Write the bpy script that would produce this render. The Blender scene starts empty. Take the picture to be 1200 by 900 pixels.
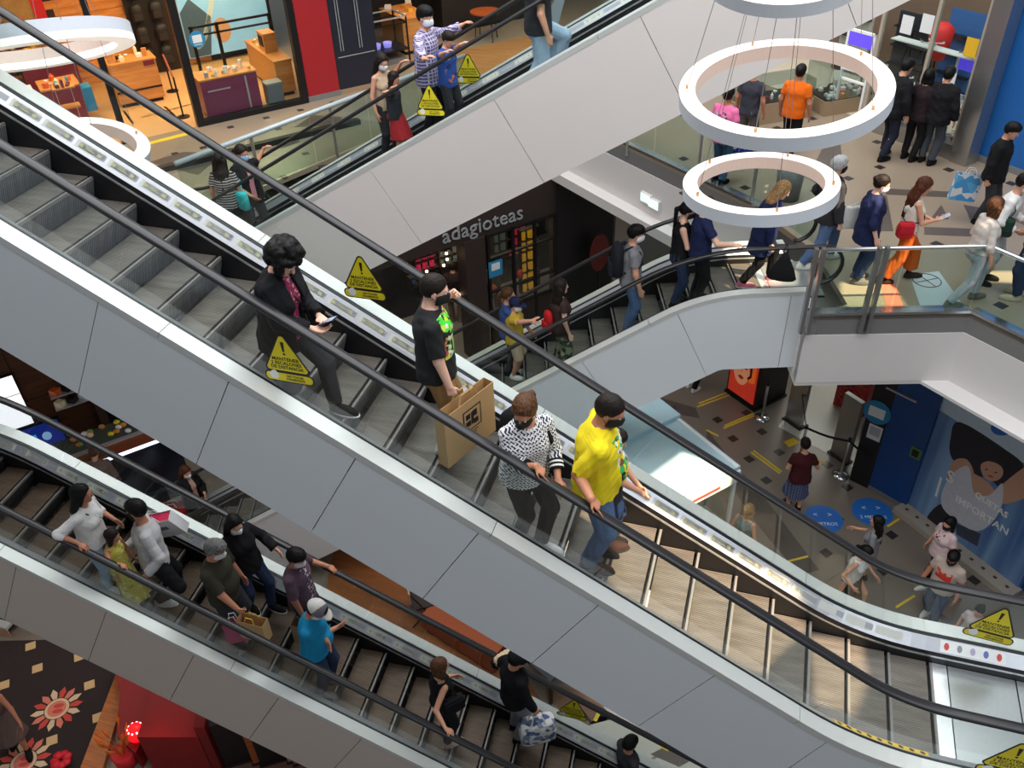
import bpy, bmesh, math, random
import numpy as np
from mathutils import Vector, Matrix
from math import sin, cos, pi, radians, sqrt, atan2, tan, floor

random.seed(7)
rng = np.random.default_rng(7)
SC = bpy.context.scene
COL = SC.collection
K = 0.893                      # scale that makes the people life size

# ------------------------------------------------------------------ camera
FPX, PITCH, ROLL, YAW = 1030.497, 0.651775708, -0.039563554, -0.316854114
CAMP = np.array([1.72245635, -6.26839328, 5.89193063]) * K
_cy, _sy, _cp, _sp = cos(YAW), sin(YAW), cos(PITCH), sin(PITCH)
_fw = np.array([_sy * _cp, _cy * _cp, -_sp])
_rt = np.array([_cy, -_sy, 0.0])
_up = np.cross(_rt, _fw)
_c, _s = cos(ROLL), sin(ROLL)
_rt, _up = _c * _rt + _s * _up, -_s * _rt + _c * _up
cam_d = bpy.data.cameras.new('camera')
cam_d.sensor_width = 36.0
cam_d.lens = FPX / 1200 * 36.0
cam_d.clip_end = 200
cam = bpy.data.objects.new('camera', cam_d)
COL.objects.link(cam)
cam.matrix_world = Matrix((( _rt[0], _up[0], -_fw[0], CAMP[0]), (_rt[1], _up[1], -_fw[1], CAMP[1]),
                           (_rt[2], _up[2], -_fw[2], CAMP[2]), (0, 0, 0, 1)))
SC.camera = cam

def ray(x, y):
    d = _rt * ((x - 600) / FPX) + _up * ((450 - y) / FPX) + _fw
    return d / np.linalg.norm(d)

def unit(v):
    v = np.asarray(v, float); return v / (np.linalg.norm(v) + 1e-9)

def at(x, y, z):
    "the point at height z that the photograph shows at pixel x, y"
    d = ray(x, y)
    return CAMP + d * ((z - CAMP[2]) / d[2])

def onplane(x, y, p0, n):
    d = ray(x, y); n = np.asarray(n, float)
    return CAMP + d * (((np.asarray(p0) - CAMP) @ n) / (d @ n))

L3, L2, L1 = 4.30 * K, -1.85 * K, -8.0 * K

# ------------------------------------------------------------------ world, sun, big lights, exposure
W = bpy.data.worlds.new('world'); SC.world = W
W.use_nodes = True
_bg = W.node_tree.nodes['Background']
_bg.inputs[0].default_value = (0.80, 0.90, 1.0, 1)
_bg.inputs[1].default_value = 0.28

def light(name, kind, loc, energy, color=(1, 1, 1), size=None, rot=None, spot=None, target=None):
    d = bpy.data.lights.new(name, kind)
    d.energy = energy; d.color = color
    if kind == 'AREA':
        d.shape = 'RECTANGLE'; d.size, d.size_y = size
    elif kind == 'SUN':
        d.angle = size
    else:
        d.shadow_soft_size = size or 0.05
    if spot: d.spot_size = radians(spot); d.spot_blend = 0.5
    o = bpy.data.objects.new(name, d); COL.objects.link(o); o.location = loc
    if target is not None:
        v = Vector(target) - Vector(loc)
        o.rotation_euler = v.to_track_quat('-Z', 'Y').to_euler()
    elif rot is not None: o.rotation_euler = rot
    return o

ROOFZ = 11.0
SUNV = np.array([cos(radians(-20)) * cos(radians(54)), sin(radians(-20)) * cos(radians(54)), sin(radians(54))])   # towards the sun
light('sun', 'SUN', (0, 0, 20), 15.0, (1.0, 0.76, 0.50), size=0.006, target=tuple(-SUNV * 10 + np.array([0, 0, 20])))
light('skylight', 'AREA', (-1, 4, ROOFZ - 0.3), 3700, (0.95, 0.98, 1.0), size=(17, 17), rot=(0, 0, 0))
light('skylight', 'AREA', (9, -5, 8.5), 420, (0.88, 0.95, 1.0), size=(7, 7), target=(0, 2, -2))

SC.view_settings.view_transform = 'Standard'
SC.view_settings.look = 'None'
SC.view_settings.exposure = 0.0
SC.view_settings.gamma = 1.0

# ------------------------------------------------------------------ materials
def lin(c):
    r = []
    for v in c[:3]:
        v = v / 255.0
        r.append(v / 12.92 if v <= 0.04045 else ((v + 0.055) / 1.055) ** 2.4)
    return (r[0], r[1], r[2], 1.0)

MATS = {}
def NT(name):
    m = bpy.data.materials.new(name); m.use_nodes = True
    nt = m.node_tree; b = nt.nodes['Principled BSDF']
    return m, nt, b
def nd(nt, t, **kw):
    n = nt.nodes.new(t)
    for k, v in kw.items():
        if hasattr(n, k): setattr(n, k, v)
        else: n.inputs[k].default_value = v
    return n
def lk(nt, a, b): nt.links.new(a, b)

def M(name, col, rough=0.5, metal=0.0, var=0.08, scale=30.0, bump=0.0, emit=0.0, spec=0.5, emitc=None, gen=False):
    "plain procedural material: a colour with a little noise in it"
    if name in MATS: return MATS[name]
    m, nt, b = NT(name)
    c = lin(col)
    tc = nd(nt, 'ShaderNodeTexCoord')
    nz = nd(nt, 'ShaderNodeTexNoise'); nz.inputs['Scale'].default_value = scale; nz.inputs['Detail'].default_value = 3
    lk(nt, tc.outputs['Object'], nz.inputs['Vector'])
    mx = nd(nt, 'ShaderNodeMix', data_type='RGBA')
    lk(nt, nz.outputs['Fac'], mx.inputs['Factor'])
    mx.inputs['A'].default_value = tuple(v * (1 - var) for v in c[:3]) + (1,)
    mx.inputs['B'].default_value = tuple(min(1, v * (1 + var)) for v in c[:3]) + (1,)
    lk(nt, mx.outputs['Result'], b.inputs['Base Color'])
    b.inputs['Roughness'].default_value = rough; b.inputs['Metallic'].default_value = metal
    b.inputs['Specular IOR Level'].default_value = spec
    if bump:
        bp = nd(nt, 'ShaderNodeBump'); bp.inputs['Strength'].default_value = bump; bp.inputs['Distance'].default_value = 0.01
        lk(nt, nz.outputs['Fac'], bp.inputs['Height']); lk(nt, bp.outputs['Normal'], b.inputs['Normal'])
    if emit:
        b.inputs['Emission Color'].default_value = lin(emitc) if emitc else c
        b.inputs['Emission Strength'].default_value = emit
    MATS[name] = m
    return m

def glass(name, tint=(225, 240, 238), refl=0.5, haze=0.0):
    if name in MATS: return MATS[name]
    m, nt, b = NT(name)
    nt.nodes.remove(b)
    out = nt.nodes['Material Output']
    tr = nd(nt, 'ShaderNodeBsdfTransparent'); tr.inputs[0].default_value = lin(tint)
    gl = nd(nt, 'ShaderNodeBsdfGlossy'); gl.inputs['Roughness'].default_value = 0.03
    fr = nd(nt, 'ShaderNodeFresnel'); fr.inputs[0].default_value = 1.5
    ml = nd(nt, 'ShaderNodeMath', operation='MULTIPLY'); ml.inputs[1].default_value = refl
    lk(nt, fr.outputs[0], ml.inputs[0])
    mx = nd(nt, 'ShaderNodeMixShader')
    lk(nt, ml.outputs[0], mx.inputs[0]); lk(nt, tr.outputs[0], mx.inputs[1]); lk(nt, gl.outputs[0], mx.inputs[2])
    last = mx
    if haze:
        df = nd(nt, 'ShaderNodeBsdfDiffuse'); df.inputs[0].default_value = (0.7, 0.8, 0.82, 1)
        m2 = nd(nt, 'ShaderNodeMixShader'); m2.inputs[0].default_value = haze
        lk(nt, mx.outputs[0], m2.inputs[1]); lk(nt, df.outputs[0], m2.inputs[2]); last = m2
    lk(nt, last.outputs[0], out.inputs[0])
    MATS[name] = m
    return m

def striped(name, col, col2, freq, axis='Y', rough=0.5, bump=0.4, metal=0.0, duty=0.5, noise=0.25):
    "fine grooves along one object axis"
    if name in MATS: return MATS[name]
    m, nt, b = NT(name)
    tc = nd(nt, 'ShaderNodeTexCoord'); sp = nd(nt, 'ShaderNodeSeparateXYZ'); lk(nt, tc.outputs['Object'], sp.inputs[0])
    a = nd(nt, 'ShaderNodeMath', operation='MULTIPLY'); a.inputs[1].default_value = freq; lk(nt, sp.outputs[axis], a.inputs[0])
    f = nd(nt, 'ShaderNodeMath', operation='FRACT'); lk(nt, a.outputs[0], f.inputs[0])
    g = nd(nt, 'ShaderNodeMath', operation='GREATER_THAN'); g.inputs[1].default_value = duty; lk(nt, f.outputs[0], g.inputs[0])
    nz = nd(nt, 'ShaderNodeTexNoise'); nz.inputs['Scale'].default_value = 3.0; nz.inputs['Detail'].default_value = 4
    geo = nd(nt, 'ShaderNodeNewGeometry')
    mp = nd(nt, 'ShaderNodeMapping'); mp.inputs['Scale'].default_value = (1, 6, 1) if axis == 'Y' else (1, 1, 1)
    lk(nt, geo.outputs['Position'], mp.inputs[0]); lk(nt, mp.outputs[0], nz.inputs['Vector'])
    mx = nd(nt, 'ShaderNodeMix', data_type='RGBA'); lk(nt, g.outputs[0], mx.inputs['Factor'])
    mx.inputs['A'].default_value = lin(col); mx.inputs['B'].default_value = lin(col2)
    hs = nd(nt, 'ShaderNodeHueSaturation'); lk(nt, mx.outputs['Result'], hs.inputs['Color'])
    mr = nd(nt, 'ShaderNodeMapRange'); mr.inputs[1].default_value = 0.3; mr.inputs[2].default_value = 0.7
    mr.inputs[3].default_value = 1 - noise; mr.inputs[4].default_value = 1 + noise
    lk(nt, nz.outputs['Fac'], mr.inputs[0]); lk(nt, mr.outputs[0], hs.inputs['Value'])
    lk(nt, hs.outputs[0], b.inputs['Base Color'])
    bp = nd(nt, 'ShaderNodeBump'); bp.inputs['Strength'].default_value = bump; bp.inputs['Distance'].default_value = 0.006
    lk(nt, g.outputs[0], bp.inputs['Height']); lk(nt, bp.outputs['Normal'], b.inputs['Normal'])
    b.inputs['Roughness'].default_value = rough; b.inputs['Metallic'].default_value = metal
    MATS[name] = m
    return m

def wood(name, c1, c2, scale=2.0, rough=0.5, stretch=(1, 12, 12), planks=0, emit=0):
    if name in MATS: return MATS[name]
    m, nt, b = NT(name)
    tc = nd(nt, 'ShaderNodeTexCoord'); mp = nd(nt, 'ShaderNodeMapping'); mp.inputs['Scale'].default_value = stretch
    lk(nt, tc.outputs['Object'], mp.inputs[0])
    nz = nd(nt, 'ShaderNodeTexNoise'); nz.inputs['Scale'].default_value = scale; nz.inputs['Detail'].default_value = 5
    nz.inputs['Distortion'].default_value = 0.6
    lk(nt, mp.outputs[0], nz.inputs['Vector'])
    cr = nd(nt, 'ShaderNodeValToRGB'); cr.color_ramp.elements[0].position = 0.3; cr.color_ramp.elements[1].position = 0.7
    cr.color_ramp.elements[0].color = lin(c1); cr.color_ramp.elements[1].color = lin(c2)
    lk(nt, nz.outputs['Fac'], cr.inputs[0]); lk(nt, cr.outputs[0], b.inputs['Base Color'])
    b.inputs['Roughness'].default_value = rough
    MATS[name] = m
    return m

def spots(name, base, cols, scale=25.0, rough=0.7, thr=0.5, feat='F1'):
    "cells of several colours (prints, mixed goods)"
    if name in MATS: return MATS[name]
    m, nt, b = NT(name)
    tc = nd(nt, 'ShaderNodeTexCoord'); vo = nd(nt, 'ShaderNodeTexVoronoi'); vo.inputs['Scale'].default_value = scale
    lk(nt, tc.outputs['Object'], vo.inputs['Vector'])
    sp = nd(nt, 'ShaderNodeSeparateColor'); lk(nt, vo.outputs['Color'], sp.inputs[0])
    cr = nd(nt, 'ShaderNodeValToRGB'); cr.color_ramp.interpolation = 'CONSTANT'
    n = len(cols)
    cr.color_ramp.elements[0].position = 0; cr.color_ramp.elements[0].color = lin(base)
    cr.color_ramp.elements[1].position = thr; cr.color_ramp.elements[1].color = lin(cols[0])
    for i in range(1, n):
        e = cr.color_ramp.elements.new(thr + (1 - thr) * i / n); e.color = lin(cols[i])
    lk(nt, sp.outputs[0], cr.inputs[0]); lk(nt, cr.outputs[0], b.inputs['Base Color'])
    b.inputs['Roughness'].default_value = rough
    MATS[name] = m
    return m

# ------------------------------------------------------------------ mesh building
class MB:
    def __init__(s): s.v = []; s.f = []; s.m = []
    def add(s, vs, fs, mi=0):
        o = len(s.v); s.v += [tuple(map(float, v)) for v in vs]
        s.f += [tuple(i + o for i in f) for f in fs]; s.m += [mi] * len(fs)
    def box(s, c, size, rz=0.0, mi=0, R=None):
        cx, cy, cz = c; x, y, z = [q / 2 for q in size]
        P = [(-x, -y, -z), (x, -y, -z), (x, y, -z), (-x, y, -z), (-x, -y, z), (x, -y, z), (x, y, z), (-x, y, z)]
        if R is not None: P = [tuple(R @ np.array(p)) for p in P]
        elif rz: P = [(p[0] * cos(rz) - p[1] * sin(rz), p[0] * sin(rz) + p[1] * cos(rz), p[2]) for p in P]
        s.add([(p[0] + cx, p[1] + cy, p[2] + cz) for p in P],
              [(0, 3, 2, 1), (4, 5, 6, 7), (0, 1, 5, 4), (1, 2, 6, 5), (2, 3, 7, 6), (3, 0, 4, 7)], mi)
    def prism(s, poly, z0, z1, mi=0):
        "vertical prism over a polygon of (x, y)"
        n = len(poly)
        a = sum(poly[i][0] * poly[(i + 1) % n][1] - poly[(i + 1) % n][0] * poly[i][1] for i in range(n))
        if a < 0: poly = poly[::-1]
        vs = [(p[0], p[1], z0) for p in poly] + [(p[0], p[1], z1) for p in poly]
        s.add(vs, [tuple(range(n - 1, -1, -1)), tuple(range(n, 2 * n))] + [(i, (i + 1) % n, n + (i + 1) % n, n + i) for i in range(n)], mi)
    def slab(s, pts, nrm, t, mi=0):
        "flat polygon of 3-D points given a thickness t against its normal"
        n = len(pts); nrm = np.asarray(nrm, float); nrm = nrm / np.linalg.norm(nrm)
        top = [np.asarray(p, float) for p in pts]
        c = sum(np.cross(top[i] - top[0], top[(i + 1) % n] - top[0]) for i in range(n))
        if c @ nrm < 0: top = top[::-1]
        bot = [p - nrm * t for p in top]
        s.add(top + bot, [tuple(range(n)), tuple(range(2 * n - 1, n - 1, -1))] + [(i, n + i, n + (i + 1) % n, (i + 1) % n) for i in range(n)], mi)
    def sweep(s, rings, closed=True, caps=True, mi=0):
        "rings: list of equal-length point loops"
        n = len(rings[0]); o = len(s.v)
        for r in rings: s.v += [tuple(map(float, p)) for p in r]
        k = len(rings); fs = []
        for i in range(k - 1):
            for j in range(n if closed else n - 1):
                a = o + i * n + j; b = o + i * n + (j + 1) % n
                fs.append((a, b, b + n, a + n))
        if caps and closed:
            fs.append(tuple(o + j for j in range(n - 1, -1, -1))); fs.append(tuple(o + (k - 1) * n + j for j in range(n)))
        s.f += fs; s.m += [mi] * len(fs)
    def tube(s, pts, r, n=8, mi=0, caps=True):
        pts = [np.asarray(p, float) for p in pts]
        rs = r if hasattr(r, '__len__') else [r] * len(pts)
        rings = []; pu = None
        for i, p in enumerate(pts):
            t = pts[min(i + 1, len(pts) - 1)] - pts[max(i - 1, 0)]
            t = t / (np.linalg.norm(t) + 1e-9)
            if pu is None:
                pu = np.cross(t, (0, 0, 1.0))
                if np.linalg.norm(pu) < 1e-3: pu = np.cross(t, (1.0, 0, 0))
            else: pu = pu - t * (pu @ t)
            pu = pu / np.linalg.norm(pu); w = np.cross(t, pu)
            rings.append([p + rs[i] * (cos(2 * pi * j / n) * pu + sin(2 * pi * j / n) * w) for j in range(n)])
        s.sweep(rings, True, caps, mi)
    def cyl(s, c, r, h, n=16, mi=0, r2=None):
        r2 = r if r2 is None else r2
        s.sweep([[(c[0] + q * cos(2 * pi * j / n), c[1] + q * sin(2 * pi * j / n), c[2] + z) for j in range(n)] for q, z in ((r, 0), (r2, h))], mi=mi)
    def lathe(s, c, prof, n=16, mi=0):
        s.sweep([[(c[0] + r * cos(2 * pi * j / n), c[1] + r * sin(2 * pi * j / n), c[2] + z) for j in range(n)] for r, z in prof], mi=mi)
    def ball(s, c, r, n=10, mi=0):
        rx, ry, rz = r if hasattr(r, '__len__') else (r, r, r)
        k = max(5, n // 2 + 1)
        s.sweep([[(c[0] + rx * max(1e-3, sin(pi * i / k)) * cos(2 * pi * j / n), c[1] + ry * max(1e-3, sin(pi * i / k)) * sin(2 * pi * j / n), c[2] - rz * cos(pi * i / k)) for j in range(n)] for i in range(k + 1)], mi=mi)
    def mesh(s, name, mats, smooth=False):
        me = bpy.data.meshes.new(name); me.from_pydata(s.v, [], s.f)
        for m in (mats if isinstance(mats, (list, tuple)) else [mats]): me.materials.append(m)
        if max(s.m, default=0): me.polygons.foreach_set('material_index', s.m)
        if smooth: me.polygons.foreach_set('use_smooth', [True] * len(s.f))
        me.update()
        return me
    def build(s, name, mats, parent=None, smooth=False, loc=None, rz=0.0):
        return link(name, s.mesh(name, mats, smooth), parent, loc, rz)

def link(name, data, parent=None, loc=None, rz=0.0):
    o = bpy.data.objects.new(name, data); COL.objects.link(o)
    if parent is not None: o.parent = parent
    if loc is not None: o.location = tuple(map(float, loc))
    if rz: o.rotation_euler = (0, 0, rz)
    return o
def tag(o, label=None, cat=None, group=None, kind=None):
    if label: o['label'] = label
    if cat: o['category'] = cat
    if group: o['group'] = group
    if kind: o['kind'] = kind
    return o
def thing(name, label, cat, loc=(0, 0, 0), rz=0.0, group=None):
    return tag(link(name, None, None, loc, rz), label, cat, group)
def struct(o): o['kind'] = 'structure'; return o

TEXTS = {}
def text(name, s, size, mat, parent, M4, extrude=0.001, align='CENTER', space=1.0, bold=0.0):
    key = (s, round(size, 4), mat.name, extrude, align, space, round(bold, 5))
    if key not in TEXTS:
        cu = bpy.data.curves.new(name, 'FONT'); cu.body = s; cu.size = size; cu.extrude = extrude
        cu.align_x = align; cu.align_y = 'CENTER'; cu.space_character = space; cu.offset = bold; cu.resolution_u = 2
        t = bpy.data.objects.new('text_source', cu)
        me = bpy.data.meshes.new_from_object(t); me.name = name; me.materials.clear(); me.materials.append(mat)
        bpy.data.objects.remove(t); bpy.data.curves.remove(cu); TEXTS[key] = me
    o = link(name, TEXTS[key], parent); o.matrix_local = M4
    return o
ORD = 'first second third fourth fifth sixth seventh eighth ninth tenth eleventh twelfth thirteenth fourteenth fifteenth sixteenth seventeenth eighteenth nineteenth twentieth'.split()
def ordinal(i): return ORD[i] if i < 20 else ('twenty-' + ORD[i - 20] if i < 29 else 'thirtieth')
def imgx(p):
    d = np.asarray(p, float) - CAMP; return 600 + FPX * (d @ _rt) / (d @ _fw)
def frame(o, x, y, z=None):
    "matrix with the given x and y axes at o"
    x = Vector(x).normalized(); y = Vector(y); y = (y - x * y.dot(x)).normalized(); z = x.cross(y)
    return Matrix(((x[0], y[0], z[0], o[0]), (x[1], y[1], z[1], o[1]), (x[2], y[2], z[2], o[2]), (0, 0, 0, 1)))
# ------------------------------------------------------------------ escalators
TANA, COSA, SINA = tan(radians(30)), cos(radians(30)), 0.5
RC = 2.6 * K
STEPW, RUN = 1.14 * K, 0.4 * K
YG = STEPW / 2 + 0.13 * K          # glass
YO = STEPW / 2 + 0.30 * K          # outer face

m_panel = M('escalator_panel_paint', (218, 222, 226), 0.38, 0.0, 0.02, 2.0, spec=0.45)
m_panel_w = M('warm_white_panel_paint', (228, 219, 214), 0.45, 0.0, 0.02, 2.0, spec=0.4)
m_deck = M('brushed_white_deck', (210, 211, 208), 0.35, 0.25, 0.03, 12)
m_inner = M('aluminium_inner_deck', (176, 178, 184), 0.3, 0.6, 0.05, 20)
m_black = M('black_skirt', (22, 22, 25), 0.45, 0.0, 0.15, 20)
m_trim = M('aluminium_trim', (215, 217, 220), 0.25, 0.7, 0.04, 20)
m_rubber = M('handrail_rubber', (34, 33, 35), 0.33, 0.0, 0.12, 15)
m_tread = striped('grooved_step_tread', (122, 114, 106), (76, 71, 67), 62, 'Y', 0.5, 0.5, 0.3)
m_riser = striped('grooved_step_riser', (140, 140, 142), (64, 65, 68), 62, 'Y', 0.5, 0.5, 0.3)
m_nose = M('step_nosing', (124, 121, 118), 0.5, 0.2, 0.1, 60)
m_nose_d = M('step_nosing_groove', (38, 38, 40), 0.6)
m_glass = glass('balustrade_glass', (246, 250, 249), 0.13)
m_soffit = M('escalator_soffit', (190, 190, 192), 0.6)
m_comb = M('comb_plate', (176, 180, 182), 0.3, 0.7, 0.08, 30)
m_stick = M('pale_sticker', (192, 192, 186), 0.6)
m_stick_g = M('grey_sticker', (150, 152, 158), 0.5)
m_yel = M('sign_yellow', (232, 214, 30), 0.5, 0, 0.04)
m_blk = M('sign_black', (20, 20, 20), 0.6)
m_whi = M('sign_white', (235, 236, 235), 0.5)
m_arrow = M('sticker_olive', (166, 166, 128), 0.6)

class Esc:
    def __init__(s, C, az, lo, hi, label, rise=L2 - L1):
        s.C = np.asarray(C, float); s.az = az; s.rise = rise; s.lo, s.hi = lo, hi
        s.Sx = rise / TANA; s.T = RC * tan(radians(15)); s.arc = RC * radians(30)
        s.slen = s.Sx / COSA - 2 * s.T
        s.q1 = lo - s.T; s.q2 = s.q1 + s.arc; s.q3 = s.q2 + s.slen; s.q4 = s.q3 + s.arc; s.Q = s.q4 + hi - s.T
        s.root = thing('escalator', label, 'escalator', tuple(s.C), az)
        s.steps = []
    def base(s, q):
        "nosing line point (s, z) and slope angle at arc length q"
        if q <= s.q1: return -s.lo + q, 0.0, 0.0
        if q <= s.q2:
            a = (q - s.q1) / RC; return -s.T + RC * sin(a), RC - RC * cos(a), a
        if q <= s.q3:
            t = q - s.q2 + s.T; return t * COSA, t * SINA, radians(30)
        if q <= s.q4:
            a = radians(30) - (q - s.q3) / RC
            return s.Sx + s.T - RC * sin(a), s.rise - RC + RC * cos(a), a
        return s.Sx + s.T + (q - s.q4), s.rise, 0.0
    def P(s, q, off, sharp=False):
        x, z, a = s.base(q)
        if sharp and s.q1 < q < s.q2: off = RC - (RC - off) / max(cos(a), cos(radians(30) - a))
        if sharp and s.q3 < q < s.q4: off = (RC + off) / max(cos(a), cos(radians(30) - a)) - RC
        return x - off * sin(a), z + off * cos(a)
    def q_at_s(s, sx):
        lo, hi = 0.0, s.Q
        for _ in range(40):
            mid = (lo + hi) / 2
            if s.base(mid)[0] < sx: lo = mid
            else: hi = mid
        return lo
    def qs(s, a, b, step=0.14):
        out = [a]
        for x in (s.q1, s.q2, s.q3, s.q4):
            if a + 1e-3 < x < b - 1e-3: out.append(x)
        for i in range(1, 9):
            for q0, q1 in ((s.q1, s.q2), (s.q3, s.q4)):
                x = q0 + (q1 - q0) * i / 9
                if a + 1e-3 < x < b - 1e-3: out.append(x)
        out.append(b)
        return sorted(set(out))
    def band(s, mb, cs, a, b, mi=0, sharp=()):
        rings = []
        for q in s.qs(a, b):
            rings.append([(lambda p, y: (p[0], y, p[1]))(s.P(q, off, j in sharp), y) for j, (y, off) in enumerate(cs)])
        mb.sweep(rings, True, True, mi)
    def local(s, q, y, off):
        p = s.P(q, off); return np.array([p[0], y, p[1]])
    def world(s, q, y, off):
        p = s.local(q, y, off)
        return s.C + np.array([p[0] * cos(s.az) - p[1] * sin(s.az), p[0] * sin(s.az) + p[1] * cos(s.az), p[2]])
    def tread(s, i):
        "world point at the middle of step i's tread"
        n, z = s.steps[i]; x = n + RUN * 0.5
        return s.C + np.array([x * cos(s.az), x * sin(s.az), z])
    def tread_at(s, px, py, y):
        "step whose tread carries the foot seen at pixel px, py (y across); returns world point on the tread"
        best = None
        u = np.array([cos(s.az), sin(s.az), 0]); nn = np.array([-u[1], u[0], 0])
        p0 = s.C + nn * y
        w = onplane(px, py, p0, nn)
        sx = (w - s.C) @ u
        k = min(range(len(s.steps)), key=lambda i: abs(s.steps[i][0] + RUN / 2 - sx))
        n, z = s.steps[k]
        return s.C + u * sx + nn * y + np.array([0, 0, z])
    def build(s, sref, near=-1, glass_len=2.35 * K, panel_len=1.22 * K, panel_mat=None, goff=0.0, poff=0.0, soffit=-1.22 * K, tm=None):
        r = s.root; Q = s.Q; tm = tm or (m_tread, m_riser)
        pm = panel_mat or m_panel
        # steps
        k0 = int((-1.05 * K - 0 - sref) / RUN) ; k1 = int((s.Sx + 0.9 * K - sref) / RUN)
        sm = MB()
        h = STEPW / 2 - 0.006
        sm.box((RUN / 2 + 0.025, 0, -0.014), (RUN - 0.05, 2 * h, 0.028), mi=0)
        sm.box((0.010, 0, -0.012), (0.020, 2 * h, 0.026), mi=1)
        sm.box((0.024, 0, -0.015), (0.008, 2 * h, 0.024), mi=2)
        rr = [[(x, y, z) for y in (-h, h)] for x, z in ((0.0, -0.004), (0.004, -0.03), (0.024, -0.10), (0.05, -0.17), (0.07, -0.235))]
        sm.sweep([[rr[i][0], rr[i][1], (rr[i][1][0] + 0.02, rr[i][1][1], rr[i][1][2]), (rr[i][0][0] + 0.02, rr[i][0][1], rr[i][0][2])] for i in range(5)], mi=3)
        me = sm.mesh('step', [tm[0], m_nose, m_nose_d, tm[1]])
        for k in range(k0, k1 + 1):
            x = sref + k * RUN
            q = s.q_at_s(x + RUN * 0.02); z = s.base(q)[1]
            if s.base(q)[2] == 0: z = 0.0 if x < s.Sx / 2 else s.rise
            s.steps.append((x, z))
            link('step', me, r, (x, 0, z))
        # landing plates
        for side, x0, x1, z in ((0, -s.lo - 0.2, sref + k0 * RUN, 0.0), (1, sref + (k1 + 1) * RUN, s.Sx + s.hi + 0.2, s.rise)):
            mb = MB(); w = STEPW - 0.01
            if side == 0: mb.box((x1 - 0.06, 0, z - 0.006), (0.12, w, 0.02), mi=1); e0, e1 = x0, x1 - 0.125
            else: mb.box((x0 + 0.06, 0, z - 0.006), (0.12, w, 0.02), mi=1); e0, e1 = x0 + 0.125, x1
            n = max(1, int((e1 - e0) / 0.55))
            for i in range(n):
                a = e0 + (e1 - e0) * i / n; b = e0 + (e1 - e0) * (i + 1) / n
                mb.box(((a + b) / 2, 0, z - 0.008), (b - a - 0.012, w, 0.018), mi=0)
            mb.box(((x0 + x1) / 2, 0, z - 0.03), (x1 - x0, w, 0.02), mi=2)
            mb.build('comb_plate', [m_comb, m_trim, m_black], r)
        for sd in (-1, 1):
            y0, yg, yo = sd * STEPW / 2, sd * YG, sd * YO
            e = 0.12
            mb = MB(); s.band(mb, [(y0, -0.34 * K), (y0, 0.085 * K), (y0 + sd * 0.03, 0.085 * K), (y0 + sd * 0.03, -0.34 * K)], e, Q - e); mb.build('skirt', m_black, r)
            mb = MB(); s.band(mb, [(y0 - sd * 0.004, 0.085 * K), (y0 - sd * 0.004, 0.108 * K), (y0 + sd * 0.03, 0.108 * K), (y0 + sd * 0.03, 0.085 * K)], e + .3, Q - e - .3); mb.build('skirt_trim', m_trim, r)
            mb = MB(); s.band(mb, [(y0, 0.108 * K), (y0 + sd * 0.004, 0.165 * K), (y0 + sd * 0.03, 0.165 * K), (y0 + sd * 0.03, 0.108 * K)], e, Q - e); mb.build('skirt_brush', m_black, r)
            mb = MB(); s.band(mb, [(y0 + sd * 0.002, 0.165 * K), (yg - sd * 0.012, 0.255 * K), (yg - sd * 0.012, 0.20 * K), (y0 + sd * 0.02, 0.13 * K)], e, Q - e); mb.build('inner_deck', m_inner, r, )
            mb = MB(); s.band(mb, [(yg - sd * 0.014, 0.262 * K), (yg + sd * 0.016, 0.262 * K), (yg + sd * 0.016, 0.18 * K), (yg - sd * 0.014, 0.18 * K)], e, Q - e); mb.build('glass_gasket', m_black, r)
            # outer deck in lengths
            q = e; L = 3.2 * K
            while q < Q - e - 0.05:
                b = min(q + L, Q - e)
                mb = MB(); s.band(mb, [(yg + sd * 0.016, 0.27 * K), (yo, 0.27 * K), (yo, 0.20 * K), (yg + sd * 0.016, 0.20 * K)], q + 0.003, b - 0.003)
                mb.build('outer_deck', m_deck, r); q = b
            # side panels
            q = e + (poff % panel_len) - panel_len
            while q < Q - e - 0.05:
                a = max(q, e); b = min(q + panel_len, Q - e)
                if b - a > 0.1:
                    mb = MB(); s.band(mb, [(yo - sd * 0.02, 0.20 * K), (yo - sd * 0.004, 0.20 * K), (yo - sd * 0.004, soffit), (yo - sd * 0.02, soffit)], a + 0.004, b - 0.004, sharp=(2, 3))
                    mb.build('side_panel', pm, r)
                q += panel_len
            # glass
            q = e + 0.1 + (goff % glass_len) - glass_len
            while q < Q - e - 0.1:
                a = max(q, e + 0.1); b = min(q + glass_len, Q - e - 0.1)
                if b - a > 0.15:
                    mb = MB(); s.band(mb, [(yg - sd * 0.005, 0.22 * K), (yg - sd * 0.005, 0.945 * K), (yg + sd * 0.005, 0.945 * K), (yg + sd * 0.005, 0.22 * K)], a + 0.005, b - 0.005)
                    mb.build('glass_panel', m_glass, r)
                q += glass_len
            # newel glass (half discs) and handrail
            RN = 0.33 * K; hc = 0.98 * K - RN
            for end in (0, 1):
                qe = 0.0 if end == 0 else Q
                cx, cz = s.P(qe, hc); dr = -1 if end == 0 else 1
                mb = MB(); n = 10
                pts = [(cx, cz)] + [(cx + dr * RN * 0.93 * sin(pi * i / n), cz + RN * 0.93 * cos(pi * i / n)) for i in range(n + 1)]
                mb.sweep([[(p[0], yg + t, p[1]) for p in pts] for t in (-0.005, 0.005)])
                mb.build('newel_glass', m_glass, r)
            path = []
            cx, cz = s.P(0, hc)
            path += [(cx - RN * sin(pi * i / 10), cz - RN * cos(pi * i / 10), 0) for i in range(0, 10)]
            for q in s.qs(0, Q):
                p = s.P(q, 0.98 * K); path.append((p[0], p[1], 0))
            cx, cz = s.P(Q, hc)
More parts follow.
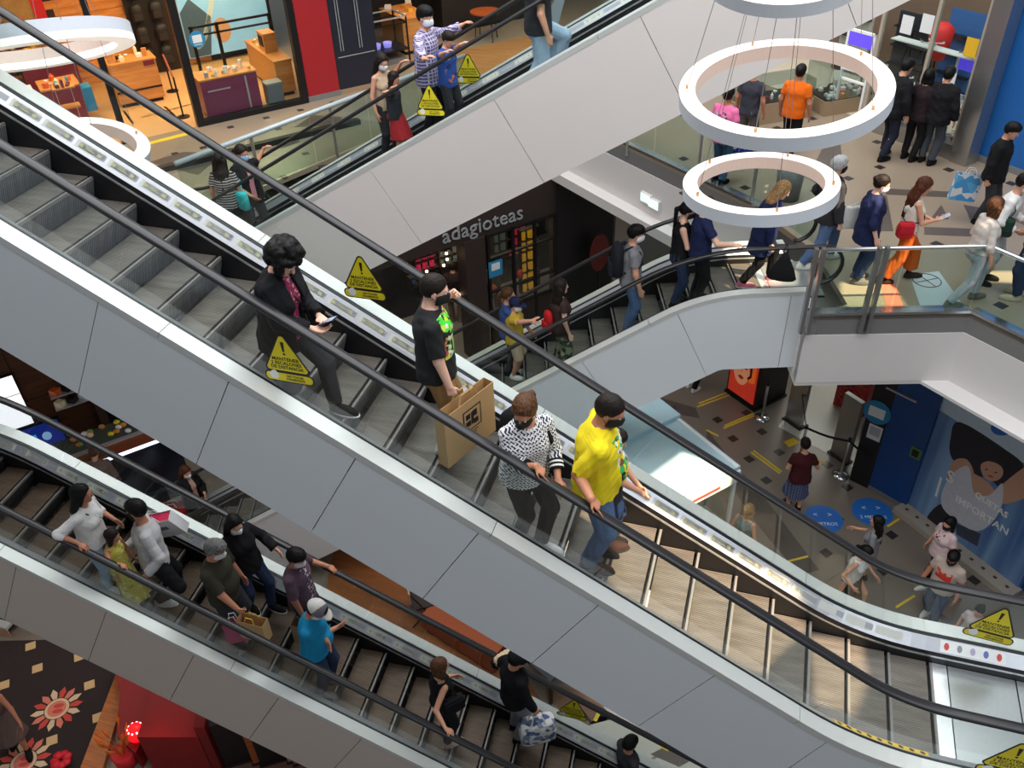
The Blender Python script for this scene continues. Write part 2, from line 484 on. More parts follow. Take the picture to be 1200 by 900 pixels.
            path += [(cx + RN * sin(pi * i / 10), cz + RN * cos(pi * i / 10), 0) for i in range(1, 11)]
            cs = [(cos(t) * 0.046, sin(t) * 0.027) for t in [2 * pi * i / 12 for i in range(12)]]
            rings = []
            for i, p in enumerate(path):
                a_, b_ = path[max(0, i - 1)], path[min(len(path) - 1, i + 1)]
                tx, tz = b_[0] - a_[0], b_[1] - a_[1]; l = sqrt(tx * tx + tz * tz); tx /= l; tz /= l
                rings.append([(p[0] - tz * w, yg + u, p[1] + tx * w) for u, w in cs])
            mb = MB(); mb.sweep(rings); mb.build('handrail', m_rubber, r, smooth=True)
        # soffit
        mb = MB(); s.band(mb, [(-YO + 0.03, soffit + 0.02), (YO - 0.03, soffit + 0.02), (YO - 0.03, soffit), (-YO + 0.03, soffit)], 0.12, Q - 0.12, sharp=(0, 1, 2, 3))
        mb.build('soffit', m_soffit, r)
        return s

    def sign(s, q, sd, tilt=0.0, off=0.43 * K, size=0.34 * K, flip=1, lab=None):
        "yellow warning triangle stuck to the glass; sd chooses the balustrade, readable from the -y side of the camera"
        yy = sd * YG
        x, z, a = s.base(q); cx, cz = s.P(q, off)
        # outward normal that faces the camera in world space
        nl = np.array([-sin(s.az), cos(s.az)]);
        wp = s.world(q, yy, off)
        face = -1 if (CAMP[:2] - wp[:2]) @ nl < 0 else 1
        yy += face * 0.007
        ax = np.array([1.0, 0, 0]) * (1 if face < 0 else -1)
        ax = np.array([ax[0] * cos(tilt), 0, sin(tilt)]); up = np.array([-ax[2] * np.sign(ax[0]) if False else 0, 0, 1.0])
        up = up - ax * (up @ ax); up /= np.linalg.norm(up); nn = np.array([0, face, 0.0])
        o = np.array([cx, yy, cz])
        def rp(pts, r, k=4):
            out = []; n = len(pts)
            for i in range(n):
                p = np.array(pts[i]); a_ = np.array(pts[i - 1]) - p; b_ = np.array(pts[(i + 1) % n]) - p
                a_ /= np.linalg.norm(a_); b_ /= np.linalg.norm(b_)
                h = math.acos(np.clip(a_ @ b_, -1, 1)) / 2; d = r / tan(h)
                c = p + (a_ + b_) / np.linalg.norm(a_ + b_) * r / sin(h)
                s0, s1 = p + a_ * d - c, p + b_ * d - c
                for j in range(k + 1):
                    v = s0 * (1 - j / k) + s1 * j / k; out.append(tuple(c + v / np.linalg.norm(v) * r))
            return out
        mb = MB()
        w = size
        def plate(poly, h, mi): mb.slab([o + ax * p[0] * w + up * p[1] * w + nn * h for p in poly], nn, 0.0015, mi)
        plate(rp([(-0.56, -0.36), (0.56, -0.36), (0.0, 0.68)], 0.09), 0.0015, 0)
        plate(rp([(-0.56, -0.62), (0.56, -0.62), (0.56, -0.36), (-0.56, -0.36)], 0.11), 0.0015, 0)
        plate(rp([(-0.50, -0.325), (0.50, -0.325), (0.0, 0.605)], 0.06), 0.0026, 1)
        plate(rp([(-0.53, -0.59), (0.53, -0.59), (0.53, -0.395), (-0.53, -0.395)], 0.085), 0.0026, 1)
        plate([(-0.04, 0.40), (0.04, 0.40), (0.02, 0.16), (-0.02, 0.16)], 0.0036, 0)
        plate([(0.028 * cos(t), 0.105 + 0.028 * sin(t)) for t in [pi * i / 5 for i in range(10)]], 0.0036, 0)
        hand = [(-0.46, -0.44), (-0.38, -0.36), (-0.31, -0.33), (-0.25, -0.40), (-0.24, -0.50), (-0.30, -0.57), (-0.40, -0.55)]
        plate(rp(hand, 0.02, 2), 0.0036, 2)
        sg = mb.build('warning_sign', [m_blk, m_yel, m_whi], s.root)
        if lab: sg['label'] = lab
        for t, yv, sz in (('MANTENER', -0.03, 0.118), ('2 ESCALONES', -0.135, 0.112), ('DE DISTANCIA', -0.24, 0.112)):
            text('lettering', t, sz * w, m_blk, sg, frame(o + up * yv * w + nn * 0.0034, ax, up), 0.0004, bold=0.002 * w)
        for t, yv in (('NO TOCAR', -0.455), ('PASAMANOS', -0.530)):
            text('lettering', t, 0.072 * w, m_blk, sg, frame(o + ax * 0.14 * w + up * yv * w + nn * 0.0034, ax, up), 0.0004, bold=0.002 * w)
        return sg

    def stickers(s, sd, qa, qb, n, grey=True):
        "pale safety stickers with arrows along the inner deck"
        y0 = sd * STEPW / 2; 
        for i in range(n):
            q = qa + (qb - qa) * i / max(1, n - 1)
            mb = MB()
            def patch(q0, q1, t0, t1, mi, h):
                c = []
                for qq, t in ((q0, t0), (q1, t0), (q1, t1), (q0, t1)):
                    y = y0 + sd * (0.002 + t * (YG - STEPW / 2 - 0.014)); off = (0.165 + 0.09 * t) * K + 0.001 + h
                    c.append(s.local(qq, y, off))
                nrm = np.cross(c[1] - c[0], c[3] - c[0]); nrm = nrm if nrm[2] > 0 else -nrm
                mb.slab(c, nrm, 0.001, mi)
            patch(q - 0.13, q + 0.13, 0.22, 0.78, 0, 0.0)
            for dq in (-0.085, 0.085):
                patch(q + dq - 0.018, q + dq + 0.018, 0.38, 0.62, 1, 0.001)
            patch(q - 0.04, q + 0.04, 0.42, 0.5, 1, 0.001); patch(q - 0.02, q + 0.05, 0.56, 0.62, 1, 0.001)
            if grey: patch(q + 0.16, q + 0.40, 0.30, 0.70, 2, 0.0)
            mb.build('deck_sticker', [m_stick, m_arrow, m_stick_g], s.root)

E1 = Esc((3.204 * K, -0.57 * K, L2), pi, 2.6 * K, 1.5 * K, 'long escalator crossing the whole picture, carrying the man in the yellow T-shirt')
E1.build(3.204 * K, goff=0.62 * K, poff=0.35, soffit=-1.04 * K)
_a2 = radians(183.852)
_n2 = np.array([-sin(radians(3.852)), cos(radians(3.852)), 0])
_p2 = np.array([-3.00612, 0.5669, -4.7218]) * K - _n2 * 0.57 * K
_d2 = np.array([cos(radians(3.852)), sin(radians(3.852)), 0])
_s2 = (-8.0 + 4.7218) * K / -TANA        # run from that point down to the lower corner
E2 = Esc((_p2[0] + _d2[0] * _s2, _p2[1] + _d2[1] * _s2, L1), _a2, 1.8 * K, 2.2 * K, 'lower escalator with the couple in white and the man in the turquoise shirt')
E2.build(_s2, goff=1.0, poff=0.3, panel_mat=M('warm_bounce_panel', (200, 188, 178), 0.38, 0, 0.02, 2, spec=0.45), tm=(striped('warm_bounce_tread', (112, 92, 74), (62, 51, 43), 62, 'Y', 0.5, 0.5, 0.3), striped('shaded_riser', (64, 62, 62), (34, 33, 34), 62, 'Y', 0.5, 0.5, 0.3)))  # shade and warm bounce light put into the panel, tread and riser colours
E3 = Esc((-7.78199641 * K, 5.66270346 * K, L2), radians(6.3546), 1.6 * K, 1.5 * K, 'upper escalator rising behind, carrying the man in the plaid shirt')
E3.build(0.1, panel_mat=m_panel_w, goff=1.1, panel_len=2.3 * K, poff=0.9)
_u4 = np.array([cos(radians(18)), sin(radians(18)), 0]); _n4 = np.array([-_u4[1], _u4[0], 0])
_top4 = np.array([1.93595, 6.33609, 0]) * K + _u4 * (-0.92 * K) + _n4 * 0.87 * K
_c4 = _top4 - _u4 * ((L2 - L1) / TANA)
E4 = Esc((_c4[0], _c4[1], L1), radians(18), 1.6 * K, 1.75 * K, 'escalator that reaches the bridge, carrying the man with the backpack')
E4.build(0.05, goff=0.7, panel_len=1.75 * K, poff=0.9)
ESCALATORS_DONE = True
# ------------------------------------------------------------------ floors, slabs, walls, roof
m_floor = M('polished_beige_stone', (150, 134, 116), 0.28, 0, 0.06, 1.5, spec=0.5)
m_floor1 = M('polished_greige_stone', (126, 115, 104), 0.3, 0, 0.06, 1.5, spec=0.5)
m_inset = M('dark_stone_inset', (48, 42, 40), 0.3, 0, 0.2, 20)
m_band = M('brown_stone_band', (92, 82, 76), 0.28, 0, 0.1, 4)
m_fascia_g = M('grey_fascia_band', (128, 126, 126), 0.45, 0.2, 0.03, 3)
m_fascia_w = M('white_fascia_paint', (216, 211, 209), 0.6, 0, 0.02, 3)
m_steel = M('brushed_steel', (172, 172, 172), 0.28, 0.85, 0.06, 20)
m_chrome = M('polished_steel', (205, 208, 210), 0.15, 0.9, 0.04, 20)
m_rail_glass = glass('railing_glass', (232, 244, 241), 0.16)
m_tape_y = M('yellow_floor_tape', (222, 190, 40), 0.6, 0, 0.1, 30)
m_tape_r = M('red_floor_tape', (200, 60, 40), 0.6)

def P3(x, y, z): return (float(x), float(y), float(z))
def px(poly, z): return [tuple(at(x, y, z)[:2]) for x, y in poly]
A50, B40 = radians(49), radians(-40)
uA = np.array([cos(A50), sin(A50), 0]); uB = np.array([cos(B40), sin(B40), 0])

brL, brC = at(948, 368.5, L2), at(1138, 365, L2)
fA_, fC_ = at(736, 171, L2), at(878, 237, L2)
farL = fA_ - uB * 3.2
e4r = _top4 + _u4 * 2.0                                   # landing end of the bridge escalator
e4r = np.array([e4r[0], e4r[1], L2]); e4n, e4f = e4r - _n4 * YO, e4r + _n4 * YO
railA, railB = at(205, 192, L2 + 1.0), at(400, 119, L2 + 1.0)
ud = unit(railB - railA)
left0 = railA - ud * 1.5
e3s = E3.C + np.array([0, 0, 0])
# right slab and left slab of the middle level
right_poly = [brL[:2], brC[:2], (brC + uB * 6)[:2], (20, 2), (20, 26), (-6, 26), farL[:2], fC_[:2], e4f[:2], e4n[:2]]
nb = unit(np.array([-(brC - brL)[1], (brC - brL)[0], 0]))
SLAB_T = 1.0
mb = MB(); mb.prism([tuple(p) for p in right_poly], L2 - 0.10, L2)
floor = struct(mb.build('floor', m_floor))
uL3 = np.array([cos(E3.az), sin(E3.az), 0]); nL3 = np.array([-uL3[1], uL3[0], 0])
s3 = E3.C - uL3 * 1.25
left_poly = [(-30, -2), (s3 - nL3 * 2.6)[:2], (s3 - nL3 * YO)[:2], (s3 + nL3 * (YO))[:2], railA[:2], (railB + ud * 4.5)[:2], (-6, 26), (-30, 26)]
mb = MB(); mb.prism([tuple(p) for p in left_poly], L2 - 0.10, L2 - 0.0005)
floor_l = struct(mb.build('floor', m_floor))
# lowest visible level
mb = MB(); mb.prism([(-30, -14), (22, -14), (22, 27), (-30, 27)], L1 - 0.2, L1)
floor_1 = struct(mb.build('floor', m_floor1))
# landing of the long escalator, mostly outside the frame
mb = MB(); mb.prism([(5.55, -4), (12, -4), (12, 0.2), (5.55, 0.2)], L2 - 0.45, L2 - 0.02)
struct(mb.build('floor', m_floor))

def fascia(a, b, z0, z1, t, mat, name='trim', out=None, parent=None):
    "upright band from a to b, t thick away from out"
    d = unit(np.array([b[0] - a[0], b[1] - a[1], 0])); n = np.array([-d[1], d[0], 0])
    if out is not None and n @ np.asarray(out) < 0: n = -n
    a = np.array([a[0], a[1], 0]); b = np.array([b[0], b[1], 0])
    mb = MB(); mb.prism([a[:2], b[:2], (b - n * t)[:2], (a - n * t)[:2]], z0, z1)
    return mb.build(name, mat, parent)
def zat(pxl, a, b):
    d = unit(np.array([b[0] - a[0], b[1] - a[1], 0])); return onplane(pxl[0], pxl[1], a, (-d[1], d[0], 0))[2]
zb1 = zat((1040, 391), brL, brC); zb2 = zat((1040, 446.5), brL, brC)
out1 = -nb
struct(fascia(brL, brC, zb1, L2 - 0.02, 0.15, m_fascia_g, 'trim_1', out1))
struct(fascia(brL + out1 * 0.01, brC + out1 * 0.01, zb2, zb1, 0.15, m_fascia_w, 'trim_2', out1))
struct(fascia(brL + out1 * 0.02, brC + out1 * 0.02, L2 - 0.02, L2 + 0.02, 0.16, m_chrome, 'trim_3', out1))
brE = brC + uB * 6; nB = np.array([uB[1], -uB[0], 0])      # towards the void
struct(fascia(brC, brE, zb1, L2 - 0.02, 0.15, m_fascia_g, 'trim_4', nB))
struct(fascia(brC + nB * 0.01, brE + nB * 0.01, zb2, zb1, 0.15, m_fascia_w, 'trim_5', nB))
struct(fascia(brC + nB * 0.02, brE + nB * 0.02, L2 - 0.02, L2 + 0.02, 0.16, m_chrome, 'trim_6', nB))
struct(fascia(brC + nB * 0.34 - uB * 0.5, brE + nB * 0.34, zb2 - 0.05, zb2, 0.42, m_fascia_w, 'trim_7', nB))
# end face of the bridge beside the escalator
bk = brL + nb * 1.6
struct(fascia(brL, bk, zb2, L2 - 0.02, 0.15, m_fascia_w, 'trim_8', -uA))
mb = MB(); mb.prism([tuple(p) for p in px([(948, 368.5), (1138, 365)], L2)] + [tuple(brE[:2]), (20, 10), tuple((brC + nb * 4)[:2]), tuple((brL + nb * 3)[:2])], zb2 - 0.06, zb2)
struct(mb.build('ceiling', m_fascia_w))
# far edge of the right slab, under the glass railing
dF = unit(fC_ - fA_); nF = np.array([dF[1], -dF[0], 0]); nF = nF if nF @ (CAMP - fA_) > 0 else -nF
fE = fC_ + dF * 0.2
zf1 = zat((806, 227), fA_, fC_); zf2 = zat((730, 236), fA_, fC_); zf3 = zat((710, 237), fA_ + nF * 0.25, fC_ + nF * 0.25)
struct(fascia(farL, fE, zf1, L2 - 0.02, 0.15, m_fascia_g, 'trim_9', nF))
struct(fascia(farL + nF * 0.02, fE + nF * 0.02, L2 - 0.02, L2 + 0.02, 0.17, m_chrome, 'trim_10', nF))
struct(fascia(farL + nF * 0.012, fE + nF * 0.012, zf2, zf1, 0.16, m_fascia_w, 'trim_11', nF))
struct(fascia(farL + nF * 0.30, fE + nF * 0.30, zf2 - 0.22, zf2, 0.45, m_fascia_w, 'trim_12', nF))
# two square lamps set in that face
lm = M('fascia_lamp', (215, 238, 235), 0.4, emit=0.9)
for i, c in enumerate(((757.5, 232), (767, 239))):
    w = onplane(c[0], c[1], fA_ + nF * 0.02, nF)
    t = thing('fascia_lamp', ('upper', 'lower')[i] + ' of two small pale rectangular lamps on the white slab face', 'lamp', w)
    mb = MB(); mb.box((0, 0, 0), (0.30, 0.06, 0.20), atan2(dF[1], dF[0])); mb.build('housing', m_fascia_w, t)
    mb = MB(); mb.box((nF[0] * 0.034, nF[1] * 0.034, 0.0), (0.27, 0.012, 0.17), atan2(dF[1], dF[0])); mb.build('diffuser', lm, t)
# unseen roof added to shape the sun; openings cut to throw its patches
def up_to_roof(p): 
    p = np.asarray(p, float); return p + SUNV * ((ROOFZ - p[2]) / SUNV[2])
def slope1(x, y): return onplane(x, y, (0, 0, 0), (0.5, 0, COSA))           # tread plane of the long escalator
holes = []
holes.append([up_to_roof(slope1(x, y)) for x, y in ((688, 588), (752, 600), (842, 655), (905, 688), (950, 735), (900, 790), (806, 742), (740, 706))])
holes.append([up_to_roof(slope1(x, y)) for x, y in ((958, 742), (1003, 758), (1008, 800), (996, 842), (962, 822))])
holes.append([up_to_roof(at(x, y, L1 + 2.35)) for x, y in ((738, 572), (765, 556), (800, 530), (850, 548), (905, 575), (860, 610), (800, 610))])
holes.append([up_to_roof(at(x, y, L2)) for x, y in ((985, 332), (1012, 322), (1046, 334), (1062, 358), (985, 360))])
holes.append([up_to_roof(at(x, y, L2)) for x, y in ((1148, 318), (1196, 318), (1196, 332), (1160, 330))])
holes.append([up_to_roof(at(x, y, L2 + 0.3)) for x, y in ((842, 296), (880, 272), (955, 288), (955, 318), (880, 322))])
mbv = bmesh.new()
def loop(pts):
    vs = [mbv.verts.new((p[0], p[1], ROOFZ)) for p in pts]; return [mbv.edges.new((vs[i], vs[(i + 1) % len(vs)])) for i in range(len(vs))]
ed = loop([(-32, -30, 0), (32, -30, 0), (32, 34, 0), (-32, 34, 0)])
for h in holes: ed += loop(h)
bmesh.ops.triangle_fill(mbv, use_beauty=True, edges=ed)
me = bpy.data.meshes.new('ceiling'); mbv.to_mesh(me); mbv.free(); me.materials.append(m_fascia_w)
struct(link('ceiling', me))  # unseen, there to block and shape the sunlight

# ------------------------------------------------------------------ glass railings
def railing(name, label, pts, h=1.0, posts=(), lean=0.0, glass_z=0.03, seg=1.4, tube=0.03, postw=0.05, hm=None):
    t = thing(name, label, 'railing', pts[0])
    o = np.asarray(pts[0], float)
    Q = [np.asarray(p, float) - o for p in pts]
    mb = MB(); mb.tube([q + [0, 0, h] for q in Q], tube, 10); mb.build('handrail', hm or m_chrome, t, True)
    for a, b in zip(Q[:-1], Q[1:]):
        L = np.linalg.norm(b - a); n = max(1, round(L / seg)); d = (b - a) / L
        for i in range(n):
            p, q = a + d * (L * i / n + 0.012), a + d * (L * (i + 1) / n - 0.012); w = np.array([-d[1], d[0], 0]) * 0.006
            mb = MB(); mb.prism([(p + w)[:2], (q + w)[:2], (q - w)[:2], (p - w)[:2]], p[2] + glass_z, p[2] + h - 0.02); mb.build('glass_panel', m_rail_glass, t)
    for p in posts:
        p = np.asarray(p, float) - o
        mb = MB(); mb.box((p[0], p[1], h / 2 - 0.12), (postw, postw, h + 0.22), A50 * 0 + radians(18)); mb.build('post', m_steel, t)
    return t
ins = nb * 0.05
rl = railing('bridge_railing', 'glass railing with steel top rail along the front of the bridge', [brL + ins - unit(brC - brL) * -0.05, brC + ins * 1.4, brC + uB * 4 + ins])
for c in ((943, 384), (1010, 394)):
    w = onplane(c[0], c[1], brL + out1 * 0.05, out1); q = w - np.asarray(rl.location)
    mb = MB()
    for k in (-0.05, 0.05):
        dd = unit(brC - brL); mb.box((q[0] + dd[0] * k, q[1] + dd[1] * k, 0.40), (0.05, 0.09, 1.36), atan2(dd[1], dd[0]))
    mb.build('post', m_steel, rl)
pf = [onplane(c[0], c[1], fA_, nF) for c in ((733, 190), (817, 205))]
railing('far_railing', 'glass railing on the far slab edge above the two small lamps', [farL - nF * 0.06, fC_ - nF * 0.06, e4f + _u4 * 0.1], posts=[np.array([p[0], p[1], L2]) - nF * 0.02 for p in pf] + [fC_ - nF * 0.06])
railing('left_railing', 'glass railing behind the upper escalator, in front of the red and dark shops', [np.array([railA[0], railA[1], L2]), np.array([railB[0], railB[1], L2]) + ud * 3.5], posts=[np.array([*(railA + ud * 1.55)[:2], L2]), np.array([*(railA + ud * 3.4)[:2], L2])], tube=0.045, hm=M('pale_rail', (176, 190, 194), 0.4, 0.2))

# ------------------------------------------------------------------ floor patterns: insets, bands and tapes let into the floors
def inset(parent, poly, z, mat, name='floor_inset', h=0.003):
    mb = MB(); mb.prism(px(poly, z), z - 0.02, z + h); return mb.build(name, mat, parent)
def diamond(parent, x, y, z, s=0.17, rot=None, name='floor_inset', mat=None, h=0.003):
    c = at(x, y, z); r = radians(rot if rot is not None else 49)
    mb = MB(); mb.box((0, 0, h / 2 - 0.01), (s, s, h + 0.02)); return mb.build(name, mat or m_inset, parent, False, (c[0], c[1], z), r)
for x, y in ((912, 126), (911, 150), (952, 139), (1028, 166.5), (1031, 196), (1112, 199), (994, 209), (956, 224), (873, 220), (1098, 286), (1173, 358), (801, 186), (803, 226), (1185, 215)):
    diamond(floor, x, y, L2, 0.155)
for x, y in ((270, 149), (312, 138), (352, 129), (390, 120), (326, 151), (283, 163), (238, 173), (332, 207), (358, 180), (378, 195), (205, 180)):
    diamond(floor_l, x, y, L2, 0.135)
for x, y in ((841, 492), (875, 484), (893, 506), (859, 514), (913, 530), (878, 538), (792, 478), (970, 545), (993, 571), (898, 563), (921, 588), (982, 608), (968, 648), (1035, 669), (1045, 627), (1142, 680), (1090, 690)):
    diamond(floor_1, x, y, L1, 0.175)
for poly in (((1036, 221), (1124, 225), (1125, 232), (1038, 228)), ((1026, 229), (1039, 229), (1047, 271), (1030, 271)), ((1083, 266), (1139, 268), (1142, 277.5), (1083, 275)), ((1129, 240), (1152, 244), (1160, 280), (1143, 270)), ((1103, 240), (1112, 257), (1090, 257)), ((966, 170), (985, 168), (988, 200), (950, 200))):
    inset(floor, poly, L2, m_band, 'floor_band')
for poly in (((345, 149), (366, 135), (400, 137), (400, 147)), ((175, 190), (215, 178), (262, 180), (232, 205)), ((225, 235), (268, 205), (282, 222), (250, 250)), ((318, 165), (340, 158), (352, 166), (330, 174)), ((0, 0), (1, 0), (1, 1))):
    if poly[0] != (0, 0): inset(floor_l, poly, L2, m_band, 'floor_band')
for poly in (((850, 560), (872, 556), (896, 583), (960, 668), (940, 673), (923, 657), (890, 618)), ((828, 503), (843, 522), (862, 548), (846, 545), (828, 520)), ((700, 470), (820, 490), (815, 478), (760, 462))):
    inset(floor_1, poly, L1, m_band, 'floor_band')
def tape(parent, a, b, z, w, mat, name='floor_tape'):
    p, q = at(*a, z), at(*b, z); d = unit(q - p); n = np.array([-d[1], d[0], 0]) * w / 2
    mb = MB(); mb.prism([(p + n)[:2], (q + n)[:2], (q - n)[:2], (p - n)[:2]], z - 0.01, z + 0.004); return mb.build(name, mat, parent)
for a, b in (((817, 477), (860, 461)), ((819, 473), (857, 458)), ((848, 502), (884, 487)), ((849, 499), (883, 484.5)), ((880, 530), (914, 555)), ((883, 528), (916, 553)), ((828, 504), (842, 511)), ((1040, 617), (1054, 608)), ((1050, 712), (1072, 698)), ((923, 658), (947, 652)), ((955, 536), (968, 545))):
    tape(floor_1, a, b, L1, 0.045, m_tape_y)
for a, b in (((1028, 139), (1062, 148)), ((1045, 160), (1052, 163)), ((1030, 136), (1036, 139))):
    tape(floor, a, b, L2, 0.10, m_tape_y)
tape(floor_l, (168, 170), (226, 155), L2, 0.16, m_tape_y)
tape(floor_l, (165, 138), (240, 118), L2, 0.05, m_tape_r); tape(floor_l, (193, 125), (207, 138), L2, 0.05, m_tape_r); tape(floor_l, (145, 130), (156, 145), L2, 0.05, m_tape_r)
# red and white mats on the bridge
inset(floor, ((1028, 318), (1043, 318), (1060, 362), (1040, 364)), L2, M('red_white_floor_sticker', (226, 120, 96), 0.5), 'floor_sticker')
st = inset(floor, ((1066, 322), (1100, 318), (1128, 357), (1078, 358)), L2, M('pale_floor_sticker', (186, 196, 200), 0.4), 'floor_sticker')
c = at(1086, 329, L2)
mb = MB(); mb.tube([(c[0] + 0.2 * cos(t), c[1] + 0.2 * sin(t), L2 + 0.006) for t in [2 * pi * i / 24 for i in range(25)]], 0.008, 4)
for t in (0.6, 2.2): mb.tube([(c[0] - 0.19 * cos(t), c[1] - 0.19 * sin(t), L2 + 0.006), (c[0] + 0.19 * cos(t), c[1] + 0.19 * sin(t), L2 + 0.006)], 0.007, 4)
mb.build('floor_sticker', M('sticker_ring', (120, 60, 70), 0.5), floor)
# ------------------------------------------------------------------ people: distance-field bodies meshed with surface nets
def surface_nets(V, lo, h):
    nx, ny, nz = V.shape
    S = V < 0
    c = np.zeros((nx - 1, ny - 1, nz - 1), np.uint8)
    for dx in (0, 1):
        for dy in (0, 1):
            for dz in (0, 1):
                c += S[dx:nx - 1 + dx, dy:ny - 1 + dy, dz:nz - 1 + dz]
    I, J, L = np.nonzero((c > 0) & (c < 8))
    n = len(I)
    if n == 0: return np.zeros((0, 3)), np.zeros((0, 4), int)
    idx = -np.ones(c.shape, np.int32); idx[I, J, L] = np.arange(n)
    acc = np.zeros((n, 3)); cnt = np.zeros(n)
    cor = [(dx, dy, dz) for dx in (0, 1) for dy in (0, 1) for dz in (0, 1)]
    val = {q: V[I + q[0], J + q[1], L + q[2]] for q in cor}
    for q in cor:
        for ax in range(3):
            if q[ax] == 0:
                r = list(q); r[ax] = 1; r = tuple(r)
                a, b = val[q], val[r]
                m = (a < 0) != (b < 0)
                t = np.where(m, a / np.where(m, a - b, 1), 0)
                for k in range(3):
                    acc[:, k] += np.where(m, q[k] + (t if k == ax else 0), 0)
                cnt += m
    P = acc / cnt[:, None] + np.stack([I, J, L], 1)
    P = np.asarray(lo) + P * h
    F = []
    for ax in range(3):
        a1, a2 = (ax + 1) % 3, (ax + 2) % 3
        sl0 = [slice(None)] * 3; sl1 = [slice(None)] * 3
        sl0[ax] = slice(0, -1); sl1[ax] = slice(1, None)
        for k in (a1, a2):
            sl0[k] = slice(1, -1); sl1[k] = slice(1, -1)
        A, B = S[tuple(sl0)], S[tuple(sl1)]
        e = np.nonzero(A != B)
        if len(e[0]) == 0: continue
        g = np.stack(e, 1); g[:, a1] += 1; g[:, a2] += 1
        def cell(d1, d2):
            q = g.copy(); q[:, a1] -= d1; q[:, a2] -= d2
            return idx[q[:, 0], q[:, 1], q[:, 2]]
        quad = np.stack([cell(1, 1), cell(0, 1), cell(0, 0), cell(1, 0)], 1)
        flip = ~A[e]
        quad[flip] = quad[flip][:, ::-1]
        F.append(quad)
    F = np.concatenate(F)
    return P, F[(F >= 0).all(1)]

class Field:
    def __init__(s, lo, hi, h):
        s.h = h; s.lo = np.asarray(lo, float) - 3 * h
        s.n = np.ceil((np.asarray(hi) + 3 * h - s.lo) / h).astype(int) + 1
        s.V = np.full(s.n, 1.0, np.float32)
        s.ax = [(s.lo[k] + h * np.arange(s.n[k])).astype(np.float32) for k in range(3)]
    def blk(s, lo, hi):
        a = np.maximum(0, np.floor((np.asarray(lo) - s.lo) / s.h).astype(int)); b = np.minimum(s.n, np.ceil((np.asarray(hi) - s.lo) / s.h).astype(int) + 1)
        if (b <= a).any(): return None
        return tuple(slice(a[k], b[k]) for k in range(3))
    def grid(s, B):
        return s.ax[0][B[0]][:, None, None], s.ax[1][B[1]][None, :, None], s.ax[2][B[2]][None, None, :]
    def add(s, pr, infl=0.0, k=0.02, cuts=()):
        lo, hi = pr.bbox(); pad = infl + k + 2.5 * s.h
        B = s.blk(lo - pad, hi + pad)
        if B is None: return
        X, Y, Z = s.grid(B)
        d = pr.dist(X, Y, Z) - infl
        for c in cuts: d = np.maximum(d, c(X, Y, Z))
        v = s.V[B]
        if k > 0:
            hh = np.clip(0.5 + 0.5 * (v - d) / k, 0, 1)
            s.V[B] = v * (1 - hh) + d * hh - k * hh * (1 - hh)
        else: s.V[B] = np.minimum(v, d)
    def sub(s, pr, infl=0.0):
        lo, hi = pr.bbox(); B = s.blk(lo - infl - 3 * s.h, hi + infl + 3 * s.h)
        if B is None: return
        X, Y, Z = s.grid(B); s.V[B] = np.maximum(s.V[B], -(pr.dist(X, Y, Z) - infl))
    def cut(s, c):
        X, Y, Z = s.ax[0][:, None, None], s.ax[1][None, :, None], s.ax[2][None, None, :]
        s.V = np.maximum(s.V, c(X, Y, Z))
    def ripple(s, amp, freq, seed=0, zs=1.0):
        zs = np.array([1, 1, zs])
        r = np.random.default_rng(seed); X, Y, Z = s.ax[0][:, None, None], s.ax[1][None, :, None], s.ax[2][None, None, :]
        for f in (freq, freq * 1.9):
            a = r.normal(size=3) * f * zs; b = r.normal(size=3) * f * zs; p = r.uniform(0, 6, 2)
            s.V += (amp * np.sin(a[0] * X + a[1] * Y + a[2] * Z + p[0]) * np.sin(b[0] * X + b[1] * Y + b[2] * Z + p[1])).astype(np.float32); amp *= 0.6
    def mesh(s, name, mats):
        P, F = surface_nets(s.V, s.lo, s.h)
        me = bpy.data.meshes.new(name)
        me.vertices.add(len(P)); me.vertices.foreach_set('co', P.astype(np.float32).ravel())
        me.loops.add(len(F) * 4); me.loops.foreach_set('vertex_index', F.astype(np.int32).ravel())
        me.polygons.add(len(F)); me.polygons.foreach_set('loop_start', np.arange(len(F), dtype=np.int32) * 4)
        me.polygons.foreach_set('use_smooth', np.ones(len(F), bool))
        me.update(calc_edges=True); me.validate()
        for m in (mats if isinstance(mats, (list, tuple)) else [mats]): me.materials.append(m)
        return me

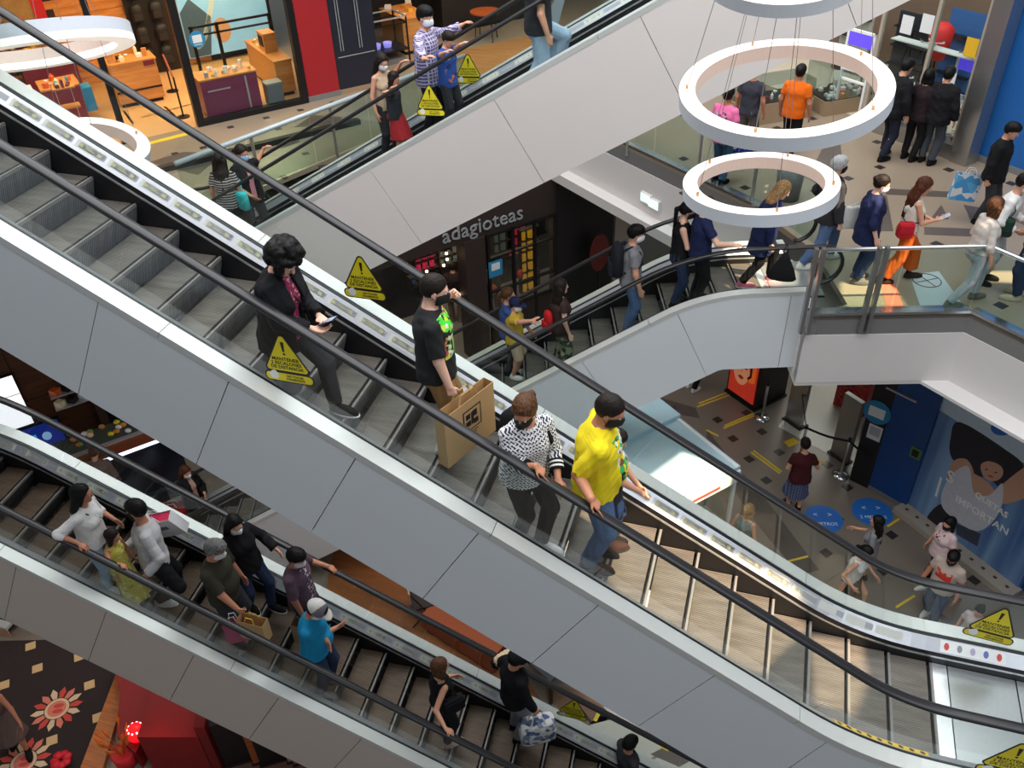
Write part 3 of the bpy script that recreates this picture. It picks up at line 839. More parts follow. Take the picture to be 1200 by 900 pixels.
class Cone:
    "round cone from a to b"
    def __init__(s, a, b, ra, rb): s.a = np.asarray(a, float); s.b = np.asarray(b, float); s.ra, s.rb = ra, rb
    def bbox(s):
        r = max(s.ra, s.rb); return np.minimum(s.a, s.b) - r, np.maximum(s.a, s.b) + r
    def dist(s, X, Y, Z):
        d = s.b - s.a; l2 = d @ d + 1e-12
        px, py, pz = X - np.float32(s.a[0]), Y - np.float32(s.a[1]), Z - np.float32(s.a[2])
        t = np.clip((px * np.float32(d[0]) + py * np.float32(d[1]) + pz * np.float32(d[2])) / np.float32(l2), 0, 1)
        px = px - t * np.float32(d[0]); py = py - t * np.float32(d[1]); pz = pz - t * np.float32(d[2])
        return np.sqrt(px * px + py * py + pz * pz) - (np.float32(s.ra) + np.float32(s.rb - s.ra) * t)
class Ell:
    def __init__(s, c, r, R=None): s.c = np.asarray(c, float); s.r = np.asarray(r, float); s.R = np.eye(3) if R is None else R
    def bbox(s):
        e = np.sqrt(((s.R * s.r) ** 2).sum(1)); return s.c - e, s.c + e
    def dist(s, X, Y, Z):
        px, py, pz = X - np.float32(s.c[0]), Y - np.float32(s.c[1]), Z - np.float32(s.c[2])
        k0 = 0; k1 = 0
        for i in range(3):
            q = (px * np.float32(s.R[0, i]) + py * np.float32(s.R[1, i]) + pz * np.float32(s.R[2, i]))
            a = q / np.float32(s.r[i]); k0 = k0 + a * a; b = a / np.float32(s.r[i]); k1 = k1 + b * b
        k0 = np.sqrt(k0); k1 = np.sqrt(k1)
        return k0 * (k0 - 1) / (k1 + 1e-9)
class ECone:
    "elliptical cone; R columns: depth, width, axis.  radii (depth, width) at both ends"
    def __init__(s, a, b, r0, r1, R): s.a = np.asarray(a, float); s.b = np.asarray(b, float); s.r0, s.r1, s.R = r0, r1, R
    def bbox(s):
        r = max(s.r0 + s.r1); return np.minimum(s.a, s.b) - r, np.maximum(s.a, s.b) + r
    def dist(s, X, Y, Z):
        L = np.linalg.norm(s.b - s.a); R = s.R.astype(np.float32)
        px, py, pz = X - np.float32(s.a[0]), Y - np.float32(s.a[1]), Z - np.float32(s.a[2])
        u = px * R[0, 0] + py * R[1, 0] + pz * R[2, 0]; v = px * R[0, 1] + py * R[1, 1] + pz * R[2, 1]; w = px * R[0, 2] + py * R[1, 2] + pz * R[2, 2]
        t = np.clip(w / np.float32(L), 0, 1); e = w - t * np.float32(L)
        rx = np.float32(s.r0[0]) + t * np.float32(s.r1[0] - s.r0[0]); ry = np.float32(s.r0[1]) + t * np.float32(s.r1[1] - s.r0[1])
        m = np.minimum(rx, ry)
        k0 = np.sqrt((u / rx) ** 2 + (v / ry) ** 2 + (e / m) ** 2); k1 = np.sqrt((u / (rx * rx)) ** 2 + (v / (ry * ry)) ** 2 + (e / (m * m)) ** 2)
        return k0 * (k0 - 1) / (k1 + 1e-6)

def rotx(a): return np.array([[1, 0, 0], [0, cos(a), -sin(a)], [0, sin(a), cos(a)]])
def roty(a): return np.array([[cos(a), 0, sin(a)], [0, 1, 0], [-sin(a), 0, cos(a)]])
def rotz(a): return np.array([[cos(a), -sin(a), 0], [sin(a), cos(a), 0], [0, 0, 1]])
def unit(v): v = np.asarray(v, float); return v / (np.linalg.norm(v) + 1e-9)
def plane(p, n):
    "keeps the side the normal points away from"
    n = unit(n).astype(np.float32); d = np.float32(np.dot(p, n))
    return lambda X, Y, Z: X * n[0] + Y * n[1] + Z * n[2] - d
def ik(a, t, l1, l2, hint):
    v = t - a; d = np.linalg.norm(v); dm = (l1 + l2) * 0.995
    if d > dm: t = a + v / d * dm; v = t - a; d = dm
    d = max(d, abs(l1 - l2) * 1.05 + 0.02)
    x = (l1 * l1 - l2 * l2 + d * d) / (2 * d); y = sqrt(max(0, l1 * l1 - x * x))
    u = v / np.linalg.norm(v); h = np.asarray(hint, float); h = h - u * (h @ u); h = unit(h)
    return a + u * x + h * y, t

SKIN = {}
def skin(tone):
    if tone not in SKIN:
        c = {'light': (232, 182, 158), 'mid': (214, 156, 126), 'tan': (190, 128, 98), 'dark': (150, 98, 74)}[tone]
        SKIN[tone] = M('skin_' + tone, c, 0.5, 0, 0.06, 18)
    return SKIN[tone]
def cloth(name, col, var=0.12, rough=0.85): return M('cloth_' + name, col, rough, 0, var, 45, bump=0.25, spec=0.2)
def hairm(name, c1, c2):
    if name in MATS: return MATS[name]
    m, nt, b = NT(name)
    tc = nd(nt, 'ShaderNodeTexCoord'); mp = nd(nt, 'ShaderNodeMapping'); mp.inputs['Scale'].default_value = (55, 55, 9)
    nz = nd(nt, 'ShaderNodeTexNoise'); nz.inputs['Scale'].default_value = 2; nz.inputs['Detail'].default_value = 3
    lk(nt, tc.outputs['Object'], mp.inputs[0]); lk(nt, mp.outputs[0], nz.inputs['Vector'])
    cr = nd(nt, 'ShaderNodeValToRGB'); cr.color_ramp.elements[0].position = 0.35; cr.color_ramp.elements[1].position = 0.7
    cr.color_ramp.elements[0].color = lin(c1); cr.color_ramp.elements[1].color = lin(c2)
    lk(nt, nz.outputs['Fac'], cr.inputs[0]); lk(nt, cr.outputs[0], b.inputs['Base Color'])
    bp = nd(nt, 'ShaderNodeBump'); bp.inputs['Strength'].default_value = 0.5; bp.inputs['Distance'].default_value = 0.01
    lk(nt, nz.outputs['Fac'], bp.inputs['Height']); lk(nt, bp.outputs['Normal'], b.inputs['Normal'])
    b.inputs['Roughness'].default_value = 0.55; b.inputs['Specular IOR Level'].default_value = 0.25
    MATS[name] = m; return m
HAIR = dict(black=hairm('hair_black', (5, 4, 4), (13, 11, 11)), dark=hairm('hair_dark_brown', (17, 12, 9), (38, 27, 20)),
            brown=hairm('hair_brown', (52, 32, 19), (112, 72, 44)), blond=hairm('hair_blond', (120, 84, 50), (206, 164, 110)),
            grey=hairm('hair_grey', (70, 70, 70), (150, 148, 146)), white=hairm('hair_white', (170, 170, 170), (225, 225, 225)), auburn=hairm('hair_auburn', (48, 22, 13), (104, 52, 30)))
m_eye_w = M('eye_white', (225, 220, 215), 0.3); m_eye_d = M('eye_dark', (30, 20, 16), 0.2); m_lip = M('lip', (170, 96, 86), 0.5)
m_mask = {'white': M('mask_white', (226, 228, 230), 0.8, 0, 0.04, 40), 'black': M('mask_black', (18, 18, 20), 0.8, 0, 0.1, 40), 'blue': M('mask_blue', (140, 178, 214), 0.8, 0, 0.05, 40)}
PEOPLE = []

def person(label, pos, yaw, H=1.70, sex='m', build=1.0, res=0.013, lean=0.0, side=0.0, twist=0.0, head=(0, 0, 0), feet=None,
           hands=(None, None), hpose=('relax', 'relax'), hdir=(None, None), elbow=(None, None), top='tee', topm=None, inner=None, bottom='trousers', botm=None,
           shoem=None, hair='short', hairc='dark', mask=None, tone='mid', belly=0.0, hem=None, sleeve=None, drop=0.0, cap=None, glasses=False,
           group=None, sole=None, noshoes=False, ripple=0.004, pel=(0, 0)):
    """pos: ground point under the pelvis (world); yaw: facing, degrees counter-clockwise from +x.  hands: left, right targets ('w', point) world or
    ('l', x forward, y left, z up).  head: yaw, pitch down, roll in degrees.  feet: ((x, y, z, toe yaw), ...) left and right, local metres."""
    s = H / 1.72; fem = sex == 'f'; child = H < 1.4; build = build * 1.08
    ya = radians(yaw)
    def tol(w):
        d = np.asarray(w, float) - pos
        return np.array([d[0] * cos(ya) + d[1] * sin(ya), -d[0] * sin(ya) + d[1] * cos(ya), d[2]])
    pos = np.asarray(pos, float)
    sw = (0.166 if not fem else 0.147) * s * (0.5 + 0.5 * build); hw = (0.088 if not fem else 0.092) * s
    hs = s * (1.05 if not child else 1.0 + (1.4 - H) * 0.45)       # head scale
    feet = feet or ((0.03, 0.10, 0, 6), (-0.02, -0.10, 0, -6))
    F = [np.array([f[0] * s, f[1] * s, f[2]]) for f in feet]
    foot_yaw = [radians(f[3]) for f in feet]
    P = np.array([pel[0] * s, pel[1] * s, (0.925 - drop) * s])
    lg = 0.415 * s
    for f in F:      # keep the legs long enough to reach
        an = f + np.array([0, 0, 0.085 * s]); dxy = np.linalg.norm(an[:2] - P[:2])
        P[2] = min(P[2], an[2] + sqrt(max(0.01, (2 * lg * 0.985) ** 2 - dxy ** 2)) + 0.02 * s)
    Rt = rotz(radians(twist)) @ roty(radians(lean)) @ rotx(radians(side))
    ut, lt, ft = Rt[:, 2], Rt[:, 1], Rt[:, 0]
    B = lambda x, y, z: P + Rt @ (np.array([x, y, z]) * s)
    bw = build * s
    sh = [B(0, 0, 0.452) + lt * sg * sw for sg in (1, -1)]
    neck = B(-0.005, 0, 0.535)
    Rh = Rt @ rotz(radians(head[0])) @ roty(radians(head[1])) @ rotx(radians(head[2]))
    hc = neck + ut * 0.055 * s + Rh @ np.array([0.025, 0, 0.105]) * hs
    Hh = lambda x, y, z: hc + Rh @ (np.array([x, y, z]) * hs)
    # limbs
    hips = [P + np.array([0, hw, -0.03 * s]), P + np.array([0, -hw, -0.03 * s])]
    legs = []
    for i in (0, 1):
        fd = np.array([cos(foot_yaw[i]), sin(foot_yaw[i]), 0])
        an = F[i] + np.array([0, 0, 0.085 * s]) - fd * 0.02 * s
        kn, an = ik(hips[i], an, lg, lg, fd + np.array([0, (0.15, -0.15)[i], 0]))
        legs.append((hips[i], kn, an, fd))
    arms = []
    l1, l2 = 0.285 * s, 0.25 * s
    for i, sg in ((0, 1), (1, -1)):
        h = hands[i]
        if h is None: t = sh[i] + Rt @ np.array([0.06, sg * 0.10, -0.51]) * s
        elif h[0] == 'w': t = tol(h[1])
        else: t = P + np.array([h[1], h[2], h[3] - 0.925]) * s
        eh = elbow[i] if elbow[i] is not None else (Rt @ np.array([-0.6, sg * 0.5, -0.6]))
        el, wr = ik(sh[i], t, l1, l2, eh)
        d = unit(wr - el)
        if hdir[i] is not None:
            d = unit(hdir[i][:3]) if len(hdir[i]) == 3 else unit(hdir[i])
            d = np.array([d[0] * cos(ya) + d[1] * sin(ya), -d[0] * sin(ya) + d[1] * cos(ya), d[2]])
        arms.append((sh[i], el, wr, d))
    aw = (1.0 if not fem else 0.86) * (0.4 + 0.6 * build) * s; ka = 0.82 if (top in ('long', 'jacket') and (sleeve is None or sleeve > 1)) else 1.0
    # ---- primitives
    torso = [ECone(B(0, 0, 0.0), B(0, 0, 0.14), (0.105 * bw, (0.15 if not fem else 0.158) * bw), (0.095 * bw, (0.138 if not fem else 0.118) * bw), Rt),
             ECone(B(0, 0, 0.14), B(0, 0, 0.36), (0.095 * bw, (0.138 if not fem else 0.118) * bw), (0.112 * bw, (0.158 if not fem else 0.136) * bw), Rt),
             ECone(B(0, 0, 0.36), B(-0.01, 0, 0.46), (0.108 * bw, (0.155 if not fem else 0.136) * bw), (0.07 * bw, (0.115 if not fem else 0.10) * bw), Rt)]
    if belly: torso.append(Ell(B(0.045, 0, 0.13), np.array([0.10 + belly * 0.06, 0.13, 0.14]) * bw, Rt))
    if fem and not child: torso += [Ell(B(0.085, sg * 0.065, 0.31), np.array([0.055, 0.06, 0.06]) * bw, Rt) for sg in (1, -1)]
    glute = [Ell(P + np.array([-0.045, sg * 0.07, -0.05]) * s, np.array([0.085, 0.085, 0.095]) * bw) for sg in (1, -1)]
    shoul = [Cone(B(-0.01, 0, 0.462), sh[i], 0.055 * s, 0.049 * aw) for i in (0, 1)]
    trap = [Cone(neck + ut * 0.0, sh[i] * 0.55 + B(0, 0, 0.475) * 0.45 + ut * 0.015, 0.05 * s, 0.04 * s) for i in (0, 1)]
    up = [Cone(a[0], a[1], 0.050 * aw * ka, 0.039 * aw * ka) for a in arms]
    lo_ = [Cone(a[1], a[2], 0.041 * aw, 0.027 * aw) for a in arms]
    lw = (1.0 if not fem else 0.95) * (0.4 + 0.6 * build) * s
    kk = 0.80 if bottom in ('trousers', 'wide') else 1.0
    th = [Cone(l[0], l[1], 0.086 * lw * kk, 0.056 * lw * kk) for l in legs]
    ca = [Cone(l[1], l[2], 0.054 * lw * kk, 0.036 * lw * kk) for l in legs]
    cb = [Ell(l[1] * 0.68 + l[2] * 0.32 - l[3] * 0.018 * s, np.array([0.052, 0.05, 0.11]) * lw * kk) for l in legs]
    ft_ = [Cone(l[2] - np.array([0, 0, 0.045 * s]), l[2] + l[3] * 0.13 * s - np.array([0, 0, 0.06 * s]), 0.038 * s, 0.028 * s) for l in legs]
    headp = [Ell(Hh(-0.008, 0, 0.02), np.array([0.098, 0.076, 0.102]) * hs, Rh), Ell(Hh(0.028, 0, -0.05), np.array([0.066, 0.058, 0.075]) * hs, Rh),
             Cone(Hh(0.07, 0, -0.095), Hh(0.05, 0, -0.09), 0.026 * hs, 0.035 * hs),
             Cone(Hh(0.082, 0.028, 0.018), Hh(0.082, -0.028, 0.018), 0.015 * hs, 0.015 * hs)]
    nose = [Cone(Hh(0.094, 0, 0.004), Hh(0.112, 0, -0.032), 0.008 * hs, 0.0135 * hs)]
    ears = [Ell(Hh(-0.004, sg * 0.078, -0.012), np.array([0.018, 0.008, 0.031]) * hs, Rh @ rotz(sg * 0.35)) for sg in (1, -1)]
    neckp = [Cone(neck - ut * 0.03, Hh(-0.02, 0, -0.06), (0.056 if not fem else 0.047) * s * (0.6 + 0.4 * build), (0.052 if not fem else 0.045) * s)]
    # hands
    fine = res < 0.0095
    handp, fing = [], []
    for i, sg in ((0, 1), (1, -1)):
        d = arms[i][3]; wr = arms[i][2]
        hp = hpose[i]
        side_v = -lt * sg                                            # towards the body
        if hp in ('rail', 'point', 'flat'): n = np.array([0, 0, -1.0])
        elif hp == 'up': n = np.array([0, 0, 1.0])
        elif hp == 'chest': n = -ft
        else: n = side_v
        n = n - d * (n @ d); n = unit(n)
        tdir = np.cross(d, n) * -sg if hp not in () else 0
        tdir = unit(np.cross(n, d)) * (1 if sg < 0 else -1)
        if hp == 'relax' or hp == 'grip': tdir = tdir if tdir @ ft > 0 else -tdir
        fr = (0.0088 if fine else 0.0105) * s * (0.92 if fem else 1)
        L = 0.085 * s
        curl = {'relax': (0.25, 0.35), 'grip': (1.25, 1.35), 'rail': (0.45, 0.55), 'point': (0.9, 1.1), 'flat': (0.08, 0.1), 'up': (0.5, 0.6), 'chest': (0.25, 0.3)}[hp]
        for j in range(4):
            off = (1.5 - j) * 0.0195 * s
            k0 = wr + tdir * off * 0.6 + d * 0.012 * s; k1 = wr + tdir * off + d * (L - abs(j - 1) * 0.006 * s)
            handp.append(Cone(k0, k1, 0.0145 * s, 0.0115 * s))
            c1, c2 = curl
            if hp == 'point' and j == 0: c1, c2 = 0.15, 0.1
            fl = (0.043, 0.048, 0.045, 0.035)[j] * s
            d1 = d * cos(c1) + n * sin(c1); d2 = d * cos(c1 + c2) + n * sin(c1 + c2)
            k2 = k1 + d1 * fl; k3 = k2 + d2 * fl * 0.85
            fing += [Cone(k1, k2, fr, fr * 0.92), Cone(k2, k3, fr * 0.92, fr * 0.75)]
        t0 = wr + tdir * 0.018 * s + d * 0.02 * s; t1 = t0 + unit(d * 0.7 + tdir * 0.75 + n * 0.25) * 0.045 * s; t2 = t1 + unit(d * 0.95 + tdir * 0.15 + n * 0.4) * 0.036 * s
        fing += [Cone(t0, t1, 0.0125 * s, fr * 1.08), Cone(t1, t2, fr * 1.08, fr * 0.85)]
    allp = torso + glute + shoul + trap + up + lo_ + th + ca + cb + ft_ + headp + nose + ears + neckp + handp + fing
    bb = np.array([np.concatenate(p.bbox()) for p in allp]); lo, hi = bb[:, :3].min(0), bb[:, 3:].max(0)
    f = Field(lo, hi, res)
    for p in torso: f.add(p, 0, 0.035 * s)
    for p in glute + shoul + trap: f.add(p, 0, 0.03 * s)
    for p in th + ca: f.add(p, 0, 0.022 * s)
    for p in cb + ft_ + up + lo_: f.add(p, 0, 0.015 * s)
    for p in neckp: f.add(p, 0, 0.02 * s)
    g = Field(*[np.array(v) for v in (np.min([p.bbox()[0] for p in headp + nose + ears + neckp], 0), np.max([p.bbox()[1] for p in headp + nose + ears + neckp], 0))], res)
    for p in headp: f.add(p, 0, 0.02 * hs)
    for p in nose: f.add(p, 0, 0.010 * hs)
    for p in ears: f.add(p, 0, 0.006 * hs)
    for sg in (1, -1): f.sub(Ell(Hh(0.098, sg * 0.031, -0.002), np.array([0.016, 0.017, 0.011]) * hs, Rh))
    for p in handp: f.add(p, 0, 0.010 * s)
    for p in fing: f.add(p, 0, 0.0035 * s)
    body = link('person', f.mesh('person', skin(tone)), None, pos, ya)
    tag(body, label, 'person', group)
    kid = lambda nm, fld, mt: link(nm, fld.mesh(nm, mt), body)
    def newf(prims, pad=0.05, r=None):
        b0 = np.min([p.bbox()[0] for p in prims], 0) - pad; b1 = np.max([p.bbox()[1] for p in prims], 0) + pad
        return Field(b0, b1, r or res)
    # eyes, lips
    if res < 0.02:
        for sg in (1, -1):
            mb = MB(); mb.ball((0, 0, 0), 0.0115 * hs, 8); c = Hh(0.0855, sg * 0.031, -0.001)
            o = mb.build('eye', m_eye_w, body, True, c)
            mb = MB(); mb.ball((0, 0, 0), (0.004 * hs, 0.0085 * hs, 0.0085 * hs), 8); q = Hh(0.0955, sg * 0.031, -0.002)
            mb.build('iris', m_eye_d, o, True, q - c)
        if not mask:
            fl_ = newf([Ell(Hh(0.089, 0, -0.062), np.array([0.012, 0.026, 0.009]) * hs, Rh)], 0.02, min(res, 0.008)); fl_.add(Ell(Hh(0.088, 0, -0.062), np.array([0.013, 0.026, 0.009]) * hs, Rh), 0, 0.004); kid('lips', fl_, m_lip)
    # ---- bottoms
    if bottom in ('trousers', 'wide', 'shorts'):
        wl = {'trousers': 0.013, 'wide': 0.03, 'shorts': 0.03}[bottom] * s
        pr = torso[:1] + glute + th + ca
        bf = newf(pr, 0.06)
        waist = plane(B(0, 0, 0.13), ut)
        bf.add(torso[0], 0.012 * s, 0.03 * s, (waist,))
        for p in glute: bf.add(p, 0.012 * s, 0.03 * s)
        for i in (0, 1):
            if bottom == 'shorts':
                e = legs[i][0] * -0.02 + legs[i][1] * 1.02; bf.add(Cone(legs[i][0], e, 0.088 * lw, 0.07 * lw), 0.014 * s, 0.02 * s, (plane(e, legs[i][1] - legs[i][0]),))
            else:
                bf.add(Cone(legs[i][0], legs[i][1], 0.086 * lw, (0.058 if bottom == 'trousers' else 0.075) * lw), 0.014 * s, 0.025 * s)
                e = legs[i][1] * 0.04 + legs[i][2] * 0.96 if bottom == 'trousers' else legs[i][1] * 0.2 + legs[i][2] * 0.8
                bf.add(Cone(legs[i][1], e, (0.058 if bottom == 'trousers' else 0.08) * lw, (0.047 if bottom == 'trousers' else 0.095) * lw), 0.013 * s, 0.02 * s, (plane(e, legs[i][2] - legs[i][1]),))
        bf.ripple(ripple, 30, 3)
        kid('trousers' if bottom != 'shorts' else 'shorts', bf, botm)
    elif bottom in ('skirt', 'long_skirt', 'dress'):
        kz = 0.40 if bottom != 'long_skirt' else 0.16
        c = np.array([(legs[0][1][0] + legs[1][1][0]) / 2, (legs[0][1][1] + legs[1][1][1]) / 2, 0])
        e = c * 0.8 + np.array([P[0], P[1], 0]) * 0.2; e[2] = kz * s + min(F[0][2], F[1][2])
        t0 = B(0, 0, 0.12); ax = unit(t0 - e); Rk = np.stack([unit(np.cross([0, 1, 0], ax)), unit(np.cross(ax, np.cross([0, 1, 0], ax))), ax], 1)
        sk = ECone(e, t0, (0.235 * s, 0.25 * s), (0.10 * bw, 0.13 * bw), Rk)
        bf = newf([sk] + torso[:1], 0.05); bf.add(sk, 0, 0.01, (plane(e, -ax), plane(t0 + ut * 0.02, ut)))
        for p in glute: bf.add(p, 0.012, 0.04)
        bf.ripple(0.009, 24, 5, 0.12); kid('skirt', bf, botm)
    # ---- tops
    def upper(infl, hemz, slv, mats, name, neckr=0.075, loose=0.0, open_=0.0, amp=None):
        pr = torso + shoul + up + lo_ + glute
        tf = newf(pr, 0.08)
        hemc = plane(B(0, 0, hemz), -ut)
        for p in torso: tf.add(p, infl + loose * 0.5, 0.035 * s, (hemc,))
        if hemz < 0.05:
            w0 = (0.158 if fem else 0.15)
            tf.add(ECone(B(0, 0, hemz), B(0, 0, 0.30), ((0.118 + loose) * bw, (w0 + loose * 0.8) * bw), ((0.105 + loose * 0.5) * bw, ((0.14 if not fem else 0.125) + loose * 0.5) * bw), Rt), infl, 0.03 * s, (hemc,))
            for p in glute: tf.add(p, infl, 0.03 * s, (hemc,))
        for p in shoul: tf.add(p, infl * 0.8, 0.025 * s)
        if slv > 0:
            for i in (0, 1):
                a, e_, w_, _ = arms[i]
                if slv <= 1:
                    e = a + (e_ - a) * slv; r1 = 0.050 * aw + (0.042 - 0.050) * aw * slv
                    tf.add(Cone(a, e, 0.050 * aw, r1 + 0.010 * s), infl * 0.9, 0.016 * s, (plane(e, e_ - a),))
                else:
                    tf.add(Cone(a, e_, 0.050 * aw, 0.043 * aw), infl * 0.9, 0.018 * s)
                    e = e_ + (w_ - e_) * (slv - 1); tf.add(Cone(e_, e, 0.044 * aw, 0.036 * aw), infl, 0.02 * s, (plane(e, w_ - e_),))
        else:
            for i in (0, 1): tf.sub(Ell(sh[i] + lt * (1, -1)[i] * 0.035 * s, np.array([0.075, 0.05, 0.09]) * s, Rt))
        tf.sub(Ell(neck + ut * 0.04 * s + ft * 0.03 * s, np.array([neckr + 0.012, neckr, 0.075]) * s, Rt))
        if open_: tf.sub(ECone(B(0.22, 0, -0.4), B(0.22, 0, 0.6), (0.20 * s, open_ * s), (0.20 * s, open_ * s * 1.2), Rt))
        tf.ripple(amp if amp is not None else ripple, 28, int(H * 1000) % 97)
        return kid(name, tf, mats)
    if inner is not None: upper(0.012 * s, -0.06, 0.3, inner, 'shirt')
    if top == 'tee': upper(0.014 * s, -0.10 if hem is None else hem, 0.62 if sleeve is None else sleeve, topm, 't_shirt', loose=0.012)
    elif top == 'tank': upper(0.010 * s, -0.06 if hem is None else hem, 0, topm, 'tank_top', neckr=0.09)
    elif top == 'long': upper(0.016 * s, -0.09 if hem is None else hem, 1.9 if sleeve is None else sleeve, topm, 'sweater', loose=0.012)
    elif top == 'jacket': upper(0.028 * s, -0.14 if hem is None else hem, 1.92 if sleeve is None else sleeve, topm, 'jacket', loose=0.02, open_=0.05 if inner is not None else 0, amp=0.006)
    # ---- shoes
    if shoem is not None:
        sm = shoem if isinstance(shoem, (list, tuple)) else [shoem]
        for i in (0, 1):
            a = legs[i][2]; d = legs[i][3]; base = F[i].copy()
            R = np.stack([d, np.cross([0, 0, 1.0], d), np.array([0, 0, 1.0])], 1)
            pr = [Ell(base + d * 0.055 * s + [0, 0, 0.035 * s], np.array([0.145, 0.05, 0.048]) * s, R), Cone(base - d * 0.035 * s + [0, 0, 0.05 * s], a - d * 0.005 * s + [0, 0, 0.005], 0.046 * s, 0.044 * s),
                  Ell(base + d * 0.055 * s + [0, 0, 0.012 * s], np.array([0.15, 0.053, 0.024]) * s, R)]
            tf = newf(pr, 0.02, min(res, 0.011))
            for p in pr: tf.add(p, 0, 0.02 * s, (plane(base + [0, 0, 0.002], (0, 0, -1)),))
            so = kid('shoe', tf, sm[0])
            if sole is not None:
                tf = newf([pr[2]], 0.02, min(res, 0.010)); tf.add(Ell(base + d * 0.055 * s + [0, 0, 0.010 * s], np.array([0.158, 0.059, 0.034]) * s, R), 0, 0, (plane(base + [0, 0, 0.001], (0, 0, -1)), plane(base + [0, 0, 0.026], (0, 0, 1)))); link('sole', tf.mesh('sole', sole), so)
    # ---- hair
    hr = min(res, 0.012)
    if hair:
        hm = HAIR[hairc]
        cran = Ell(Hh(-0.012, 0, 0.028), np.array([0.100, 0.078, 0.100]) * hs, Rh)
        gr = {'buzz': 0.005, 'short': 0.013, 'curly': 0.03}.get(hair, 0.014) * hs
        back = {}
        pr = [Ell(Hh(-0.012, 0, 0.02), np.array([0.2, 0.2, 0.3]) * hs, Rh)]
        if hair in ('long', 'pony', 'half'): pr.append(Cone(neck, neck - ut * 0.42 * s - ft * 0.1, 0.15, 0.15))
        hf = newf(pr, 0.03, hr)
        facec = [plane(Hh(0.052, 0, 0.03), Rh @ np.array([0.72, 0, -0.70])), plane(Hh(-0.02, 0, -0.045), Rh @ np.array([0.35, 0, -0.94]))]
        if hair in ('long', 'half', 'bob'): facec = [plane(Hh(0.056, 0, 0.035), Rh @ np.array([0.8, 0, -0.6]))]
        hf.add(cran, gr, 0.0, facec)
        if hair in ('short',): hf.add(Ell(Hh(0.01, 0, 0.065), np.array([0.092, 0.072, 0.066]) * hs, Rh), 0.012 * hs, 0.01)
        if hair == 'curly':
            rr = np.random.default_rng(3)
            for _ in range(150):
                v = rr.normal(size=3); v /= np.linalg.norm(v)
                if v[0] > 0.55 and v[2] < 0.35: continue
                if v[2] < -0.75: continue
                c = Hh(-0.015 + 0.115 * v[0], 0.108 * v[1], 0.035 + 0.12 * v[2]); hf.add(Ell(c, np.full(3, rr.uniform(0.022, 0.04)) * hs), 0, 0.012)
            for _ in range(14):
                c = Hh(rr.uniform(0.02, 0.09), rr.choice([-1, 1]) * rr.uniform(0.06, 0.085), rr.uniform(-0.13, 0.03)); hf.add(Cone(c, c - np.array([0, 0, 0.05]), 0.012, 0.006), 0, 0.008)
        if hair in ('long', 'half'):
            ln = 0.40 if hair == 'long' else 0.24
            for sg in (-1, -0.45, 0, 0.45, 1):
                p0 = Hh(-0.055 + 0.015 * abs(sg), sg * 0.066, -0.01); p1 = neck - ft * (0.075 - 0.03 * abs(sg)) * s + lt * sg * 0.085 * s + ut * -0.02 * s
                p2 = p1 - ut * (ln - 0.1) * s - ft * 0.045 * s * (1 - 0.4 * abs(sg))
                hf.add(Cone(p0, p1, 0.048 * hs, 0.046 * hs), 0, 0.02); hf.add(Cone(p1, p2, 0.046 * hs, 0.026 * hs), 0, 0.02)
            for sg in (-1, 1): hf.add(Cone(Hh(0.03, sg * 0.077, 0.045), Hh(-0.01, sg * 0.083, -0.09), 0.020 * hs, 0.024 * hs), 0, 0.015)
        if hair == 'bob':
            for sg in (-1, -0.5, 0, 0.5, 1): hf.add(Cone(Hh(-0.05 + 0.05 * abs(sg), sg * 0.072, 0.0), Hh(-0.06 + 0.06 * abs(sg), sg * 0.08, -0.12), 0.042 * hs, 0.034 * hs), 0, 0.02)
        if hair == 'pony':
            p0 = Hh(-0.105, 0, 0.03); p1 = Hh(-0.15, 0, -0.02); p2 = neck - ft * 0.12 * s - ut * 0.16 * s
            hf.add(Cone(p0, p1, 0.026, 0.034), 0, 0.015); hf.add(Cone(p1, p2, 0.034, 0.018), 0, 0.015)
        if hair == 'bun':
            hf.add(Ell(Hh(-0.10, 0, 0.05), np.array([0.045, 0.05, 0.045]) * hs, Rh), 0, 0.01)
        if hair not in ('curly',):
            for sg in (1, -1):
                if hair in ('buzz', 'short', 'pony', 'bun'): hf.sub(Ell(Hh(0.02, sg * 0.085, -0.03), np.array([0.032, 0.03, 0.04]) * hs, Rh))
        hf.ripple(0.0025 if hair != 'buzz' else 0.001, 70, 4)
        kid('hair', hf, hm)
    if cap is not None:
        cm = cap if isinstance(cap, (list, tuple)) else [cap]
        cf = newf([Ell(Hh(0.02, 0, 0.05), np.array([0.22, 0.13, 0.13]) * hs, Rh)], 0.02, hr)
        cf.add(Ell(Hh(-0.008, 0, 0.03), np.array([0.124, 0.103, 0.122]) * hs, Rh), 0, 0, (plane(Hh(0, 0, 0.028), Rh @ np.array([-0.12, 0, -1])),))
        cf.add(Ell(Hh(0.125, 0, 0.040), np.array([0.085, 0.075, 0.012]) * hs, Rh @ roty(0.2)), 0, 0.008)
        co = kid('cap', cf, cm[0])
        if len(cm) > 1:
            c2 = newf([Ell(Hh(0.02, 0, 0.05), np.array([0.22, 0.13, 0.13]) * hs, Rh)], 0.02, hr)
            c2.add(Ell(Hh(-0.008, 0, 0.03), np.array([0.1255, 0.1045, 0.1235]) * hs, Rh), 0.002, 0, (plane(Hh(0, 0, 0.027), Rh @ np.array([-0.12, 0, -1])), plane(Hh(0.02, 0.01, 0), Rh @ np.array([-0.9, 0.45, 0]))))
            link('cap_panel', c2.mesh('cap_panel', cm[1]), co)
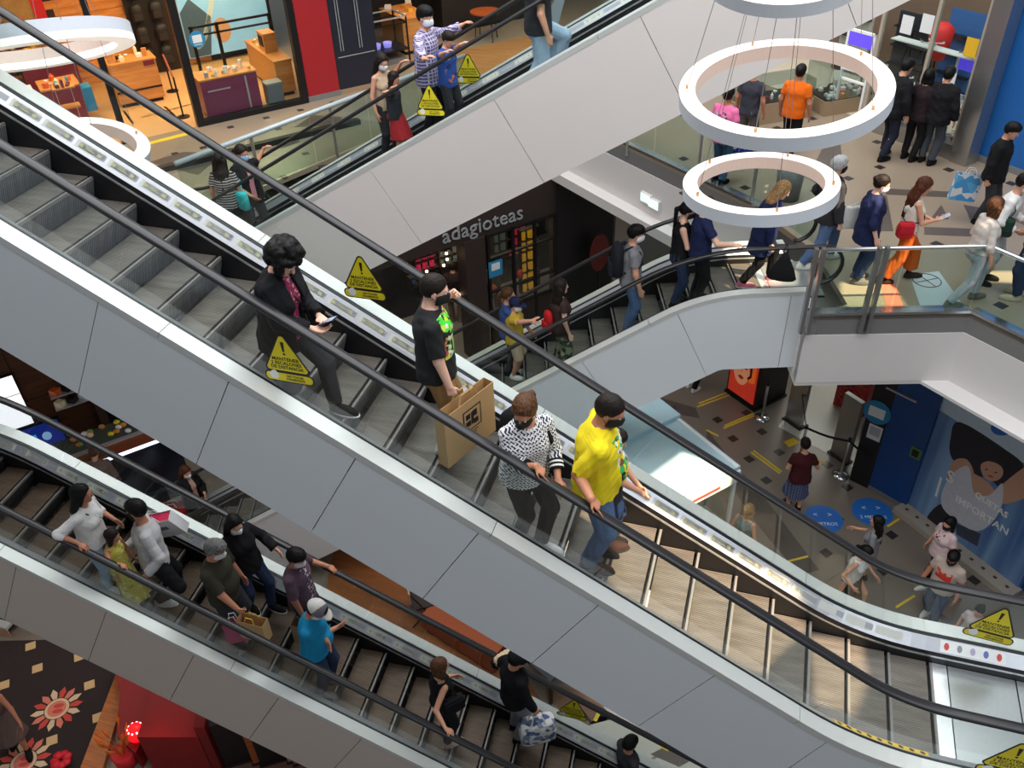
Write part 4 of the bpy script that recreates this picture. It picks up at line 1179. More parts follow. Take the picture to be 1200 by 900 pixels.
    if mask:
        mf = newf([Ell(Hh(0.05, 0, -0.045), np.array([0.10, 0.08, 0.08]) * hs, Rh)], 0.02, min(res, 0.010))
        cuts = (plane(Hh(0, 0, -0.010), Rh @ np.array([0.0, 0, 1])), plane(Hh(0.02, 0, 0), Rh @ np.array([-1, 0, 0])), plane(Hh(0, 0, -0.112), Rh @ np.array([0.2, 0, -1])))
        mf.add(Ell(Hh(0.030, 0, -0.05), np.array([0.076, 0.064, 0.080]) * hs, Rh), 0.006, 0.0, cuts); mf.add(Cone(Hh(0.106, 0, -0.026), Hh(0.104, 0, -0.06), 0.022 * hs, 0.024 * hs), 0, 0.02, cuts[:1])
        mo = kid('face_mask', mf, m_mask[mask])
        for sg in (1, -1):
            mb = MB(); mb.tube([Hh(0.035, sg * 0.064, -0.03), Hh(0.012, sg * 0.0795, -0.012), Hh(-0.012, sg * 0.088, 0.014)], 0.0022, 5); mb.tube([Hh(0.03, sg * 0.062, -0.085), Hh(0.008, sg * 0.079, -0.05), Hh(-0.014, sg * 0.086, -0.03)], 0.0022, 5)
            mb.build('ear_loop', m_mask[mask], mo)
    if glasses:
        mb = MB()
        for sg in (1, -1):
            c = [Hh(0.103 , sg * 0.031 + 0.021 * cos(t), 0.0 + 0.016 * sin(t)) for t in [2 * pi * i / 10 for i in range(11)]]; mb.tube(c, 0.002, 5)
            mb.tube([Hh(0.10, sg * 0.052, 0.003), Hh(0.06, sg * 0.078, 0.006), Hh(-0.01, sg * 0.086, 0.004)], 0.002, 5)
        mb.tube([Hh(0.106, -0.01, 0.004), Hh(0.106, 0.01, 0.004)], 0.002, 5); mb.build('glasses', m_blk, body)
    body_info = dict(o=body, hc=hc, Hh=Hh, sh=sh, arms=arms, P=P, B=B, Rt=Rt, ut=ut, lt=lt, ft=ft, s=s, pos=pos, ya=ya, legs=legs)
    def tow(l): return pos + np.array([l[0] * cos(ya) - l[1] * sin(ya), l[0] * sin(ya) + l[1] * cos(ya), l[2]])
    body_info['tow'] = tow
    PEOPLE.append(body_info)
    return body_info

def child(pi_, mb, name, mats, smooth=False): return mb.build(name, mats, pi_['o'], smooth)
# ------------------------------------------------------------------ signs and stickers on the escalators
def esc_at(e, x, y, sd):
    "arc length and height off the step line of the glass point seen at a pixel"
    u = np.array([cos(e.az), sin(e.az), 0]); n = np.array([-u[1], u[0], 0])
    w = onplane(x, y, e.C + n * sd * YG, n) - e.C
    s_, z_ = w @ u, w[2]
    best = min(np.linspace(0, e.Q, 600), key=lambda q: abs((s_ - e.base(q)[0]) * cos(e.base(q)[2]) + (z_ - e.base(q)[1]) * sin(e.base(q)[2])))
    b = e.base(best)
    return best, (z_ - b[1]) * cos(b[2]) - (s_ - b[0]) * sin(b[2])
for e, x, y, sd, w, tl in ((E1, 425, 324, -1, 0.345, 0.0), (E1, 336, 420, 1, 0.36, 0.0), (E1, 1166, 730, -1, 0.37, -0.1), (E1, 1190, 890, 1, 0.40, 0.0),
                           (E3, 504, 117, -1, 0.34, 0.0), (E3, 549, 80, 1, 0.34, 0.0), (E2, 672, 830, -1, 0.36, -0.1)):
    q, off = esc_at(e, x, y, sd); e.sign(q, sd, tl, off, w)
qa, _ = esc_at(E1, 35, 120, -1); qb, _ = esc_at(E1, 1055, 742, -1)
E1.stickers(-1, qb + 0.12, qa, 30)
qa, _ = esc_at(E2, 10, 520, -1); qb, _ = esc_at(E2, 760, 880, -1)
E2.stickers(-1, qb, qa, 24)
E3.stickers(1, 3.0, 9.0, 12)
def deck_strip(e, sd, q0, q1, t0, t1, mats, name, marks=0):
    y0 = sd * STEPW / 2; mb = MB()
    def pt(q, t, h): return e.local(q, y0 + sd * (0.002 + t * (YG - STEPW / 2 - 0.014)), (0.165 + 0.09 * t) * K + h)
    n = 8
    for i in range(n):
        a, b = q0 + (q1 - q0) * i / n, q0 + (q1 - q0) * (i + 1) / n
        c = [pt(a, t0, 0.0015), pt(b, t0, 0.0015), pt(b, t1, 0.0015), pt(a, t1, 0.0015)]; nr = np.cross(c[1] - c[0], c[3] - c[0]); nr = nr if nr[2] > 0 else -nr
        mb.slab(c, nr, 0.0015, 0)
    for i in range(marks):
        q = q0 + (q1 - q0) * (i + 0.5) / marks; r = 0.022
        c = [pt(q + r * cos(t), (t0 + t1) / 2 + 0.26 * sin(t), 0.0025) for t in [pi * k / 4 for k in range(8)]]; nr = np.cross(c[1] - c[0], c[3] - c[0]); nr = nr if nr[2] > 0 else -nr
        mb.slab(c, nr, 0.001, 1 + i % (len(mats) - 1))
    return mb.build(name, mats, e.root)
q0, _ = esc_at(E1, 985, 850, 1); q1, _ = esc_at(E1, 1088, 893, 1)
deck_strip(E1, 1, q1, q0, 0.05, 0.75, [M('yellow_strip', (244, 196, 20), 0.5), m_blk], 'caution_strip', 9)
q0, _ = esc_at(E1, 1100, 752, -1); q1, _ = esc_at(E1, 1168, 768, -1)
deck_strip(E1, -1, q1 - 0.05, q0, 0.1, 0.9, [M('label_white', (225, 226, 228), 0.5), M('label_red', (200, 70, 60), 0.5), M('label_blue', (90, 110, 170), 0.5), M('label_mauve', (170, 160, 190), 0.5), M('label_grey', (140, 140, 150), 0.5)], 'pictogram_label', 5)

# ------------------------------------------------------------------ ring lamps hung on wires
m_ring = M('ring_white_paint', (204, 208, 216), 0.5, 0, 0.02)
m_ring_top = M('ring_diffuser', (214, 208, 200), 0.5, 0, 0.02, emit=0.6, emitc=(255, 240, 222))
m_ring_in = M('ring_inner_face', (216, 196, 186), 0.5, 0, 0.02, emit=0.16, emitc=(255, 208, 180))
m_wire = M('wire', (150, 140, 136), 0.4, 0.6)
m_brass = M('brass_bracket', (190, 150, 110), 0.3, 0.7)
def ring(label, x, y, depth, a, r, phi, below=False, h=0.10, w=0.12, nw=5, ph=0.4):
    d = ray(x, y); er = unit(_rt - d * (_rt @ d)); eu = np.cross(er, d); eu = eu if eu @ _up > 0 else -eu
    ph_ = radians(phi); m = -sin(ph_) * er + cos(ph_) * eu; k = sqrt(1 - r * r)
    n = m * k + (d if below else -d) * r
    c = CAMP + d * depth; R0 = a / FPX * depth * (d @ _fw) * 0 + a * depth / FPX * (d @ _fw)
    x_ = unit(np.cross(n, [0.3, 1, 0.1])); y_ = np.cross(n, x_)
    t = thing('ring_lamp', label, 'lamp', c, 0.0, None)
    N = 72
    def loopp(rad, z): return [x_ * rad * cos(2 * pi * i / N) + y_ * rad * sin(2 * pi * i / N) + n * z for i in range(N)]
    emi = -h / 2 if below else h / 2
    mb = MB(); mb.sweep([loopp(R0, h / 2), loopp(R0, -h / 2)], True, False, 0); mb.sweep([loopp(R0, -h / 2 * (-1 if below else 1)), loopp(R0 - w, -h / 2 * (-1 if below else 1))], True, False, 0)
    mb.build('housing', m_ring, t)
    mb = MB(); mb.sweep([loopp(R0 - 0.002, emi), loopp(R0 - w, emi)], True, False); mb.build('diffuser', m_ring_top, t)
    mb = MB(); mb.sweep([loopp(R0 - w, h / 2), loopp(R0 - w, -h / 2)], True, False); mb.build('inner_face', m_ring_in, t)
    if below:
        mb = MB(); mb.sweep([loopp(R0 + 0.002, -h / 2), loopp(R0 + 0.002, -h / 2 + h * 0.36)], True, False); mb.sweep([loopp(R0 - w - 0.002, -h / 2), loopp(R0 - w - 0.002, -h / 2 + h * 0.36)], True, False); mb.build('diffuser_rim', M('ring_rim', (240, 236, 230), 0.5, emit=0.7), t)
    apex = np.array([0, 0, 2.2]) + n * 0.3
    for i in range(nw):
        an = ph + 2 * pi * i / nw; p = (x_ * cos(an) + y_ * sin(an)) * (R0 - w / 2) + n * h / 2
        mb = MB(); mb.tube([p - n * 0.005, p + n * 0.03], 0.012, 6); mb.build('bracket', m_brass, t)
        q = p * 0.25 + apex
        mb = MB(); mb.tube([p, q], 0.0028, 4); mb.build('wire', m_wire, t)
    mb = MB(); mb.tube([apex + n * 0.02, np.array([0.1, 0.1, ROOFZ - c[2]])], 0.006, 5); mb.build('wire', m_wire, t)
    mb = MB(); mb.cyl(apex - [0, 0, 0.03], 0.02, 0.06, 8); mb.build('wire_clamp', m_brass, t)
    return t
ring('big white ring lamp before the people on the bridge floor, middle of three', 918.5, 107, 7.7, 121, 0.458, 0, h=0.115, w=0.13)
ring('smaller white ring lamp hanging lowest, in front of the woman in the long navy jacket', 890.5, 219.5, 7.8, 89, 0.41, -1, h=0.105, w=0.12, ph=0.9)
ring('white ring lamp cut off by the top edge above the other two rings', 920, -39.5, 7.4, 97, 0.47, 0, h=0.10, w=0.12)
ring('large tilted ring lamp seen from below in front of the warm lit shop', 40, 55, 9.6, 111, 0.14, 8, True, h=0.17, w=0.16, nw=4)
ring('small ring lamp half hidden behind the white escalator edge', 117, 172, 9.4, 55, 0.5, -6, h=0.12, w=0.12, nw=3)
# ------------------------------------------------------------------ shops
class Fr:
    "upright frame: t along the front, d into the shop"
    def __init__(s, o, deg):
        s.o = np.asarray(o, float); s.a = radians(deg); s.u = np.array([cos(s.a), sin(s.a), 0]); s.n = np.array([-s.u[1], s.u[0], 0])
    def __call__(s, t, d, z=0): return s.o + s.u * t + s.n * d + np.array([0, 0, z])
    def td(s, x, y, z=0):
        w = at(x, y, s.o[2] + z) - s.o; return float(w @ s.u), float(w @ s.n)
    def hit(s, x, y, d=0):
        w = onplane(x, y, s(0, d), s.n) - s.o; return float(w @ s.u), float(w[2])
def bx(fr, name, mats, t, d, z, parent=None, root=None, bevel=0):
    "box spanning t, d, z ranges; under a thing it is placed relative to the thing's origin frame"
    mb = MB()
    if parent is None:
        c = fr((t[0] + t[1]) / 2, (d[0] + d[1]) / 2, z[0]); mb.box((0, 0, (z[1] - z[0]) / 2), (t[1] - t[0], d[1] - d[0], z[1] - z[0]))
        return mb.build(name, mats, None, False, c, fr.a)
    mb.box(((t[0] + t[1]) / 2, (d[0] + d[1]) / 2, (z[0] + z[1]) / 2), (t[1] - t[0], d[1] - d[0], z[1] - z[0]))
    return mb.build(name, mats, parent)
def ft(fr, name, label, cat, t, d, z=0, group=None): return thing(name, label, cat, fr(t, d, z), fr.a, group)

m_shopwood = wood('orange_shop_wood', (196, 122, 52), (226, 158, 84), 1.6, 0.5)
m_counter = wood('counter_oak', (176, 116, 56), (206, 146, 82), 1.4, 0.45)
m_shopfloor = M('warm_shop_floor', (206, 164, 112), 0.3, 0, 0.05, 2)
m_framek = M('black_metal_frame', (26, 25, 27), 0.4, 0.3)
m_maroon = M('maroon_panel', (112, 38, 56), 0.4, 0, 0.06)
m_red = M('red_wall_paint', (158, 26, 34), 0.5, 0, 0.05, 4)
m_navy = M('navy_panel', (30, 32, 46), 0.4, 0, 0.08, 4)
m_shopglass = glass('shop_glass', (240, 246, 245), 0.35)
m_dark = M('dark_brown_wall', (48, 36, 32), 0.55, 0, 0.15, 4)
m_black2 = M('black_wall', (22, 20, 22), 0.55, 0, 0.15, 6)
m_cream = M('cream_goods', (232, 214, 176), 0.6); m_silver = M('silver_strip', (206, 206, 208), 0.3, 0.6)
m_blue = M('blue_wall_paint', (28, 96, 168), 0.4, 0, 0.05, 3)
m_disc = M('blue_disc', (36, 128, 172), 0.5); m_disc2 = M('blue_floor_disc', (40, 110, 196), 0.4)
m_paper = M('white_paper', (220, 222, 224), 0.7)
m_white = M('white_plastic', (232, 232, 230), 0.45)
m_teal = M('teal_goods', (40, 160, 170), 0.6); m_pinkg = M('pink_goods', (206, 40, 84), 0.6); m_orange = M('orange_goods', (226, 96, 36), 0.6); m_yelg = M('yellow_goods', (226, 176, 40), 0.5)
GOODS = [m_cream, m_teal, m_pinkg, m_orange, m_yelg, m_white, m_maroon, m_framek]

# --- warm lit shop at the upper left
A = Fr(at(237, 147, L2), 48.5)
A.o[2] = L2
fl = MB(); fl.prism([tuple(A(t, d)[:2]) for t, d in ((-9, 0.02), (2.45, 0.02), (3.2, 0.3), (3.2, 4.6), (-9, 4.6))], L2 - 0.01, L2 + 0.004)
struct(fl.build('floor', m_shopfloor))
bw_ = struct(bx(A, 'wall_back', m_dark, (-8, 3.3), (4.46, 4.6), (0, 3.2)))
mb = MB(); mb.box((0, 0, 0), (0.894, 0.03, 0.172)); plank = mb.mesh('plank', m_shopwood)
for r in range(13):
    for c in range(4):
        t = -1.62 + c * 0.9 + (0.3 if r % 2 else 0)
        link('plank', plank, bw_, (t + 2.35 + 0.0, -0.085 - 0.006 * ((r * 7 + c * 3) % 3), 0.09 + r * 0.18))
for i in range(3):     # patterned panels on the left of the back wall
    mb = MB(); mb.box((0, 0, 0), (1.1, 0.04, 2.4))
    mb.build('wall_panel', [M('tan_patterned_panel', (176, 140, 84), 0.6, 0, 0.3, 9), M('brick_red_panel', (170, 84, 52), 0.6, 0, 0.2, 9), M('rust_panel', (150, 62, 40), 0.6, 0, 0.2, 9)][i], bw_, False, (-0.55 - i * 1.15 + 0.35, -0.10, 1.25))
mb = MB(); mb.box((0, 0, 0), (0.26, 0.05, 2.4)); mb.build('wall_panel', M('bright_red_panel', (206, 30, 40), 0.5), bw_, False, (0.28, -0.13, 1.25))
# framed window, right of the entrance
w = ft(A, 'shop_window', 'black framed shop window with a blue disc sticker on its left post', 'window', 0, 0); 
bx(A, 'frame', m_framek, (-0.10, 0.06), (-0.08, 0.10), (0, 3.2), w); bx(A, 'frame', m_framek, (2.30, 2.44), (-0.08, 0.10), (0, 3.2), w)
bx(A, 'frame', m_framek, (0.06, 2.30), (-0.08, 0.08), (0, 0.12), w)
bx(A, 'glass_pane', m_shopglass, (0.06, 2.30), (-0.006, 0.006), (0.12, 3.2), w)
t0, z0 = A.hit(231, 46, -0.09); mb = MB()
mb.sweep([[(t0 + 0.165 * cos(q), y, z0 + 0.165 * sin(q)) for q in [2 * pi * i / 24 for i in range(24)]] for y in (-0.088, -0.096)], mi=0); mb.box((t0, -0.098, z0 + 0.01), (0.19, 0.006, 0.15), mi=1)
dd = mb.build('notice_disc', [m_disc, m_paper], w)
text('lettering', 'AFORO', 0.05, m_whi, dd, frame((t0, -0.099, z0 - 0.105), (1, 0, 0), (0, 0, 1)))
for z in (0.95, 1.75):
    pass
p = ft(A, 'door_post', 'thin black post at the open entrance of the warm lit shop', 'post', -1.6, 0.0); bx(A, 'shaft', m_framek, (-0.06, 0.06), (-0.06, 0.06), (0, 3.2), p); bx(A, 'foot', m_framek, (-0.09, 0.09), (-0.09, 0.09), (0, 0.05), p)
struct(bx(A, 'wall_front', m_red, (2.46, 3.22), (-0.04, 0.3), (0.12, 3.3))); struct(bx(A, 'baseboard_front', m_fascia_g, (2.44, 3.24), (-0.06, 0.3), (0, 0.12)))
# counters inside
def counter(fr, label, t, d, h, front, topm, feet=True, strip=None):
    c = ft(fr, 'counter', label, 'counter', t[0], d[0]); L, D = t[1] - t[0], d[1] - d[0]
    bx(fr, 'plinth', m_framek, (0.04, L - 0.04), (0.05, D - 0.04), (0, 0.09), c); bx(fr, 'body', front, (0, L), (0.0, D), (0.09, h - 0.035), c)
    bx(fr, 'top', topm, (-0.02, L + 0.02), (-0.02, D + 0.02), (h - 0.035, h), c)
    return c
c1 = counter(A, 'long oak counter with small display boxes on it inside the warm shop', (-1.23, -0.23), (2.14, 2.75), 0.98, m_counter, m_counter)
bx(A, 'drawer_gap', m_framek, (0.0, 1.0), (-0.012, 0.0), (0.33, 0.37), c1); bx(A, 'sign_plate', m_maroon, (0.72, 0.96), (-0.03, 0.0), (0.84, 0.95), c1)
c2 = counter(A, 'purple fronted counter behind the shop window with a silver strip', (0.2, 1.44), (0.17, 0.80), 0.88, M('purple_panel', (128, 52, 88), 0.35, 0, 0.06), m_shopwood)
bx(A, 'strip', m_silver, (0.12, 0.62), (-0.014, 0), (0.60, 0.63), c2); bx(A, 'strip', m_silver, (0.96, 1.0), (-0.014, 0), (0.1, 0.8), c2)
c3 = counter(A, 'oak till counter running away from the window', (2.02, 2.42), (0.65, 2.7), 0.82, m_counter, m_counter)
c4 = counter(A, 'maroon cabinet left of the entrance post in the warm shop', (-2.75, -2.0), (1.55, 2.3), 0.9, m_maroon, m_counter)
c5 = counter(A, 'low white display counter at the far left of the warm shop', (-4.2, -2.9), (1.6, 2.3), 0.85, m_maroon, m_white)
bx(A, 'box', m_disc, (0.77, 0.98), (0.1, 0.5), (0.25, 0.75), c4)
c6 = counter(A, 'tall maroon shelf block at the back left of the warm shop', (-2.9, -1.75), (3.4, 4.1), 1.15, m_maroon, m_counter)
b = ft(A, 'bin', 'grey waste bin beside the purple counter', 'bin', 1.62, 0.22); bx(A, 'body', M('grey_bin', (104, 112, 120), 0.5), (0, 0.36), (0, 0.3), (0, 0.46), b); bx(A, 'lid', M('grey_bin_lid', (140, 144, 140), 0.5), (-0.01, 0.37), (-0.01, 0.31), (0.46, 0.5), b)
rg = ft(A, 'till', 'wooden till box on the oak till counter', 'till', 2.08, 1.35, 0.82); bx(A, 'body', m_counter, (0, 0.3), (0, 0.45), (0, 0.42), rg); bx(A, 'screen', m_framek, (-0.012, 0), (0.08, 0.36), (0.12, 0.36), rg)
rnd = random.Random(4)
CNAME = {}
def goods(fr, n, t, d, z, label, group, cat='goods', smin=0.05, smax=0.12, mats=None):
    out = []
    for i in range(n):
        tt, ddp = rnd.uniform(*t), rnd.uniform(*d); sx, sy, sz = rnd.uniform(smin, smax), rnd.uniform(smin, smax), rnd.uniform(smin, smax * 1.3)
        mb = MB(); m = rnd.choice(mats or GOODS); k = rnd.random()
        if k < 0.45: mb.box((0, 0, sz / 2), (sx, sy, sz), rnd.uniform(0, 1)); nm = 'small_box'
        elif k < 0.75: mb.lathe((0, 0, 0), [(sx / 2, 0), (sx / 2, sz * 0.7), (sx / 5, sz * 0.85), (sx / 5, sz)], 10); nm = 'jar'
        else: mb.lathe((0, 0, 0), [(sx / 4, 0), (sx / 2, sz * 0.4), (sx / 2, sz * 0.5), (sx / 2.4, sz * 0.5), (sx / 5, sz * 0.1)], 10); nm = 'bowl'
        out.append((mb.build(nm, m, None, False, fr(tt, ddp, z)), m, nm))
    out.sort(key=lambda o: imgx(o[0].location))
    for i, (o, m, nm) in enumerate(out):
        c = next((k for k in ('cream', 'teal', 'pink', 'orange', 'yellow', 'white', 'maroon', 'black', 'silver', 'red', 'oak') if k in m.name.replace('counter_oak', 'oak')), 'small')
        tag(o, c + ' ' + nm.replace('small_', '') + ' ' + label + ', ' + ordinal(i) + ' from the left', cat, group)
goods(A, 16, (0.28, 1.38), (0.25, 0.75), 0.88, 'on the purple fronted counter', 'trinkets on the purple counter', mats=[m_cream, m_silver, m_white, m_yelg])
goods(A, 9, (-1.2, -0.3), (2.22, 2.7), 0.98, 'on the long oak counter', 'goods on the oak counter', smax=0.16, mats=[m_cream, m_framek, m_counter, m_white])
goods(A, 10, (-2.7, -2.1), (1.6, 2.2), 0.9, 'on the maroon cabinet', 'goods on the maroon cabinet', mats=[m_cream, m_orange, m_teal, m_white])
goods(A, 10, (-4.1, -3.0), (1.7, 2.2), 0.85, 'on the low white display counter', 'goods on the white display counter', mats=[m_cream, m_silver, m_orange])
goods(A, 8, (-2.8, -1.8), (3.5, 4.0), 1.15, 'on the tall maroon shelf block', 'goods on the shelf block', smax=0.2)
goods(A, 6, (2.1, 2.35), (1.9, 2.6), 0.82, 'on the oak till counter', 'goods on the till counter')
def backpack(fr, t, d, z, label, group, m, sc=1.0):
    b = ft(fr, 'backpack', label, 'bag', t, d, z, group); mb = MB()
    mb.sweep([[(0.15 * sc * r * cos(q) * (1 if abs(cos(q)) < 0.8 else 0.95), 0.085 * sc * r * sin(q), h * sc) for q in [2 * pi * i / 14 for i in range(14)]] for h, r in ((0, 0.8), (0.03, 1), (0.28, 1.0), (0.36, 0.85), (0.40, 0.4))]); mb.build('body', m, b, True)
    mb = MB(); mb.box((0, -0.085 * sc, 0.12 * sc), (0.2 * sc, 0.05 * sc, 0.16 * sc)); mb.build('pocket', m, b)
    mb = MB(); mb.tube([(-0.04 * sc, 0, 0.39 * sc), (0, 0, 0.46 * sc), (0.04 * sc, 0, 0.39 * sc)], 0.01, 6); mb.build('handle', m, b)
m_bag = M('black_nylon', (26, 26, 30), 0.6, 0, 0.25, 20)
bd = struct(bx(A, 'trim_13', m_black2, (-0.25, 0.75), (4.28, 4.36), (0, 3)))
for r in range(4):
    for c in range(2): backpack(A, -0.02 + c * 0.45, 4.15, 0.25 + r * 0.52, 'black backpack on the dark back wall strip, ' + ('lowest', 'second lowest', 'third', 'topmost')[r] + ' row, ' + ('left', 'right')[c], 'backpacks on the back wall', m_bag, 1.0)
# rails and blue picture on the right of the back wall
pic = ft(A, 'picture', 'large pale blue wall picture of a person behind black rails', 'picture', 0.95, 4.24, 0.2)
bx(A, 'board', M('pale_blue_print', (140, 196, 236), 0.6, 0, 0.15, 2, emit=0.30, emitc=(130, 190, 240)), (0, 2.2), (-0.02, 0.02), (0, 2.6), pic)  # glow added to the print to hold its blue under warm lamps
mb = MB(); mb.slab([(0.15 + 0.9 * i / 8, -0.03, 0.2 + 1.9 * (i / 8) ** 1.6) for i in range(9)] + [(0.30 + 0.9 * i / 8, -0.03, 0.2 + 1.9 * (i / 8) ** 1.6) for i in range(8, -1, -1)], (0, -1, 0), 0.004)
mb.build('print_shape', M('print_light', (196, 220, 232), 0.6), pic)
mb = MB(); mb.slab([(0.95 + 0.22 * cos(q), -0.03, 0.55 + 0.3 * sin(q)) for q in [2 * pi * i / 14 for i in range(14)]], (0, -1, 0), 0.004); mb.build('print_shape', M('print_tan', (206, 156, 120), 0.6), pic)
mb = MB(); mb.slab([(0.02, -0.03, 0.02), (0.55, -0.03, 0.02), (0.75, -0.03, 0.9), (0.3, -0.03, 1.4), (0.02, -0.03, 1.1)], (0, -1, 0), 0.004); mb.build('print_shape', M('print_slate', (70, 96, 120), 0.6), pic)
rk = ft(A, 'rail_stand', 'black double rail stand in front of the blue picture', 'rail', 0.75, 2.6); 
bx(A, 'rail', m_framek, (0, 1.95), (0, 0.05), (1.30, 1.35), rk); bx(A, 'rail', m_framek, (0, 1.95), (0, 0.05), (1.12, 1.16), rk)
for t in (0.02, 0.62, 1.9): bx(A, 'post', m_framek, (t, t + 0.07), (0, 0.06), (0, 1.35), rk)
pr_ = ft(A, 'queue_rail', 'low dark rail on round feet inside the entrance', 'rail', -0.2, 0.75)
for t, d in ((0, 0), (0.25, 1.9)): 
    mb = MB(); mb.lathe((t, d, 0), [(0.14, 0), (0.14, 0.02), (0.02, 0.03), (0.02, 0.88)], 12); mb.build('post', m_framek, pr_)
mb = MB(); mb.tube([(0, 0, 0.86), (0.25, 1.9, 0.86)], 0.022, 6); mb.build('handrail', wood('rail_wood', (120, 60, 40), (150, 80, 54)), pr_)
for t, d in ((-2.5, 1.5), (0.6, 2.0), (2.2, 3.0)): light('shop_lamp', 'AREA', A(t, d, 2.95), 100, (1.0, 0.70, 0.38), (1.6, 1.6), rot=(0, 0, 0))
struct(bx(A, 'ceiling', m_fascia_w, (-9, 3.3), (0.1, 4.6), (3.2, 3.3)))
light('mall_area_light', 'AREA', A(0.5, -2.2, 3.0), 40, (1.0, 0.76, 0.5), (5, 1.2), rot=(0, 0, A.a))

for k in range(3):
    sh_ = ft(A, 'wall_shelf', ('lowest', 'middle', 'top')[k] + ' wall shelf of small goods at the back left of the warm shop', 'shelf', -4.6, 4.05, 0.55 + 0.5 * k); bx(A, 'board', m_maroon, (0, 2.2), (0, 0.3), (0, 0.03), sh_); bx(A, 'lip', m_counter, (0, 2.2), (-0.02, 0), (0, 0.06), sh_)
    for j in range(11): mb = MB(); hh = rnd.uniform(0.12, 0.26); mb.lathe((0, 0, 0), [(0.045, 0), (0.045, hh * 0.7), (0.018, hh * 0.85), (0.018, hh)], 8); tag(mb.build('bottle', [m_cream, m_maroon, m_orange, m_framek, m_teal][(j * 3 + k) % 5], None, True, A(-4.5 + j * 0.2, 4.2, 0.58 + 0.5 * k)), ordinal(j) + ' bottle from the left on the ' + ('lowest', 'middle', 'top')[k] + ' wall shelf of the warm shop', 'bottle', ('lowest', 'middle', 'top')[k] + ' shelf bottles')
st_ = ft(A, 'wire_stand', 'slim wire stand with two small wooden trays at the left of the warm shop', 'stand', -2.55, 0.75)
for t_ in (0, 0.3):
    mb = MB(); mb.tube([(t_, 0, 0), (t_, 0, 1.15)], 0.008, 6); mb.build('post', m_silver, st_)
for z_ in (0.7, 1.1): bx(A, 'tray', m_counter, (-0.05, 0.38), (-0.12, 0.16), (z_, z_ + 0.03), st_)
goods(A, 5, (-2.5, -2.25), (0.68, 0.85), 1.13, 'on the slim wire stand', 'figures on the wire stand', mats=[m_cream, m_maroon, m_silver])
for j, (t_, z_) in enumerate(((-2.2, 1.5), (-2.7, 1.1), (-3.0, 1.75), (-3.6, 1.4), (-3.3, 0.9), (-2.35, 0.75))):
    mb = MB(); mb.box((0, 0, 0), (0.22, 0.05, 0.3)); tag(mb.build('wall_box', [m_framek, m_maroon, m_silver, m_orange, m_cream, m_framek][j], None, False, A(t_, 4.28, z_), A.a), ('black box high on the tan wall panel', 'maroon box on the tan wall panel', 'silver box on the rust wall panel', 'orange box at the far end of the wall panels', 'cream box low on the rust wall panel', 'black box low on the tan wall panel')[j] + ' of the warm shop', 'box')

# --- dark shop at the top centre
nv = struct(bx(A, 'wall_front', m_navy, (3.24, 4.28), (0.0, 0.3), (0.1, 3.2)))
for t in (-0.36, -0.30, 0.10, 0.16): mb = MB(); mb.box((t, -0.165, 1.95), (0.014, 0.02, 2.2)); mb.build('trim_strip', m_silver, nv)
mb = MB(); mb.box((0.0, -0.165, 0.72), (0.9, 0.02, 0.015)); mb.build('trim_strip', m_silver, nv)
struct(bx(A, 'baseboard_front', M('tan_base', (160, 132, 104), 0.5), (3.24, 4.28), (-0.02, 0.3), (0, 0.1)))
struct(bx(A, 'wall_back', m_black2, (4.2, 14), (4.4, 4.6), (0, 3.2)))
struct(bx(A, 'wall_side', m_black2, (4.18, 4.28), (0.3, 4.4), (0, 3.2)))
cs = ft(A, 'display_case', 'black framed glass display case with three lit lilac bowls', 'display case', 4.4, 1.15)
for t in (0, 1.2):
    for d in (0, 0.75): bx(A, 'post', m_framek, (t, t + 0.035), (d, d + 0.035), (0, 1.12), cs)
for z in (0.32, 0.95, 1.09):
    for a in ((0, 1.235, 0, 0.03), (0, 1.235, 0.755, 0.785), (0, 0.03, 0, 0.785), (1.2, 1.235, 0, 0.785)): bx(A, 'rail', m_framek if z != 1.09 else m_silver, a[:2], a[2:], (z, z + 0.03), cs)
bx(A, 'base', M('grey_plinth', (120, 116, 112), 0.5), (0.1, 1.15), (0.1, 0.7), (0, 0.12), cs); bx(A, 'shelf', m_navy, (0.03, 1.2), (0.03, 0.75), (0.33, 0.35), cs); bx(A, 'glass_pane', m_shopglass, (0.03, 1.2), (0.008, 0.016), (0.35, 0.95), cs)
mlil = M('lilac_lit_bowl', (150, 140, 236), 0.5, emit=0.9)
for i in range(3):
    mb = MB(); mb.lathe((0, 0, 0), [(0.09, 0), (0.115, 0.12), (0.10, 0.12), (0.08, 0.02)], 14); tag(mb.build('bowl', mlil, None, True, A(4.62 + 0.3 * i, 1.55, 0.35)), ('left', 'middle', 'right')[i] + ' lit lilac bowl inside the black framed glass display case', 'bowl', 'lilac bowls in the case')
c7 = counter(A, 'honey coloured wooden counter piled with goods behind the man in plaid', (5.75, 6.5), (1.7, 3.0), 0.9, m_counter, m_shopwood)
goods(A, 12, (5.8, 6.45), (1.75, 2.9), 0.9, 'on the honey coloured counter', 'goods on the honey counter', smax=0.16, mats=[m_cream, m_counter, m_yelg, m_white])
c8 = counter(A, 'long black bar with an amber lit shelf at the top of the picture', (7.4, 10.2), (2.7, 3.3), 1.05, m_black2, m_black2)
bx(A, 'lit_shelf', M('amber_lit_strip', (240, 170, 90), 0.5, emit=0.8), (0.05, 2.6), (0.02, 0.3), (1.05, 1.09), c8)
goods(A, 10, (7.6, 9.9), (2.75, 2.95), 1.09, 'on the amber lit bar shelf', 'bottles on the bar', mats=[m_cream, m_maroon, m_white, m_pinkg])
tb = ft(A, 'table', 'small round wooden table on thin legs before the black bar', 'table', 8.1, 1.6); mb = MB(); mb.cyl((0, 0, 0.70), 0.4, 0.04, 20); mb.build('tabletop', M('rust_table', (150, 74, 36), 0.4), tb)
